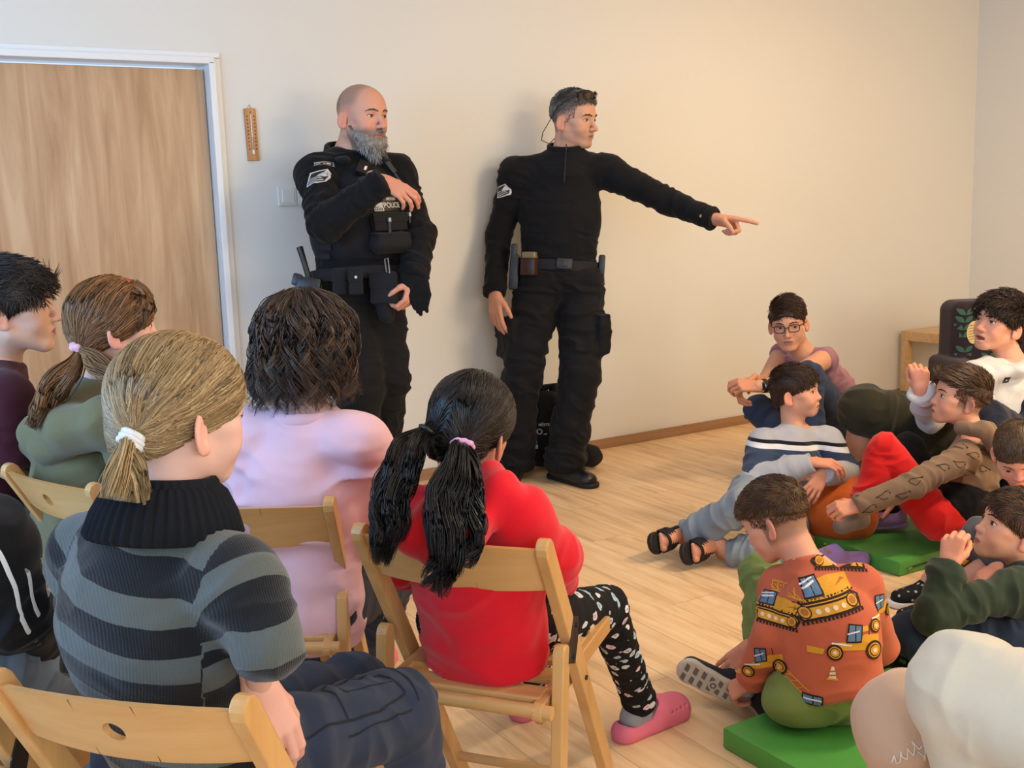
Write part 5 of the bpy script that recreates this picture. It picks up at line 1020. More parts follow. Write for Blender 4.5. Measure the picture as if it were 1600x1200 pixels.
    for a_ in 'lr': an = J[a_ + 'a'].copy(); an[2] = 0.075; shoe(p, an, f, UP, BLACK, WHITE, L=0.22, w=0.042, h=0.075, name='trainer', vox=0.006)
    return p
def child_pink():
    J = grow({}, head=(482, 546, 2.33), nb=(478, 652, 2.31), rs=(560, 692, 2.27), ls=(390, 686, 2.33), re=(590, 800, 2.38), rw=(560, 850, 2.62), le=(372, 800, 2.42), lw=(430, 850, 2.66), pel=(468, 905, 2.39), rk=(612, 905, 2.78), lk=(500, 915, 2.85), ra=(578, 1010, 3.08), la=(486, 1008, 3.12))
    r = nrm(J['rs'] - J['ls']); J['rh'] = J['pel'] + r * 0.070 - UP * 0.065; J['lh'] = J['pel'] - r * 0.070 - UP * 0.065; J['hf'] = dh(0.56, 0.82, -0.05); J['hu'] = dh(0.0, 0, 1)
    p = Person((J['pel'][0], J['pel'][1], 0), 'child with shoulder-length curly dark hair in a pale pink sweatshirt', J, hs=0.90, tone=(208, 164, 148), vox=0.0045, w=0.98, nose=0.85, brow=0.7); p.sc = 0.86; p.hz = 0.88
    p.head(nr=0.047, vox=0.003).limbs(); p.hand('r', dirv(-0.5, -0.2, 0.8), UP); p.hand('l', dirv(0.4, -0.2, 0.8), UP); p.done()
    scalp(p, H_DARK, h=0.013, front=0.07, back=-0.08, side=-0.03, vox=0.0035)
    ho = p.hair_o; n = 150; G = []; L = []
    for k in range(n):
        a = 0.55 + (2 * math.pi - 1.1) * ((k * 0.618034) % 1); q = V3(math.sin(a), math.cos(a), 0); ro = (0.15 + 0.85 * rng.random()); ln = 0.070 + 0.045 * rng.random() - 0.02 * (q[1] > 0.2); R_ = 0.096 + 0.008 * rng.random()
        P_ = np.array([V3(0.05 * q[0] * ro, -0.015 + 0.06 * q[1] * ro, 0.16), V3(0.085 * q[0], -0.015 + 0.095 * q[1], 0.115), V3(0.100 * q[0], -0.015 + 0.115 * q[1], 0.05), V3(R_ * q[0], -0.018 + (R_ + 0.008) * q[1], -0.03), V3(R_ * 0.98 * q[0], -0.020 + (R_ + 0.004) * q[1], -0.03 - ln)])
        P_[:3] = shell(p.cap, P_[:3], np.array([0.002, 0.004, 0.005]) + 0.003 * rng.random()); X, lv = bunch(p.H(P_), 22, (0.012, 0.012, 0.010, 0.008, 0.006), m=26, wave=0.005, wf=2.0 + rng.random(), locks=3, lockr=0.3, coil=0.018 + 0.018 * rng.random(), cf=1.8 + 1.2 * rng.random(), jit=0.05); G.append(X); L.append(np.clip(lv * 0.5 + 0.6 * rng.random() - 0.05, 0, 1))
    strands('curls', np.concatenate(G), 0.0013, hairmat('hair_dark_brown', (58, 44, 36), (112, 88, 70)), ho, rnd=np.concatenate(L))
    m = cloth('pink_fleece', (230, 188, 200), 0.92, 500, 0.4, 0.2, 0.03)
    p.top('sweatshirt', m, chest=(0.140, 0.098), belly=(0.145, 0.108), hem=(0.150, 0.122), arm=(0.058, 0.055, 0.048), amp=0.010, base=0.3, mid=at(462, 790, 2.36), drop=0.03, trap=0.050, neck=(0.060, 0.008), low=0.065, stretch=20, cuff=0.95)
    p.ring('neckband', m, J['nb'] + UP * 0.0, UP + 0.1 * AW, 0.064, 0.018, 0.006, fwd=AW)
    p.legs('jeans', DENIM, r=(0.066, 0.058, 0.056), hip=(0.115, 0.09, 0.08), amp=0.005)
    for a_ in 'lr':
        an = J[a_ + 'a'].copy(); an[2] = max(an[2], 0.09); F = SDF(0.01); fd = dh(-0.2 if a_ == 'l' else 0.15, 1); Mx = frame(fd, UP); o = V3(an[0], an[1], 0.05); F.cap(o, o + fd * 0.12, 0.036, 0.046, n=UP, fl=0.85); F.box(o - UP * 0.3, (0.5, 0.5, 0.25), r=0, k=0.005, op='s'); solid('clog', F, 0.005, CROC, p.o)
    return p
def print_mat():
    m = Mat('cat_print', (20, 20, 24), 0.85, 0.2); co = m.coord((1, 1, 1)); nz = m.noise(co, 20, 2); wv = m.n('ShaderNodeVectorMath', {0: nz.outputs['Color'], 1: (0.022, 0.022, 0.022)}, operation='MULTIPLY'); ad = m.n('ShaderNodeVectorMath', {0: co, 1: wv.outputs[0]}, operation='ADD')
    mp = m.n('ShaderNodeMapping', {'Vector': ad.outputs[0]}); mp.inputs['Scale'].default_value = (26, 26, 40); mp.inputs['Rotation'].default_value = (0.3, 0.5, 0.4); v = m.n('ShaderNodeTexVoronoi', {'Vector': mp.outputs[0], 'Scale': 1.0, 'Randomness': 0.75}); n2 = m.noise(co, 70, 3)
    d = m.math('ADD', v.outputs['Distance'], m.math('MULTIPLY', m.math('SUBTRACT', n2.outputs[0], 0.5), 0.55)); f = m.math('LESS_THAN', d, 0.33); sp = m.n('ShaderNodeSeparateColor', {'Color': v.outputs['Color']})
    c = m.ramp(sp.outputs[0], [(0, (205, 208, 212)), (0.4, (168, 196, 216)), (0.6, (222, 222, 224)), (0.8, (226, 196, 206))], 'CONSTANT'); c2 = m.mix(m.math('LESS_THAN', d, 0.12), c, (*lin((150, 158, 166)), 1)); m.l(m.mix(f, (*lin((20, 20, 24)), 1), c2), 'Base Color'); return m.m
def child_red():
    J = grow({}, head=(733, 672, 2.06), nb=(716, 765, 2.03), rs=(812, 808, 1.98), ls=(635, 808, 2.12), re=(862, 868, 2.06), rw=(868, 905, 2.26), le=(612, 880, 2.24), lw=(720, 900, 2.42), pel=(752, 968, 2.11), rk=(946, 950, 2.48), lk=(850, 965, 2.64), ra=(1000, 1098, 2.80), la=(822, 1092, 2.96))
    r = nrm(V3(0.56, -0.83, 0)); J['rh'] = J['pel'] + r * 0.07 - UP * 0.01; J['lh'] = J['pel'] - r * 0.07 - UP * 0.01; J['hf'] = dh(0.38, 0.92, -0.22); J['hu'] = dh(0.22, 0, 1)
    p = Person((J['pel'][0], J['pel'][1], 0), 'small child in a red hoodie with two long wavy black bunches', J, hs=0.86, tone=(190, 138, 112), vox=0.0042, w=0.98, nose=0.8, brow=0.6); p.sc = 0.72; p.hz = 0.72; p.hv = 0.0025
    p.head(nr=0.040, vox=0.0026).limbs(); p.hand('r', dirv(-0.5, -0.3, 0.7), UP); p.hand('l', dirv(0.4, -0.3, 0.7), UP); p.done()
    scalp(p, H_BLACK, h=0.009, front=0.055, back=-0.075, side=-0.01, vox=0.003); ho = p.hair_o
    tl = p.Hi(at(668, 672, 1.985)); tr = p.Hi(at(722, 692, 1.965)); part = lambda V: (V - (tl + tr) / 2) @ nrm(tr - tl)
    drawn_hair(p, H_BLACK, tr, 2000, rad=0.0011, h=0.004, sel=lambda V: part(V) > -0.008, loose=0.003); drawn_hair(p, H_BLACK, tl, 1600, rad=0.0011, h=0.004, sel=lambda V: part(V) < -0.004, loose=0.003)
    wl, wr = p.H(tl), p.H(tr); SC = cloth('lilac_scrunchie', (214, 160, 196), 0.8, 600, 0.4)
    tie_ring(wr + dirv(0.1, -0.3, -0.4) * 0.006, dirv(-0.2, -1, -0.5), 0.016, 0.006, SC.m, ho, 'scrunchie', 0.0015); tie_ring(wl, dirv(-0.6, -1, -0.2), 0.014, 0.004, BLACK, ho, 'hair_band')
    G = [bunch([wr, at(716, 712, 1.91), at(702, 760, 1.865), at(694, 820, 1.845), at(697, 875, 1.83), at(672, 925, 1.82)], 1000, (0.010, 0.022, 0.032, 0.036, 0.030, 0.020), m=26, wave=0.007, wf=2.3, locks=26, lockr=0.22, coil=0.006, cf=4, jit=0.12),
         bunch([wr, at(736, 730, 1.91), at(733, 790, 1.875), at(738, 840, 1.855), at(715, 880, 1.84)], 500, (0.010, 0.018, 0.024, 0.024, 0.016), m=24, wave=0.008, wf=2.4, locks=12, lockr=0.25, coil=0.006, cf=3, jit=0.12),
         bunch([wl, at(640, 700, 1.95), at(618, 755, 1.92), at(606, 815, 1.90), at(600, 878, 1.86)], 1100, (0.010, 0.028, 0.036, 0.032, 0.018), m=24, wave=0.008, wf=2.2, locks=28, lockr=0.22, coil=0.007, cf=3, jit=0.12)]
    for X, lv in G: strands('hair_bunch', X, 0.0014, H_BLACK, ho, rnd=np.clip(lv * 0.8, 0, 1))
    m = cloth('red_fleece', (214, 20, 36), 0.9, 500, 0.35, 0.2, 0.04)
    def hood(F, M):
        nb = J['nb']; F.chain([at(640, 780, 2.04), at(648, 842, 1.94), at(690, 862, 1.905), at(738, 832, 1.905), at(785, 772, 1.94), at(768, 735, 1.99)], (0.026, 0.026, 0.026, 0.026, 0.026, 0.022), k=0.03); F.ell(at(700, 805, 1.96), (0.06, 0.05, 0.055), k=0.03)
        F.ell(at(692, 795, 1.90), (0.045, 0.03, 0.045), k=0.015, op='s')
    p.top('hoodie', m, chest=(0.116, 0.084), belly=(0.128, 0.098), hem=(0.132, 0.110), arm=(0.052, 0.048, 0.042), amp=0.008, base=0.3, mid=at(742, 890, 2.07), drop=0.02, trap=0.040, neck=(0.050, 0.0), low=0.02, extra2=hood, stretch=20, cuff=0.95)
    p.legs('printed_leggings', print_mat(), r=(0.060, 0.050, 0.038), hip=(0.10, 0.085, 0.065), amp=0.004, base=0.3)
    for a_, f_ in (('r', dh(0.75, 0.62)), ('l', dh(0.2, 1))):
        an = J[a_ + 'a'].copy(); M = frame(f_, UP); o = V3(an[0], an[1], 0); g = lambda x, y, z: o + M @ V3(x, y, z)
        S = SDF(0.01); S.cap(g(0, -0.03, 0.05), g(0, 0.0, 0.13), 0.030, 0.029); S.cap(g(0, -0.03, 0.045), g(0, 0.10, 0.035), 0.029, 0.028); solid('sock', S, 0.003, SOCKG, p.o)
        F = SDF(0.012); F.cap(g(0, -0.055, 0.018), g(0, 0.03, 0.018), 0.036, 0.038); F.cap(g(0, 0.03, 0.018), g(0, 0.12, 0.018), 0.038, 0.045); F.cap(g(0, 0.055, 0.038), g(0, 0.125, 0.026), 0.047, 0.044, n=UP, fl=0.85); F.cap(g(0, 0.01, 0.07), g(0, 0.055, 0.058), 0.033, 0.035, k=0.015, n=UP, fl=0.6)
        F.cap(g(0, -0.045, 0.045), g(0, 0.01, 0.050), 0.026, 0.028, k=0.006, op='s'); F.cap(g(0, 0.0, 0.10), g(0, 0.02, 0.07), 0.032, k=0.006, op='s'); F.box(o - UP * 0.1, (0.3, 0.3, 0.1), r=0, k=0.004, op='s')
        for i in range(4):
            for sx in (-1, 1): F.cap(g(sx * 0.030, 0.075 + i * 0.018, 0.045), g(sx * 0.060, 0.070 + i * 0.018, 0.040), 0.0035, k=0.001, op='s')
        solid('clog', F, 0.0028, CROC, p.o)
    return p
def girl_olive():
    J = grow({}, head=(180, 512, 2.66), nb=(160, 608, 2.70), rs=(212, 668, 2.58), ls=(96, 655, 2.86), re=(200, 790, 2.56), rw=(270, 840, 2.66), le=(75, 780, 2.92), lw=(98, 852, 2.86), pel=(140, 838, 2.76), rk=(300, 860, 3.00), lk=(255, 850, 3.15), ra=(330, 1000, 3.1), la=(290, 985, 3.25))
    r = nrm(V3(0.285, -0.957, 0)); J['rh'] = J['pel'] + r * 0.08; J['lh'] = J['pel'] - r * 0.08; J['hf'] = dh(0.90, 0.42, 0.02); J['hu'] = dh(-0.02, 0, 1)
    p = Person((J['pel'][0], J['pel'][1], 0), 'girl in an olive hoodie with auburn hair in a pink scrunchie', J, hs=0.92, tone=(216, 168, 152), vox=0.0048, w=0.97, nose=0.85, brow=0.7, chin=0.85); p.sc = 0.85; p.hz = 0.88
    p.head(nr=0.046, vox=0.0032, flush=0.3, brows=(130, 96, 66), browt=0.002, jaw=0.94).limbs(); p.hand('r', dirv(0.6, -0.4, 0.5), UP); p.hand('l', dirv(0.1, -0.9, 0.1), dirv(-0.6, 0, -0.5), GRIP); p.done()
    scalp(p, H_AUB, h=0.010, front=0.072, back=-0.06, side=-0.012, vox=0.0035); ho = p.hair_o; tie = p.Hi(at(127, 546, 2.60)); drawn_hair(p, H_AUB, tie, 2400, rad=0.0013, h=0.008, loose=0.008)
    MB().box(at(193, 443, 2.64), (0.030, 0.012, 0.022), frame(-CZ, UP + XR * 0.2), bev=0.004).build('hair_clip', flat('coral_clip', (206, 84, 84), 0.5), ho, smooth=True)
    # fringe falling over the temple
    G = []; Lv = []
    for k in range(9):
        a0 = p.H((0.02 + 0.006 * k, 0.06 - 0.003 * k, 0.118 - 0.004 * k)); a1 = p.H((0.05 + 0.004 * k, 0.085 - 0.006 * k, 0.085)); a2 = p.H((0.078, 0.082 - 0.010 * k, 0.045)); a3 = p.H((0.082, 0.068 - 0.012 * k, 0.0 - 0.003 * k)); X, lv = bunch([a0, a1, a2, a3], 60, (0.006, 0.007, 0.006, 0.003), m=12, wave=0.004, wf=1.2, locks=3, jit=0.2); G.append(X); Lv.append(lv)
    strands('fringe', np.concatenate(G), 0.0013, H_AUB, ho, rnd=np.concatenate(Lv))
    tw = p.H(tie); SC = cloth('pink_scrunchie', (226, 176, 190), 0.8, 500, 0.4); tie_ring(tw, dirv(-0.5, -0.9, 0), 0.020, 0.009, SC.m, ho, 'scrunchie', 0.003, 0.0025)
    X, lv = bunch([tw, at(112, 580, 2.56), at(86, 605, 2.56), at(66, 640, 2.56), at(50, 668, 2.56)], 900, (0.010, 0.032, 0.038, 0.030, 0.018), m=20, wave=0.009, wf=1.6, locks=22, lockr=0.25, jit=0.15); X2, l2 = bunch([tw, at(150, 568, 2.52), at(185, 590, 2.48), at(190, 625, 2.46)], 600, (0.012, 0.026, 0.030, 0.018), m=18, wave=0.007, wf=1.4, locks=14, lockr=0.25, jit=0.15)
    strands('ponytail', X, 0.0016, H_AUB, ho, rnd=lv); strands('ponytail', X2, 0.0016, H_AUB, ho, rnd=np.clip(l2 + 0.2, 0, 1))
    m = cloth('olive_fleece', (110, 104, 74), 0.92, 500, 0.35, 0.2, 0.04)
    def hood(F, M): F.chain([at(200, 650, 2.52), at(165, 655, 2.50), at(110, 668, 2.56), at(62, 678, 2.66), at(50, 690, 2.74)], (0.036, 0.040, 0.042, 0.038, 0.03), k=0.03); F.ell(at(130, 640, 2.66), (0.10, 0.09, 0.05), k=0.04); F.cap(at(180, 672, 2.50), at(70, 705, 2.62), 0.028, 0.025, k=0.03)
    p.top('hoodie', m, chest=(0.150, 0.105), belly=(0.155, 0.120), hem=(0.150, 0.12), arm=(0.062, 0.056, 0.046), amp=0.011, base=0.35, mid=at(135, 745, 2.74), drop=0.02, trap=0.055, neck=(0.055, 0.0), low=0.04, extra2=hood, stretch=18, cuff=1.0)
    p.legs('jeans', DENIM, r=(0.078, 0.060, 0.056), hip=(0.15, 0.12, 0.10), amp=0.006, vox=0.007)
    for a_ in 'lr': an = J[a_ + 'a'].copy(); an[2] = 0.075; shoe(p, an, nrm(V3(0.9, 0.3, 0)), UP, CROC, CROC, L=0.22, w=0.042, h=0.075, name='clog', vox=0.008)
    return p
def boy_maroon():
    J = grow({}, head=(18, 482, 2.86), nb=(-2, 570, 2.90), rs=(8, 625, 2.74), ls=(-40, 615, 3.08), re=(12, 730, 2.76), rw=(80, 780, 2.95), le=(-50, 730, 3.12), lw=(60, 780, 3.15), pel=(-38, 790, 2.92), rk=(120, 815, 3.1), lk=(90, 800, 3.25), ra=(140, 950, 3.15), la=(110, 930, 3.3))
    r = nrm(V3(0.285, -0.957, 0)); J['rh'] = J['pel'] + r * 0.08; J['lh'] = J['pel'] - r * 0.08; J['hf'] = dh(0.97, 0.24, 0.06); J['hu'] = dh(0.0, 0, 1)
    p = Person((J['pel'][0], J['pel'][1], 0), 'dark-haired boy in a maroon T-shirt seen in profile at the left edge', J, hs=1.0, tone=(206, 164, 142), vox=0.005, w=0.97, jaw=1.0, nose=1.0); p.sc = 0.92; p.hz = 0.95
    p.head(nr=0.053, vox=0.0032, brows=(40, 30, 26)).limbs(); p.hand('r', dirv(0.6, -0.4, 0.5), UP); p.hand('l', dirv(0.6, -0.4, 0.5), UP); p.done()
    scalp(p, H_DARK, h=0.012, front=0.068, back=-0.065, side=-0.004, vox=0.0035); short_hair(p, H_DARK, 3200, top=0.050, side=0.024, comb=(0.3, 0.9, 0.1), lift=0.12, rad=0.0013, mess=0.45, zt=(0.0, 0.06), fringe=0.008)
    m = cloth('maroon_jersey', (66, 26, 38), 0.9, 800, 0.3, 0.1, 0.04)
    p.top('tshirt', m, chest=(0.165, 0.110), belly=(0.155, 0.115), hem=(0.155, 0.12), arm=(0.062, 0.058, 0.05), sleeve=(0.48, 0.48), amp=0.008, base=0.3, mid=at(-22, 690, 2.92), drop=0.03, trap=0.055, neck=(0.058, -0.012), low=0.04)
    p.legs('jeans', DENIM, r=(0.082, 0.064, 0.058), hip=(0.15, 0.12, 0.10), vox=0.008)
    for a_ in 'lr': an = J[a_ + 'a'].copy(); an[2] = 0.08; shoe(p, an, nrm(V3(0.9, 0.3, 0)), UP, BLACK, WHITE, L=0.25, w=0.045, h=0.08, name='trainer', vox=0.009)
    return p
def child_jacket():
    J = grow({}, head=(-135, 640, 1.72), nb=(-130, 760, 1.72), rs=(-16, 846, 1.62), ls=(-200, 830, 1.85), re=(22, 955, 1.66), rw=(62, 1010, 1.86), le=(-200, 960, 1.95), lw=(-60, 1010, 2.05), rk=(122, 1052, 2.02), lk=(60, 1040, 2.2))
    J['pel'] = at(-110, 1030, 1.72); r = nrm(V3(0.65, -0.76, 0)); J['rh'] = J['pel'] + r * 0.08; J['lh'] = J['pel'] - r * 0.08; J['ra'] = J['rk'] + V3(0.05, 0.03, -0.40); J['la'] = J['lk'] + V3(0.0, 0.0, -0.40)
    J['hf'] = dh(0.6, 0.8); J['hu'] = UP
    p = Person((J['pel'][0], J['pel'][1], 0), 'person in a black jacket with white sleeve stripes cut off by the left edge', J, hs=0.92, tone=(210, 165, 145), vox=0.0045); p.sc = 0.86; p.hz = 0.88
    p.head(nr=0.048, vox=0.005).limbs(); p.hand('r', dirv(0.7, -0.3, 0.6), UP, vox=0.004); p.hand('l', dirv(0.7, -0.3, 0.6), UP, vox=0.004); p.done(); scalp(p, H_BROWN, h=0.010, front=0.068, back=-0.065, vox=0.004); short_hair(p, H_BROWN, 2600, top=0.05, side=0.03, comb=(0.3, 0.7, 0.0), lift=0.15, rad=0.0014, mess=0.35)
    m = cloth('black_jersey', (16, 16, 20), 0.8, 900, 0.3, 0.1, 0.04)
    p.top('track_jacket', m, chest=(0.150, 0.100), belly=(0.150, 0.110), hem=(0.152, 0.115), arm=(0.060, 0.054, 0.046), amp=0.006, base=0.3, mid=at(-125, 900, 1.72), trap=0.05, neck=(0.055, 0.0), low=0.03)
    Vt, Q = p.topM; bv = BVHTree.FromPolygons([tuple(v) for v in Vt], [tuple(int(i) for i in q) for q in Q]); st = MB()
    for k in range(3):
        o_ = 0.016 * (k - 1); pts = [J['rs'] + UP * 0.06 - XR * 0.03, J['rs'] + UP * 0.03 + XR * 0.03, J['rs'] * 0.5 + J['re'] * 0.5 + XR * 0.06, J['re'] + XR * 0.05, J['rw'] * 0.6 + J['re'] * 0.4 + XR * 0.05]; row = []
        Z_ = []
        for q in crom(pts, 30):
            q = q - AW * 0.03 + AW * 2.4 * o_ * -1
            h1, n1, _, _ = bv.find_nearest(Vector(q)); n1 = np.array(n1); n1 = n1 if n1 @ (q - np.array(h1)) > 0 else -n1; w = nrm(np.cross(n1, V3(0.3, 0.2, -1))); Z_.append((np.array(h1), n1, w))
        for j in range(1, 29):
            hp = sum(z[0] for z in Z_[max(0, j - 3):j + 4]) / len(Z_[max(0, j - 3):j + 4]); n1 = Z_[j][1]; w = nrm(np.cross(n1, Z_[min(j + 2, 29)][0] - Z_[max(j - 2, 0)][0])); row.append([hp + n1 * 0.004 - w * 0.0035, hp + n1 * 0.0048, hp + n1 * 0.004 + w * 0.0035])
        st.grid(row)
    st.build('sleeve_stripes', WHITE, p.top_o, smooth=True)
    p.legs('jeans', DENIML, r=(0.078, 0.062, 0.056), hip=(0.15, 0.12, 0.10), vox=0.005)
    for a_ in 'lr': an = J[a_ + 'a'].copy(); an[2] = 0.075; shoe(p, an, nrm(V3(0.76, 0.65, 0)), UP, BLACK, WHITE, L=0.23, w=0.043, h=0.075, name='trainer', vox=0.01)
    return p
def seat_for(p, f, label):
    f = nrm(f); r = V3(f[1], -f[0], 0); q = p.J['pel'] * V3(1, 1, 0) - f * 0.17 + r * 0.178; return place_chair(q, q - r * 0.3, label)
P_G5 = girl_striped(); P_PINK = child_pink(); P_RED = child_red(); P_OLIVE = girl_olive(); P_MAR = boy_maroon(); P_JKT = child_jacket()
seat_for(P_JKT, V3(0.70, 0.71, 0), 'beech folding chair under the person in the black striped jacket'); seat_for(P_MAR, V3(0.957, 0.285, 0), 'beech folding chair under the boy in the maroon T-shirt')
# ------------------------------------------------------------------ mats, bean bag, armchair
GREEN = cloth('green_vinyl', (80, 156, 70), 0.45, 500, 0.1, 0.0, 0.02, 0.4)
def mat_block(x0, x1, y0, y1, h, label, zip_=False):
    t = empty('floor_mat', ((x0 + x1) / 2, (y0 + y1) / 2, 0), label, 'floor mat'); F = SDF(0.01); F.box(((x0 + x1) / 2, (y0 + y1) / 2, h / 2), ((x1 - x0) / 2 - 0.012, (y1 - y0) / 2 - 0.012, h / 2 - 0.012), r=0.012)
    MB().box(((x0 + x1) / 2, (y0 + y1) / 2, h / 2), (x1 - x0, y1 - y0, h), bev=0.010).build('cover', GREEN.m, t, smooth=True)
    b = MB()
    for z in (0.006, h - 0.006): b.tube([(x0 + .004, y0 + .004, z), (x1 - .004, y0 + .004, z), (x1 - .004, y1 - .004, z), (x0 + .004, y1 - .004, z), (x0 + .004, y0 + .004, z)], 0.003, 6)
    b.build('piping', GREEN.m, t, smooth=True)
    if zip_: z_ = MB().box(((x0 + x1) / 2 + 0.02, y0 - 0.001, h * 0.45), ((x1 - x0) * 0.9, 0.004, 0.006)).build('zip', flat('dark_zip', (40, 60, 34)), t); MB().box((x0 + 0.05, y0 - 0.004, h * 0.45), (0.022, 0.005, 0.008), bev=0.002).build('zip_pull', METAL, z_)
mat_block(1.745, 2.36, 1.42, 1.904, 0.055, 'green floor mat under the boy in the orange digger shirt'); mat_block(3.087, 3.72, 2.461, 2.86, 0.055, 'green floor mat with a zip under the boy in red trousers', True)
def bean():
    c = at(1312, 772, 4.24); c[2] = 0.12; t = empty('bean_bag', (c[0], c[1], 0), 'orange bean bag behind the boy in the grey and navy jumper', 'bean bag'); F = SDF(0.05); F.ell(c, (0.14, 0.15, 0.12)); F.ell(c + UP * 0.06 + AW * 0.05, (0.09, 0.10, 0.13)); F.box((c[0], c[1], -0.2), (1, 1, 0.2), r=0, k=0.02, op='s')
    solid('bag', F, 0.007, cloth('orange_nylon', (206, 98, 30), 0.6, 400, 0.2), t, amp=0.006, f=12)
bean()
def armchair():
    c = at(1562, 560, 6.05); t = empty('armchair', (c[0], c[1], 0), 'armchair with a dark pineapple and leaf print beside the birch table', 'armchair'); M = frame(-AW * 0.97 + XR * 0.1, UP); M[:, 0] *= 1
    F = SDF(0.02); F.box((c[0], c[1], 0.44) , (0.26, 0.05, 0.25), M, r=0.06); F.box(V3(c[0], c[1], 0.22) + M @ V3(0, 0.28, 0), (0.26, 0.26, 0.09), M, r=0.05)
    for sx in (-1, 1): F.box(V3(c[0], c[1], 0.28) + M @ V3(sx * 0.31, 0.22, 0), (0.03, 0.27, 0.13), M, r=0.04)
    for sx in (-1, 1):
        for y in (0.0, 0.42): MB().tube([V3(c[0], c[1], 0.10) + M @ V3(sx * 0.27, y, 0), V3(c[0], c[1], 0.0) + M @ V3(sx * 0.28, y, 0)], [0.022, 0.016], 10).build('leg', TB, t, smooth=True)
    DK = cloth('aubergine_print', (42, 32, 42), 0.85, 500, 0.3); Vt, Q = F.mesh(0.009); o = new_mesh('cover', Vt, Q, DK.m, t)
    def leaf(x, y, a, L=0.085, w=0.026): return [(x + math.cos(a) * L * u - math.sin(a) * w * s_ * math.sin(math.pi * u), y + math.sin(a) * L * u + math.cos(a) * w * s_ * math.sin(math.pi * u)) for u, s_ in [(0, 0), (.25, 1), (.5, 1), (.75, 1), (1, 0), (.75, -1), (.5, -1), (.25, -1)]][::-1]
    S = []
    for bx, by in ((-0.265, -0.14), (-0.265, 0.06), (-0.12, -0.10), (-0.11, 0.07), (0.0, 0.06), (0.22, -0.1), (0.14, 0.2)):
        for i in range(4): S += [(leaf(bx + 0.005 * i, by + 0.040 * i, 2.5, 0.055, 0.014), 0, 0), (leaf(bx + 0.005 * i, by + 0.040 * i, 0.65, 0.055, 0.014), 0, 0)]
    S += [(circ(-0.204, 0.085, 0.040, 18, 0.062), 1, 1), (circ(-0.175, 0.20, 0.036, 7, 0.045), 2, 1), (circ(-0.295, -0.17, 0.030, 10), 2, 1), (circ(0.18, 0.06, 0.042, 18, 0.062), 1, 1), (circ(0.02, 0.24, 0.05, 7, 0.03), 2, 1), (circ(0.27, 0.2, 0.04, 8), 2, 1)]
    for i in range(6): S += [(bar(-0.235, 0.045 + i * 0.015, -0.175, 0.055 + i * 0.015, 0.003), 3, 2)]
    add_decals(o, [flat('leaf_green', (54, 92, 78), 0.85), flat('pineapple_cream', (214, 190, 130), 0.85), flat('print_yellow', (206, 160, 44), 0.85), flat('print_brown', (120, 90, 50), 0.85)], [decal(S, None, Vt, Q, V3(c[0], c[1], 0.50) - AW * 0.1, XR, UP, 1.0, seg=0.03, off=0.003, depth=1.2)])
armchair()
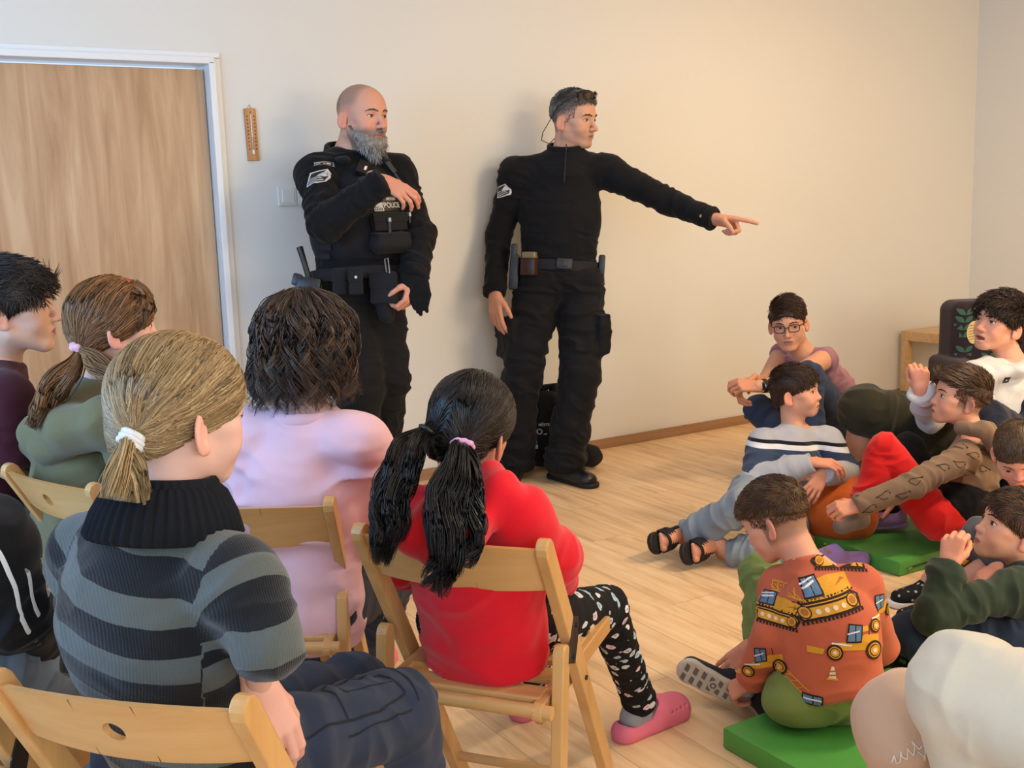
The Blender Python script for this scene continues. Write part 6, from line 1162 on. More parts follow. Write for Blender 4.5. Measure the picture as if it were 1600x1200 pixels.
# ------------------------------------------------------------------ everyone on the floor
JEANL = cloth('denim_pale', (136, 148, 158), 0.85, 1300, 0.5, 0.1, 0.14); JEANB = cloth('denim_blue', (46, 58, 84), 0.85, 1300, 0.5, 0.1, 0.14); OLIVE = cloth('olive_shorts', (46, 44, 28), 0.85, 700, 0.35); NAVY = cloth('navy_cloth', (26, 32, 52), 0.85, 700, 0.35)
def sk(p, a, b, r1, r2):        # bare limb between two points, part of the body
    F = SDF(0.01).cap(a, b, r1, r2); Vt, Q = F.mesh(0.004); p.body.append((Vt, Q, np.tile(np.array(lin(p.tone)), (len(Vt), 1))))
def setleg(J, w=0.08): r = nrm(J['rs'] - J['ls']); J['rh'] = J['pel'] + r * w; J['lh'] = J['pel'] - r * w
def woman():
    J = grow({}, head=(1231, 505, 5.18), nb=(1258, 556, 5.24), ls=(1290, 560, 5.16), rs=(1222, 552, 5.36), le=(1222, 600, 4.95), lw=(1183, 604, 4.92), re=(1196, 598, 5.22), rw=(1170, 598, 5.05), pel=(1326, 672, 5.38), lk=(1262, 588, 5.02), rk=(1185, 640, 5.2), la=(1270, 690, 4.95), ra=(1235, 695, 5.1))
    J['lh'] = at(1330, 680, 5.30); J['rh'] = at(1300, 690, 5.46); J['hf'] = dh(-0.28, -0.93, -0.12); J['hu'] = dh(-0.10, 0, 1)
    p = Person((J['pel'][0], J['pel'][1], 0), 'woman with short hair and glasses hugging her knees by the wall', J, hs=1.0, tone=(200, 146, 116), vox=0.0048, w=0.98, nose=0.95, brow=0.8); p.sc = 0.9; p.hz = 0.95; p.hv = 0.0035
    p.head(nr=0.052, vox=0.003, brows=(60, 40, 30), browt=0.0024, look=(-0.6, 1, -0.1)).limbs(); sk(p, J['ls'], J['le'], 0.050, 0.042); sk(p, J['le'], J['lw'], 0.042, 0.027); sk(p, J['rs'], J['re'], 0.048, 0.04); sk(p, J['re'], J['rw'], 0.04, 0.027)
    p.hand('l', dirv(-0.9, 0.1, -0.1), dirv(-0.1, 0.6, -0.8), GRIP, thumb=(0.4, 0.6, 0.5)); p.hand('r', dirv(-0.6, -0.5, -0.4), dirv(-0.5, 0.5, 0.2), GRIP); p.done()
    hk = hairmat('hair_cropped', (68, 46, 34), (108, 78, 58)); scalp(p, hk, h=0.006, front=0.070, back=-0.05, side=0.012, vox=0.0035); short_hair(p, hk, 1800, top=0.040, side=0.010, comb=(-0.9, 0.35, 0.1), lift=0.4, rad=0.0014, mess=0.3)
    m = cloth('mauve_jersey', (158, 112, 124), 0.9, 700, 0.3, 0.15, 0.03); p.top('sleeveless_top', m, chest=(0.150, 0.092), belly=(0.135, 0.100), hem=(0.145, 0.11), arm=(0.047, 0.045, 0.04), sleeve=(0.03, 0.05), amp=0.006, base=0.35, mid=at(1296, 608, 5.33), drop=0.03, trap=0.045, neck=(0.056, -0.02), low=0.0)
    p.legs('jeans', JEANB, r=(0.088, 0.066, 0.055), hip=(0.16, 0.12, 0.11), amp=0.006); H = p.H; g = MB()
    for sx in (-1, 1):
        q = np.linspace(0, 2 * math.pi, 21); rim = [H((sx * (0.033 + 0.024 * math.copysign(abs(math.cos(k)) ** .6, math.cos(k))), 0.104 - 0.006 * math.cos(k) * 1 - 0.002, -0.003 + 0.0175 * math.copysign(abs(math.sin(k)) ** .7, math.sin(k)))) for k in q]; g.tube(rim, 0.0022, 6, cap=False); g.tube([H((sx * 0.057, 0.096, 0.006)), H((sx * 0.076, 0.06, 0.006)), H((sx * 0.086, -0.005, 0.0))], 0.002, 6)
    g.tube([H((-0.010, 0.103, 0.002)), H((0, 0.112, 0.004)), H((0.010, 0.103, 0.002))], 0.002, 6); g.build('glasses', BLACK, p.o, smooth=True)
    wc = J['lw'] + nrm(J['le'] - J['lw']) * 0.035; ax = nrm(J['lw'] - J['le']); p.ring('watch_strap', RUB, wc, ax, 0.029, 0.022, 0.003, fwd=UP); MB().box(wc - CZ * 0.031, (0.032, 0.010, 0.036), frame(-CZ, UP), bev=0.004).build('watch_face', flat('watch_glass', (20, 20, 24), 0.1, 0.7), p.o, smooth=True)
    for a_ in 'lr': shoe(p, J[a_ + 'a'], dh(-0.7, -0.5), UP, BLACK, WHITE, L=0.24, w=0.044, h=0.07, name='trainer', vox=0.008)
    b = J['pel'] + AW * 0.10 + XR * 0.03; F = SDF(0.03); F.ell(V3(b[0], b[1], 0.26), (0.17, 0.13, 0.12)); F.ell(V3(b[0], b[1], 0.10), (0.2, 0.16, 0.11)); o = solid('cushion', F, 0.006, cloth('green_velour', (96, 110, 66), 0.95, 300, 0.5, 0.4), None, amp=0.008, f=12); tag(o, 'crumpled green plush cushion behind the woman in glasses', 'cushion')
def jumper_mat(J, M):
    m = Mat('striped_sweatshirt', (176, 178, 184), 0.92, 0.15); m.set('Sheen Weight', 0.2); s = m.attr('s').outputs['Fac']; g = (172, 174, 182)
    c = m.ramp(m.math('ADD', m.math('MULTIPLY', s, 2.0), 0.5), [(0, g), (0.295, (52, 66, 92)), (0.465, (222, 224, 228)), (0.505, (22, 24, 30)), (0.535, g)], 'CONSTANT'); m.l(c, 'Base Color'); m.bump(m.noise(m.coord(), 500, 2).outputs[0], 0.35, 0.001); return m.m
def slide(p, c, fwd, up, L=0.21, w=0.042):
    M = frame(fwd, up); g = lambda x, y, z: c + M @ V3(x, y, z); F = SDF(0.006)
    F.cap(g(0, -L * 0.38, 0), g(0, L * 0.02, 0), w * 0.85, w * 0.8); F.cap(g(0, L * 0.02, 0), g(0, L * 0.36, 0), w * 0.8, w * 1.02); F.box(g(0, 0, 0.1 + 0.008), (0.2, 0.3, 0.1), M, r=0, k=0.003, op='s'); F.box(g(0, 0, -0.1 - 0.012), (0.2, 0.3, 0.1), M, r=0, k=0.003, op='s'); so = solid('slide', F, 0.003, RUB, p.o)
    for i in range(4):
        y = L * (0.02 + 0.075 * i); MB().tube([g(w * 0.95 * math.cos(q), y, 0.004 + 0.045 * math.sin(q)) for q in np.linspace(0, math.pi, 13)], 0.0062, 6).build('strap', RUB, so, smooth=True)
    T = SDF(0.005); T.cap(g(0, -L * 0.32, 0.034), g(0, L * 0.16, 0.030), 0.026, 0.026, k=0.015); T.cap(g(0, L * 0.05, 0.03), g(0.0, L * 0.22, 0.022), 0.026, 0.026, n=M[:, 2], fl=0.6)
    for k in range(5): x = w * 0.62 * (k - 2) / 2; T.cap(g(x * 0.9, L * 0.18, 0.022), g(x, L * (0.33 - 0.02 * abs(k - 1.2)), 0.018), 0.0105 if k else 0.014, 0.008 if k else 0.012, k=0.004)
    Vt, Q = T.mesh(0.003); p.body.append((Vt, Q, np.tile(np.array(lin(p.tone)) * V3(1.05, .95, .92), (len(Vt), 1)))); return g(0, -L * 0.28, 0.05)
def boy_jumper():
    J = grow({}, head=(1243, 612, 4.34), nb=(1240, 672, 4.36), rs=(1192, 694, 4.32), ls=(1292, 690, 4.40), re=(1178, 752, 4.20), rw=(1268, 722, 4.14), le=(1324, 742, 4.30), lw=(1288, 738, 4.14), pel=(1205, 800, 4.27), rk=(1160, 792, 4.02), lk=(1225, 858, 3.98), ra=(1068, 842, 4.20), la=(1128, 864, 4.10))
    J['rh'] = at(1178, 768, 4.25); J['lh'] = at(1225, 818, 4.27); J['hf'] = dh(0.86, -0.46, 0.10); J['hu'] = dh(-0.04, 0, 1)
    p = Person((J['pel'][0], J['pel'][1], 0), 'boy in a grey and navy striped jumper and pale jeans reclining on the floor', J, hs=0.88, tone=(206, 150, 122), vox=0.0045, w=1.02, nose=0.85, brow=0.7, cheek=1.3); p.sc = 0.8; p.hz = 0.82; p.hv = 0.0032
    p.head(nr=0.046, vox=0.0027, flush=0.25, brows=(66, 48, 36), browt=0.0024, look=(0.4, 1, 0.5)).limbs(); p.hand('r', dirv(0.9, -0.05, -0.2), dirv(0.1, 0.9, -0.5), [(0.5, 0.6, 0.4)] * 4); p.hand('l', dirv(-0.55, -0.75, -0.15), dirv(0.05, 0.15, -1), [(0.15, 0.3, 0.2)] * 4, spread=0.14)
    for a_, c, fd, up in (('r', (1042, 842, 4.18), 0, 0), ('l', (1092, 858, 4.08), 0, 0)):
        C = at(*c); fd = dirv(-0.62, -0.10, -0.72); up = dirv(0.72, 0.25, -0.60); hl = slide(p, C, fd, up); sk(p, J[a_ + 'a'] + (J[a_ + 'k'] - J[a_ + 'a']) * 0.12, hl, 0.036, 0.030)
    p.done(); hk = hairmat('hair_umber', (66, 46, 34), (104, 76, 56)); scalp(p, hk, h=0.007, front=0.066, back=-0.062, side=0.0, vox=0.0032); short_hair(p, hk, 2400, top=0.035, side=0.016, comb=(0.4, 0.8, 0.0), lift=0.2, rad=0.0014, mess=0.25, fringe=0.006)
    M = p.torsoM()
    def at_s(Vt, bones):
        i, u, dd, D = bonecoord(Vt, bones); s_ = (Vt - (J['ls'] + J['rs']) / 2 + UP * 0.0) @ nrm(UP * 0.85 + M[:, 2] * 0.15 + XR * 0.06); L = 0.5 * (np.linalg.norm(J['re'] - J['rs'])); return {'s': np.where((i == 2) | (i == 4), -0.5, np.where((i == 1) | (i == 3), np.maximum(s_, -0.098 - 10 * (u > 0.15)), np.maximum(s_, -0.098 - 10 * (s_ < -0.12))))}
    p.top('jumper', jumper_mat(J, M), chest=(0.140, 0.098), belly=(0.140, 0.110), hem=(0.135, 0.11), arm=(0.055, 0.050, 0.042), amp=0.008, base=0.3, mid=at(1225, 748, 4.33), drop=0.02, trap=0.042, neck=(0.050, -0.015), low=0.0, attr=at_s, stretch=22, cuff=0.95, vox=0.0038)
    p.legs('jeans', JEANL, r=(0.078, 0.062, 0.056), hip=(0.14, 0.12, 0.09), amp=0.010, base=0.5, end=(0.88, 0.9), stretch=24)
def boy_digger_red():
    J = grow({}, head=(1500, 622, 4.00), nb=(1522, 684, 4.00), ls=(1508, 712, 3.90), rs=(1535, 706, 4.16), le=(1424, 758, 3.82), lw=(1342, 790, 3.84), re=(1470, 760, 4.24), rw=(1400, 780, 4.2), pel=(1478, 802, 4.00), lk=(1382, 704, 3.98), rk=(1418, 700, 4.20), la=(1345, 800, 3.96), ra=(1385, 800, 4.22))
    J['lh'] = at(1462, 812, 3.95); J['rh'] = at(1485, 806, 4.08); J['hf'] = dh(-0.98, 0.05, 0.20); J['hu'] = dh(0.05, 0, 1)
    p = Person((J['pel'][0], J['pel'][1], 0), 'boy in a brown hoodie and red trousers gripping his foot on a green mat', J, hs=0.90, tone=(204, 148, 120), vox=0.0042, w=0.98, nose=0.85, brow=0.7); p.sc = 0.78; p.hz = 0.82; p.hv = 0.003
    stub = [((112, 84, 66), lambda x, y, z: 0.7 * sstep(-0.05, -0.02, z + 0.2 * (0.02 - y)) * (y < 0.03) * (z < 0.05))]
    p.head(stub=stub, nr=0.044, vox=0.0027, flush=0.2, brows=(70, 50, 38), browt=0.0024).limbs(); p.hand('l', dirv(-0.95, -0.15, 0), dirv(0.1, 0.6, -0.8), GRIP, thumb=(0.4, 0.5, 0.5)); p.hand('r', dirv(-0.9, -0.3, 0.1), UP); sk(p, J['ra'], J['rk'], 0.035, 0.045); p.done()
    scalp(p, H_BROWN, h=0.008, front=0.068, back=0.00, side=0.036, vox=0.003); fade(p, H_BROWN); short_hair(p, H_BROWN, 2200, top=0.050, side=0.008, comb=(0.35, 0.75, 0.15), lift=0.25, rad=0.0014, mess=0.18, zt=(0.03, 0.06), fringe=0.006)
    m = cloth('taupe_fleece', (128, 104, 82), 0.9, 500, 0.35, 0.15, 0.05)
    def hood(F, M): F.chain([at(1500, 668, 3.90), at(1535, 672, 3.86), at(1562, 700, 3.90), at(1572, 735, 3.98)], (0.022, 0.028, 0.032, 0.03), k=0.02); F.chain([at(1545, 672, 4.05), at(1572, 705, 4.05)], (0.03, 0.03), k=0.03)
    p.top('hoodie', m, chest=(0.118, 0.088), belly=(0.112, 0.088), hem=(0.10, 0.08), arm=(0.048, 0.044, 0.036), amp=0.007, base=0.3, mid=at(1520, 745, 4.0), drop=0.02, trap=0.038, neck=(0.044, 0.0), low=-0.06, extra2=hood, cut=-0.115, stretch=24, cuff=0.95)
    b = MB(); Vt, Q = p.topM; S = []; rr = random.Random(5)
    for k in range(8):
        x, y = (-0.13 + 0.075 * (k % 4) + rr.uniform(-.01, .01), -0.05 + 0.08 * (k // 4) + 0.03 * (k % 2)); pts = [(x + 0.028 * math.cos(q) * (1 + .3 * math.sin(3 * q)), y + 0.012 * math.sin(q) + 0.006 * math.sin(2 * q + k)) for q in np.linspace(0.4, 5.2, 9)]
        for a_, c_ in zip(pts[:-1], pts[1:]): S.append((bar(*a_, *c_, 0.0028), 0, 0))
        S.append((circ(x + 0.03, y, 0.004, 6), 0, 0))
    ink = flat('print_black', (34, 28, 26), 0.8); n0 = dirv(0.1, 0.1, -1); add_decals(p.top_o, [ink], [decal(S, None, Vt, Q, at(1400, 762, 3.75), dirv(0.87, 0.42, 0), dirv(-0.42, 0.87, 0), 0.8, seg=0.02, off=0.002), decal(S, None, Vt, Q, at(1522, 722, 3.8), dirv(1, -0.2, 0), dirv(0.2, 1, 0), 0.75, seg=0.02, off=0.002)])
    F = SDF(0.04); M = p.torsoM(); F.ell(at(1508, 775, 4.0), (0.115, 0.095, 0.12), M); F.ell(at(1492, 800, 4.0), (0.115, 0.10, 0.08), M); solid('black_tshirt', F, 0.004, UNI, p.o, amp=0.005)
    rd = cloth('red_jersey', (204, 24, 22), 0.85, 600, 0.3, 0.2, 0.04)
    p.legs('trousers', rd, r=(0.072, 0.058, 0.050), hip=(0.115, 0.105, 0.075), amp=0.007, base=0.3, which='l', end=(0.92, 0.92)); F = SDF(0.03); F.cap(J['rh'], J['rk'], 0.068, 0.056); F.cap(J['rk'], J['ra'], 0.055, 0.046, fb=True); solid('trouser_leg', F, 0.005, UNI2, p.o, amp=0.004)
    sx = SDF(0.008); an = J['la']; sx.cap(an + UP * 0.05, an - UP * 0.03, 0.034, 0.032); sx.cap(an - UP * 0.03, an - UP * 0.045 + dirv(-1, -0.1, 0) * 0.07, 0.032, 0.03); solid('sock', sx, 0.0035, cloth('taupe_sock', (124, 112, 104), 0.9, 600, 0.5), p.o)
    LIL = flat('lilac_foam', (160, 132, 196), 0.6, 0.3); M2 = frame(dh(-1, -0.15), UP); o = V3(an[0], an[1], 0.012) ; g = lambda x, y, z: o + M2 @ V3(x, y, z); F = SDF(0.012); F.cap(g(0, 0.0, 0.02), g(0, 0.13, 0.02), 0.036, 0.042); F.cap(g(0, 0.09, 0.045), g(0, 0.15, 0.03), 0.044, 0.04, n=UP, fl=0.9); F.cap(g(0, 0.0, 0.06), g(0, 0.06, 0.065), 0.03, k=0.008, op='s'); F.box(o - UP * 0.11, (0.3, 0.3, 0.1), r=0, k=0.003, op='s')
    cl = solid('clog', F, 0.003, LIL, p.o); gm = MB()
    for k in range(7): gm.box(g(0.03 * math.cos(k * 2.3), 0.12 + 0.02 * math.sin(k * 1.7), 0.078 - 0.003 * k), (0.009, 0.009, 0.006), bev=0.002)
    gm.build('charms', flat('gold_charm', (200, 170, 80), 0.3, Metallic=0.7), cl)
    shoe(p, J['ra'], dh(-1, 0), UP, LIL, LIL, L=0.2, w=0.04, h=0.06, name='shoe', vox=0.006)
def boy_white():
    J = grow({}, head=(1562, 506, 4.42), nb=(1582, 568, 4.44), rs=(1528, 590, 4.40), ls=(1632, 590, 4.5), re=(1452, 650, 4.26), rw=(1440, 612, 4.10), le=(1660, 680, 4.5), lw=(1600, 720, 4.3), pel=(1545, 705, 4.60), rk=(1352, 640, 4.44), lk=(1400, 650, 4.64), ra=(1332, 720, 4.5), la=(1385, 730, 4.66))
    J['rh'] = at(1530, 700, 4.52); J['lh'] = at(1555, 705, 4.70); J['hf'] = dh(-0.90, -0.42, 0.22); J['hu'] = dh(0.22, 0, 1)
    p = Person((J['pel'][0], J['pel'][1], 0), 'boy in a white zip hoodie raising his fist in front of the armchair', J, hs=0.98, tone=(206, 150, 124), vox=0.0048, w=0.97, nose=0.95, brow=0.8); p.sc = 0.86; p.hz = 0.92; p.hv = 0.0032
    p.head(nr=0.050, vox=0.003, flush=0.2, open_=1.0, brows=(48, 34, 28), browt=0.003, look=(0, 1, 0.5)).limbs(); p.hand('r', dirv(-0.15, 0.95, -0.1), dirv(0.2, 0.2, 1) * -1 + CX * 0.0, [(1.2, 1.5, 0.8), (1.25, 1.5, 0.8), (1.3, 1.5, 0.8), (1.3, 1.5, 0.8)], thumb=(0.3, 0.8, 0.9)); p.hand('l', dirv(-0.8, -0.4, 0), UP); sk(p, J['rk'] * 0.9 + J['ra'] * 0.1, J['ra'], 0.055, 0.042); sk(p, J['lk'], J['la'], 0.05, 0.04); p.done()
    hk = hairmat('hair_espresso', (38, 27, 22), (72, 52, 42)); scalp(p, hk, h=0.012, front=0.066, back=-0.06, side=0.0, vox=0.0035); short_hair(p, hk, 2600, top=0.038, side=0.018, comb=(0.3, 0.8, 0.0), lift=0.7, rad=0.0015, mess=0.7, fringe=0.012)
    m = cloth('white_fleece', (206, 205, 203), 0.92, 500, 0.35, 0.2, 0.02)
    def hood(F, M): F.chain([at(1542, 562, 4.42), at(1562, 584, 4.36), at(1590, 580, 4.36), at(1622, 562, 4.44)], (0.013, 0.015, 0.016, 0.02), k=0.035)
    p.top('zip_hoodie', m, chest=(0.165, 0.115), belly=(0.155, 0.12), hem=(0.155, 0.12), arm=(0.062, 0.056, 0.046), amp=0.010, base=0.35, mid=at(1572, 640, 4.52), drop=0.02, trap=0.052, neck=(0.054, -0.01), low=0.0, extra2=hood, stretch=20, cuff=0.98)
    Vt, Q = p.topM; bk = flat('badge_black', (24, 24, 26), 0.6); add_decals(p.top_o, [flat('zip_white', (235, 235, 232), 0.4), bk, WHITE], [decal([(bar(0.002, 0.05, 0.010, -0.10, 0.004), 0, 0), (bar(0.014, 0.05, 0.022, -0.10, 0.004), 0, 0)], None, Vt, Q, at(1560, 612, 4.3), XR, UP, 1.0, seg=0.02, off=0.002), decal([(rect(-.014, -.013, .014, .013), 1, 0), ([(-.006, -.005), (.004, 0), (-.006, .005)], 2, 1)], None, Vt, Q, at(1583, 597, 4.3), XR, UP, 1.0, seg=0.02, off=0.003)])
    p.legs('shorts', OLIVE, r=(0.115, 0.100, 0.085), hip=(0.16, 0.13, 0.11), amp=0.012, base=0.5, end=(0.05, 0.05), stretch=20)
    for a_ in 'lr': shoe(p, J[a_ + 'a'], dh(-1, -0.2), UP, flat('brown_shoe_%s' % a_, (96, 66, 44), 0.6), RUB, L=0.24, w=0.045, h=0.07, name='shoe', vox=0.007)
def person_navy():
    J = grow({}, head=(1652, 470, 4.95), nb=(1665, 560, 4.95), rs=(1630, 590, 4.9), ls=(1720, 590, 5.0), re=(1640, 660, 4.8), rw=(1660, 700, 4.6), le=(1740, 660, 4.8), lw=(1720, 700, 4.6), pel=(1680, 735, 4.75), rk=(1545, 655, 4.22), lk=(1620, 640, 4.4), ra=(1590, 760, 4.02), la=(1660, 760, 4.2))
    J['rh'] = at(1665, 735, 4.70); J['lh'] = at(1710, 735, 4.75); J['hf'] = dh(-0.9, -0.3, 0.1); J['hu'] = UP
    p = Person((J['pel'][0], J['pel'][1], 0), 'person in navy at the right edge, knees raised behind the boys', J, hs=1.0, tone=(200, 150, 126), vox=0.006); p.sc = 0.88; p.hz = 0.92
    p.head(nr=0.05, vox=0.004).limbs(); p.hand('r', dirv(-0.7, -0.3, 0), UP, vox=0.004); p.hand('l', dirv(-0.7, -0.3, 0), UP, vox=0.004); p.done(); hk = hairmat('hair_blueblack', (30, 34, 44), (48, 54, 66)); scalp(p, hk, h=0.016, front=0.066, back=-0.06, vox=0.004); short_hair(p, hk, 1200, top=0.04, side=0.02, rad=0.0018)
    p.top('navy_sweatshirt', NAVY, chest=(0.16, 0.115), belly=(0.155, 0.12), hem=(0.155, 0.12), arm=(0.062, 0.056, 0.046), trap=0.05, neck=(0.055, 0)); p.legs('navy_trousers', NAVY, r=(0.085, 0.070, 0.058), hip=(0.15, 0.12, 0.11), amp=0.008, base=0.4)
    for a_ in 'lr': shoe(p, J[a_ + 'a'], dh(-0.8, -0.6), UP, BLACK, RUB, L=0.25, w=0.045, h=0.07, name='shoe', vox=0.008)
def boy_shorn():
    J = grow({}, head=(1590, 708, 3.54), nb=(1628, 756, 3.60), rs=(1600, 782, 3.48), ls=(1690, 782, 3.72), re=(1590, 850, 3.40), rw=(1560, 880, 3.30), le=(1700, 860, 3.6), lw=(1640, 900, 3.4), pel=(1665, 880, 3.62), rk=(1540, 842, 3.40), lk=(1600, 850, 3.3), ra=(1455, 908, 3.627), la=(1468, 937, 3.460))
    J['rh'] = at(1645, 885, 3.58); J['lh'] = at(1690, 885, 3.62); J['hf'] = dh(-0.30, -0.78, -0.62); J['hu'] = dh(-0.35, -0.55, 0.9)
    p = Person((J['pel'][0], J['pel'][1], 0), 'boy with cropped hair and an orange shirt looking down at the right edge', J, hs=0.86, tone=(212, 156, 134), vox=0.0045, w=0.98, nose=0.8, brow=0.6); p.sc = 0.76; p.hz = 0.8
    p.head(nr=0.044, vox=0.0027, flush=0.25, brows=(96, 70, 50), browt=0.002, look=(0, 1, -1)).limbs(); p.hand('r', dirv(-0.7, -0.6, 0), UP); p.hand('l', dirv(-0.7, -0.6, 0), UP); sk(p, J['rk'], J['ra'], 0.046, 0.034); sk(p, J['lk'], J['la'], 0.046, 0.034); p.done()
    hk = hairmat('hair_taupe', (92, 70, 52), (122, 98, 76)); scalp(p, hk, h=0.004, front=0.066, back=-0.05, side=0.01, vox=0.003); short_hair(p, hk, 2600, top=0.012, side=0.007, comb=(0, 1, 0), lift=0.5, rad=0.001, mess=0.3)
    p.top('orange_tshirt', cloth('orange_jersey', (214, 112, 50), 0.9, 600, 0.3), chest=(0.125, 0.09), belly=(0.125, 0.1), hem=(0.13, 0.1), arm=(0.052, 0.048, 0.04), sleeve=(0.45, 0.45), trap=0.04, neck=(0.046, 0))
    gm = cloth('grey_shorts', (74, 76, 84), 0.9, 600, 0.3); so = p.legs('shorts', gm, r=(0.072, 0.066, 0.060), hip=(0.12, 0.1, 0.08), amp=0.007, base=0.4, end=(0.35, 0.30)); Vt, Q = p.legM
    add_decals(so, [flat('yellow_patch', (224, 170, 40), 0.8)], [decal([(rect(-0.022, -0.036, 0.022, 0.036, 0.015), 0, 0)], None, Vt, Q, at(1514, 866, 3.35), dirv(1, -0.25, 0), dirv(0.2, 1, 0), 1.0, seg=0.02, off=0.004)])
    pm = Mat('spotted_canvas', (26, 28, 34), 0.8, 0.2); v = pm.n('ShaderNodeTexVoronoi', {'Vector': pm.coord((62, 62, 62)), 'Scale': 1.0}); sp = pm.n('ShaderNodeSeparateColor', {'Color': v.outputs['Color']}); pm.l(pm.mix(pm.math('MULTIPLY', pm.math('LESS_THAN', v.outputs['Distance'], 0.30), pm.math('GREATER_THAN', sp.outputs[0], 0.35)), (*lin((26, 28, 34)), 1), (*lin((176, 172, 168)), 1)), 'Base Color')
    for a_, fd in (('r', dh(-0.95, -0.25)), ('l', dh(-0.97, -0.2))): an = J[a_ + 'a'].copy(); an[2] = 0.072; shoe(p, an, fd, UP, pm.m, WHITE, L=0.20, w=0.038, h=0.07, name='slip_on_shoe', vox=0.0035, sole_t=0.02)
def boy_green():
    J = grow({}, head=(1584, 826, 3.06), nb=(1612, 892, 3.06), ls=(1590, 922, 2.95), rs=(1650, 915, 3.2), le=(1458, 962, 2.90), lw=(1482, 884, 2.94), re=(1640, 990, 3.1), rw=(1560, 1000, 3.2), pel=(1625, 1005, 3.02), lk=(1425, 992, 2.98), rk=(1500, 968, 3.26), la=(1480, 1030, 3.1), ra=(1420, 1030, 3.12))
    J['lh'] = at(1600, 1012, 2.95); J['rh'] = at(1630, 1006, 3.12); J['hf'] = dh(-0.94, 0.02, 0.34); J['hu'] = dh(0.34, 0, 0.94)
    p = Person((J['pel'][0], J['pel'][1], 0), 'boy in a dark green top resting his chin on his fist', J, hs=0.90, tone=(208, 154, 128), vox=0.004, w=0.98, nose=0.85, brow=0.7); p.sc = 0.8; p.hz = 0.84; p.hv = 0.0026
    p.head(nr=0.045, vox=0.0026, flush=0.2, brows=(76, 54, 40), browt=0.0024).limbs(); p.hand('l', dirv(0.25, 0.95, 0.1), dirv(-0.55, 0.25, -0.8), [(1.1, 1.3, 0.6)] * 4, thumb=(0.2, 0.8, 0.6)); p.hand('r', dirv(-0.7, -0.3, 0.2), UP); p.done()
    scalp(p, H_BROWN, h=0.008, front=0.070, back=-0.055, side=0.0, vox=0.0028); short_hair(p, H_BROWN, 3600, top=0.034, side=0.015, comb=(0.4, 0.8, 0.1), lift=0.25, rad=0.0012, mess=0.3, fringe=0.004)
    p.top('green_top', cloth('green_jersey', (44, 58, 46), 0.9, 600, 0.35, 0.15, 0.06), chest=(0.130, 0.092), belly=(0.128, 0.1), hem=(0.125, 0.1), arm=(0.052, 0.046, 0.042), amp=0.010, base=0.35, sleeve=(1.0, 0.88), mid=at(1622, 950, 3.04), trap=0.042, neck=(0.046, -0.005), cuff=1.05, stretch=24)
    p.legs('jeans', cloth('denim_indigo', (34, 46, 66), 0.85, 1400, 0.5, 0.1, 0.12), r=(0.074, 0.058, 0.052), hip=(0.12, 0.1, 0.08), amp=0.008, base=0.45)
    gmm = Mat('leafy_canvas', (24, 30, 26), 0.8, 0.2); v = gmm.n('ShaderNodeTexVoronoi', {'Vector': gmm.coord((60, 60, 40)), 'Scale': 1.0}); gmm.l(gmm.mix(gmm.math('LESS_THAN', v.outputs['Distance'], 0.28), (*lin((22, 28, 24)), 1), (*lin((86, 122, 66)), 1)), 'Base Color')
    for a_, fd in (('r', dh(0.8, -0.5)), ('l', dh(-0.9, 0.2))): an = J[a_ + 'a'].copy(); an[2] = 0.066; shoe(p, an, fd, UP, gmm.m, RUB, L=0.20, w=0.038, h=0.066, name='shoe', vox=0.005)
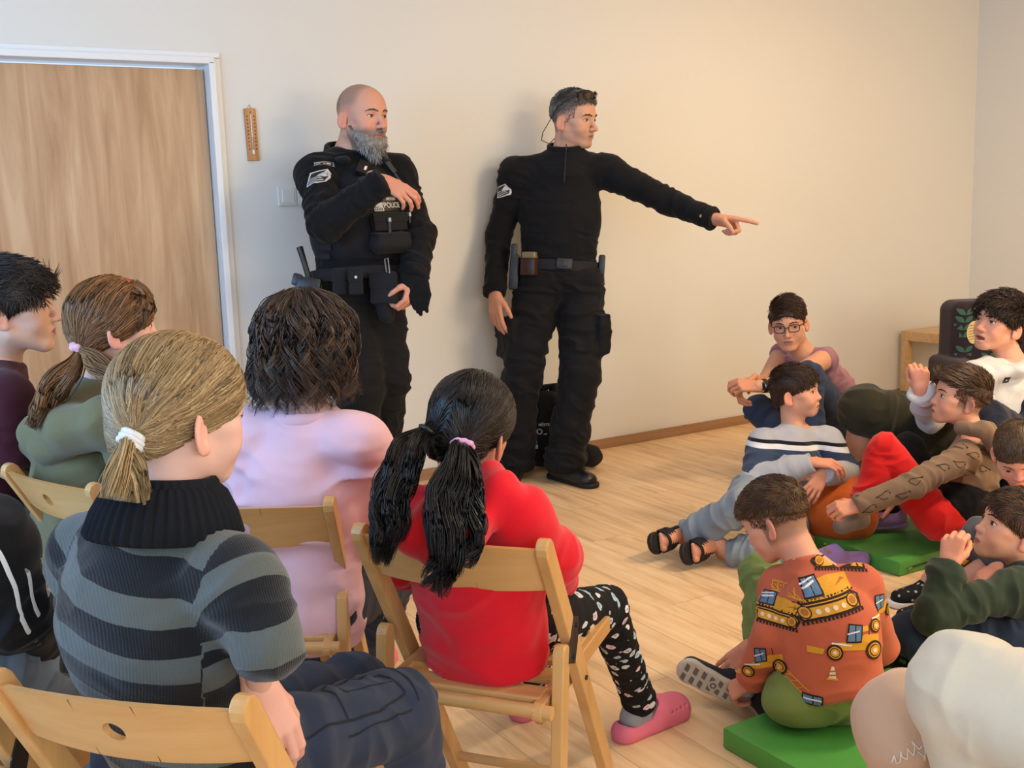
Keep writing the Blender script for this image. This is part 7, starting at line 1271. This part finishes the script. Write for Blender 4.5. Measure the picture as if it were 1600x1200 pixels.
def digger(kind, s=1.0):
    """construction vehicles of the shirt print: 0 yellow, 1 black, 2 cream, 3 blue, 4 white, 5 orange"""
    S = []
    if kind == 'excavator':
        S += [([(-.26, -.12), (.26, -.12), (.30, -.02), (.24, .03), (-.26, .03), (-.32, -.05)], 1, 0)]
        for i in range(16): a = -.28 + i * .036; S += [(rect(a, -.145, a + .022, -.115), 1, 0), (rect(a, .02, a + .022, .048), 1, 0)]
        S += [([(-.25, -.10), (.25, -.10), (.27, -.02), (.23, .01), (-.25, .01), (-.28, -.05)], 0, 1), (rect(-.2, -.015, .2, .0), 1, 2), (circ(-.22, -.045, .055), 1, 2), (circ(-.22, -.045, .045), 0, 3), (circ(-.22, -.045, .03), 5, 4), (circ(.21, -.045, .055), 1, 2), (circ(.21, -.045, .045), 0, 3), (circ(.21, -.045, .03), 5, 4)]
        S += [(circ(-.11 + i * .075, -.06, .022), 2, 3) for i in range(4)]
        S += [([(-.2, .03), (.28, .03), (.30, .14), (.12, .17), (.02, .17), (-.02, .06), (-.2, .05)], 0, 0), ([(-.18, .05), (.0, .05), (.02, .21), (-.13, .21)], 1, 1), ([(-.165, .065), (-.085, .065), (-.075, .195), (-.12, .195)], 3, 2), ([(-.075, .065), (-.015, .065), (.005, .195), (-.065, .195)], 3, 2), (bar(-.15, .13, -.02, .16, .014), 4, 3), (bar(-.15, .16, -.02, .19, .012), 4, 3), ([(.12, .09), (.26, .10), (.24, .12)], 5, 1)]
        for i in range(4): S += [(bar(-.2 - i * .04, .05 + i * .015, -.24 - i * .04, .14 + i * .015, .008), 0, 0), (bar(-.2 - i * .04, .14 + i * .015, -.24 - i * .04, .07 + i * .015, .008), 0, 0)]
        S += [(bar(-.2, .15, -.36, .21, .012), 0, 0), (bar(-.2, .05, -.36, .12, .012), 0, 0)]
    elif kind == 'tractor':
        S += [([(-.22, -.06), (.1, -.07), (.22, -.03), (.23, .05), (.08, .07), (-.02, .02), (-.22, .0)], 0, 0), ([(-.1, .0), (.04, .0), (.07, .15), (-.06, .17)], 1, 1), ([(-.085, .015), (-.02, .015), (-.005, .15), (-.05, .155)], 3, 2), ([(-.01, .015), (.03, .015), (.055, .14), (.005, .145)], 3, 2), (bar(-.08, .08, .03, .1, .012), 4, 3), (bar(.12, .06, .13, .14, .008), 1, 1), (bar(-.22, .0, -.05, -.02, .014), 4, 1)]
        for x, r in ((-.2, .07), (.16, .085)): S += [(circ(x, -.08, r, 22), 1, 2), (circ(x, -.08, r * .76), 0, 3), (circ(x, -.08, r * .62), 1, 4), (circ(x, -.08, r * .52), 0, 5), (circ(x, -.08, r * .25), 2, 6)]
        S += [([(-.42, -.09), (-.3, -.1), (-.28, -.05), (-.42, -.03)], 0, 0)]
    elif kind == 'cone':
        S += [(rect(-.05, -.06, .05, -.045), 0, 0), ([(-.035, -.045), (.035, -.045), (.012, .06), (-.008, .06)], 2, 1), (bar(-.03, -.02, .03, -.01, .012), 5, 2), (bar(-.02, .015, .02, .025, .012), 5, 2)]
    elif kind == 'boom':
        S += [(bar(-.3, .2, 0, -.1, .014), 0, 0), (bar(-.24, .23, .06, -.06, .014), 0, 0)] + [(bar(-.29 + .06 * i, .19 - .06 * i, -.21 + .055 * i, .2 - .055 * i, .009), 0, 0) for i in range(5)] + [([(-.02, -.2), (.2, -.22), (.2, -.1), (0, -.08)], 1, 1), ([(0, -.185), (.09, -.195), (.09, -.11), (.01, -.1)], 3, 2), ([(.105, -.2), (.185, -.205), (.185, -.115), (.105, -.11)], 3, 2), (bar(.01, -.14, .18, -.15, .016), 4, 3), (bar(-.04, -.24, .5, -.27, .03), 0, 0)]
    return [([(x * s, y * s) for x, y in p_], m, l) for p_, m, l in S]
def boy_diggers():
    J = grow({}, head=(1212, 812, 2.84), nb=(1262, 888, 2.78), ls=(1222, 918, 2.84), rs=(1342, 918, 2.74), le=(1205, 1000, 2.74), lw=(1172, 1064, 2.80), re=(1372, 1010, 2.84), rw=(1260, 1020, 3.04), pel=(1292, 1062, 2.70), lk=(1192, 900, 3.06), rk=(1330, 1040, 3.12), la=(1195, 1060, 2.96), ra=(1165, 1076, 2.90))
    J['lh'] = at(1262, 1075, 2.74); J['rh'] = at(1330, 1082, 2.72); J['hf'] = dh(-0.74, 0.52, -0.52); J['hu'] = dh(-0.28, 0.25, 0.85)
    p = Person((J['pel'][0], J['pel'][1], 0), 'boy in an orange shirt printed with diggers sitting on a green mat', J, hs=0.86, tone=(208, 152, 128), vox=0.0038, w=0.98, nose=0.85, brow=0.6); p.sc = 0.78; p.hz = 0.80; p.hv = 0.0025
    stub = [((128, 100, 84), lambda x, y, z: 0.75 * sstep(-0.075, -0.045, z + 0.1 * (0.02 - y)) * (y < 0.02) * (np.abs(x) < 0.082))]
    p.head(stub=stub, nr=0.044, vox=0.0024, flush=0.25, brows=(96, 70, 50), browt=0.002, look=(0, 1, -1)).limbs()
    J['rw'] = at(1172, 1012, 2.96); p.hand('r', dirv(-0.75, -0.65, -0.1), dirv(0.1, 0.5, -0.8), [(0.5, 0.6, 0.3)] * 4); p.hand('l', dirv(-0.5, -0.5, 0.6), dirv(-0.4, 0.6, -0.5), GRIP); p.done()
    hk = hairmat('hair_chestnut', (88, 64, 44), (130, 98, 70)); scalp(p, hk, h=0.007, front=0.062, back=-0.004, side=0.030, vox=0.0026); fade(p, hk, 9000, rad=0.0006); short_hair(p, hk, 5200, top=0.026, side=0.008, comb=(0.15, 0.9, 0.0), lift=0.3, rad=0.0009, mess=0.2, zt=(0.02, 0.07), fringe=0.008)
    p.top('printed_shirt', cloth('orange_cotton', (192, 100, 74), 0.9, 700, 0.3, 0.15, 0.03), chest=(0.116, 0.084), belly=(0.122, 0.094), hem=(0.130, 0.106), arm=(0.052, 0.046, 0.040), amp=0.006, base=0.3, sleeve=(1.0, 1.0), mid=at(1290, 985, 2.70), trap=0.042, neck=(0.046, 0.012), low=0.02, cut=0.055, stretch=20, vox=0.0034)
    Vt, Q = p.topM; mats = [flat('print_yellow_ochre', (218, 160, 48), 0.85), flat('print_ink', (40, 26, 26), 0.85), flat('print_cream', (232, 216, 196), 0.85), flat('print_blue', (92, 128, 168), 0.85), flat('print_white', (228, 230, 234), 0.85), flat('print_orange_brown', (176, 112, 52), 0.85)]
    ax = dirv(1, 0, 0); D = []
    def put(kind, px, py, d, rot, s, nrm_=None): c, s_ = math.cos(rot), math.sin(rot); n_ = nrm(-CZ if nrm_ is None else nrm_); ux = nrm(CX * c - CY * s_); ux = nrm(ux - n_ * (ux @ n_)); D.append(decal(digger(kind, s), None, Vt, Q, at(px, py, d), ux, np.cross(n_, ux), 1.0, seg=0.011, off=0.0015, lay=0.0006, depth=0.4))
    put('excavator', 1300, 945, 2.6, 0.30, 0.26); put('tractor', 1337, 1003, 2.6, 0.05, 0.26); put('excavator', 1332, 882, 2.62, 0.0, 0.22); put('cone', 1256, 882, 2.62, 0.25, 0.22); put('cone', 1303, 1054, 2.58, -0.05, 0.26); put('boom', 1262, 1078, 2.58, 0.0, 0.20); put('tractor', 1392, 960, 2.62, 0.2, 0.22)
    put('excavator', 1208, 965, 2.6, -0.15, 0.22, dirv(-0.25, 0.1, -1)); put('tractor', 1192, 1045, 2.6, 0.25, 0.22, dirv(-0.25, 0.1, -1)); add_decals(p.top_o, mats, D)
    gt = cloth('green_cotton', (116, 136, 76), 0.88, 700, 0.3, 0.1, 0.05); p.legs('green_trousers', gt, r=(0.074, 0.058, 0.050), hip=(0.122, 0.098, 0.080), amp=0.008, base=0.35, end=(0.9, 0.9), extra=lambda F, M: F.ell(at(1250, 1092, 2.70), (0.095, 0.08, 0.062)))
    NV = flat('navy_canvas', (30, 34, 48), 0.8); SO = flat('grubby_white_rubber', (196, 190, 176), 0.6); LN = flat('tread_grey', (110, 108, 102), 0.7)
    # near trainer on its side with the patterned sole to the viewer
    c = at(1112, 1066, 2.90); fd = dirv(-0.90, 0.42, 0.1); up = dirv(0.18, 0.30, 0.9); M = frame(fd, up); g = lambda x, y, z: c + M @ V3(x, y, z); L = 0.19
    F = SDF(0.02); F.cap(g(0, -0.055, 0.03), g(0, 0.06, 0.022), 0.030, 0.030); F.cap(g(0, -0.055, 0.03), g(0, -0.05, 0.065), 0.029, 0.030, fb=True); F.box(g(0, 0, -0.1), (0.2, 0.3, 0.1), M, r=0, k=0.003, op='s'); so = solid('trainer', F, 0.003, NV, p.o)
    S_ = SDF(0.02); S_.cap(g(0, -0.060, 0), g(0, 0.01, 0), 0.032, 0.029); S_.cap(g(0, 0.01, 0), g(-0.003, 0.062, 0), 0.029, 0.037); S_.box(g(0, 0, 0.105), (0.2, 0.3, 0.1), M, r=0, k=0.004, op='s'); S_.box(g(0, 0, -0.112), (0.2, 0.3, 0.1), M, r=0, k=0.004, op='s'); Vs, Qs = S_.mesh(0.0025); sol = new_mesh('sole', Vs, Qs, SO, so)
    T = []; 
    for k in range(7): y = -0.075 + 0.024 * k; w = 0.022 if k < 4 else 0.026; T += [(rect(-w, y, -0.006, y + 0.012, 0.004), 0, 0), (rect(0.002, y, w - 0.003, y + 0.012, 0.004), 0, 0)]
    T += [(circ(0.0, -0.005, 0.014), 1, 1), (circ(0, -0.005, 0.009), 0, 2), (circ(0, -0.005, 0.004), 1, 3)]; add_decals(sol, [LN, SO], [decal(T, None, Vs, Qs, g(0, 0, -0.03), -M[:, 0], M[:, 1], 1.0, seg=0.02, off=0.0006, depth=0.2)])
    F = SDF(0.01).cap(J['ra'], g(0, -0.05, 0.06), 0.030, 0.029); solid('sock', F, 0.003, WHITEF, p.o)
    shoe(p, at(1206, 1084, 2.84) * V3(1, 1, 0) + UP * 0.07, dh(-0.2, 0.9), UP, NV, SO, L=0.19, w=0.036, h=0.07, name='trainer', vox=0.004)
def knees(name, label, hip, knee, ank, tone, colr, rr, head, extra=None):
    J = {}; J['pel'] = at(*hip); kn = at(*knee); f = nrm((kn - J['pel']) * V3(1, 1, 0)); r = V3(f[1], -f[0], 0); J['nb'] = J['pel'] + UP * 0.46 - f * 0.10 + XR * 0.04; J['head'] = J['nb'] + UP * 0.17; J['hf'] = f; J['hu'] = UP; J['rs'] = J['nb'] + r * 0.16 - UP * 0.04; J['ls'] = J['nb'] - r * 0.16 - UP * 0.04
    for a_, sg in (('r', 1), ('l', -1)): J[a_ + 'e'] = J[a_ + 's'] - UP * 0.27 - f * 0.05; J[a_ + 'w'] = J[a_ + 'e'] + f * 0.14 - UP * 0.10; J[a_ + 'h'] = J['pel'] + r * 0.09 * sg
    J['rk'] = kn; J['ra'] = at(*ank); J['lk'] = J['lh'] + XR * 0.16 + AW * 0.37 - UP * 0.01; J['la'] = J['lk'] - UP * 0.38 + AW * 0.03
    p = Person((J['pel'][0], J['pel'][1], 0), label, J, hs=1.0, tone=tone, vox=0.005); p.sc = 0.95; p.hz = 0.95; p.head(nr=0.055, vox=0.004).limbs(); p.hand('r', AW, UP, vox=0.005); p.hand('l', AW, UP, vox=0.005); p.done(); scalp(p, H_BROWN, h=0.010, front=0.068, back=-0.06, vox=0.004); short_hair(p, H_BROWN, 2600, top=0.045, side=0.022, comb=(0.3, 0.7, 0.0), lift=0.2, rad=0.0014, mess=0.35)
    p.top('sweatshirt', colr, chest=(0.17, 0.115), belly=(0.16, 0.12), hem=(0.16, 0.12), arm=(0.064, 0.056, 0.048), vox=0.008, neck=(0.058, 0)); o = p.legs('sweatpants', colr, r=rr, hip=(0.17, 0.14, 0.11), amp=0.008, base=0.30, stretch=14, vox=0.0045, end=(0.98, 0.98))
    for a_ in 'lr': an = J[a_ + 'a'].copy(); an[2] = 0.08; shoe(p, an, dh(0, 1), UP, BLACK, WHITE, L=0.27, w=0.048, h=0.08, name='trainer', vox=0.01)
    seat_for(p, (kn - J['pel']) * V3(1, 1, 0), 'beech folding chair under the ' + label.split(',')[0].split(' with ')[0])
    return p, o
woman(); boy_jumper(); boy_digger_red(); boy_white(); person_navy(); boy_shorn(); boy_green(); boy_diggers()
BEI = cloth('beige_marl', (204, 174, 152), 0.92, 450, 0.5, 0.2, 0.05); CRM = cloth('cream_fleece', (214, 208, 190), 0.92, 450, 0.4, 0.2, 0.03)
pb, ob = knees('beige', 'person in beige sweatpants with a white signature print, cut off at the bottom', (1850, 1215, 1.78), (1420, 1132, 1.86), (1480, 1440, 1.92), (205, 160, 135), BEI, (0.090, 0.084, 0.075), None)
Vt, Q = pb.legM; S = []
for wd_, x0 in ((1.0, 0.0), (1.0, 0.045)):
    pts = [(x0 + 0.004 * k + 0.003 * math.sin(k * 2.1), 0.012 * math.sin(k * 1.9 + x0 * 30) + 0.002 * k) for k in range(14)]
    for a_, c_ in zip(pts[:-1], pts[1:]): S.append((bar(*a_, *c_, 0.0020), 0, 0))
add_decals(ob, [WHITE], [decal(S, None, Vt, Q, at(1408, 1204, 1.75), dirv(0.93, 0.35, 0), dirv(-0.35, 0.93, 0), 0.9, seg=0.01, off=0.002)])
pc, oc = knees('cream', 'person in cream sweatpants, one knee reaching into the bottom right corner', (1990, 1340, 1.34), (1512, 1080, 1.68), (1600, 1420, 1.74), (205, 160, 135), CRM, (0.115, 0.084, 0.072), None)
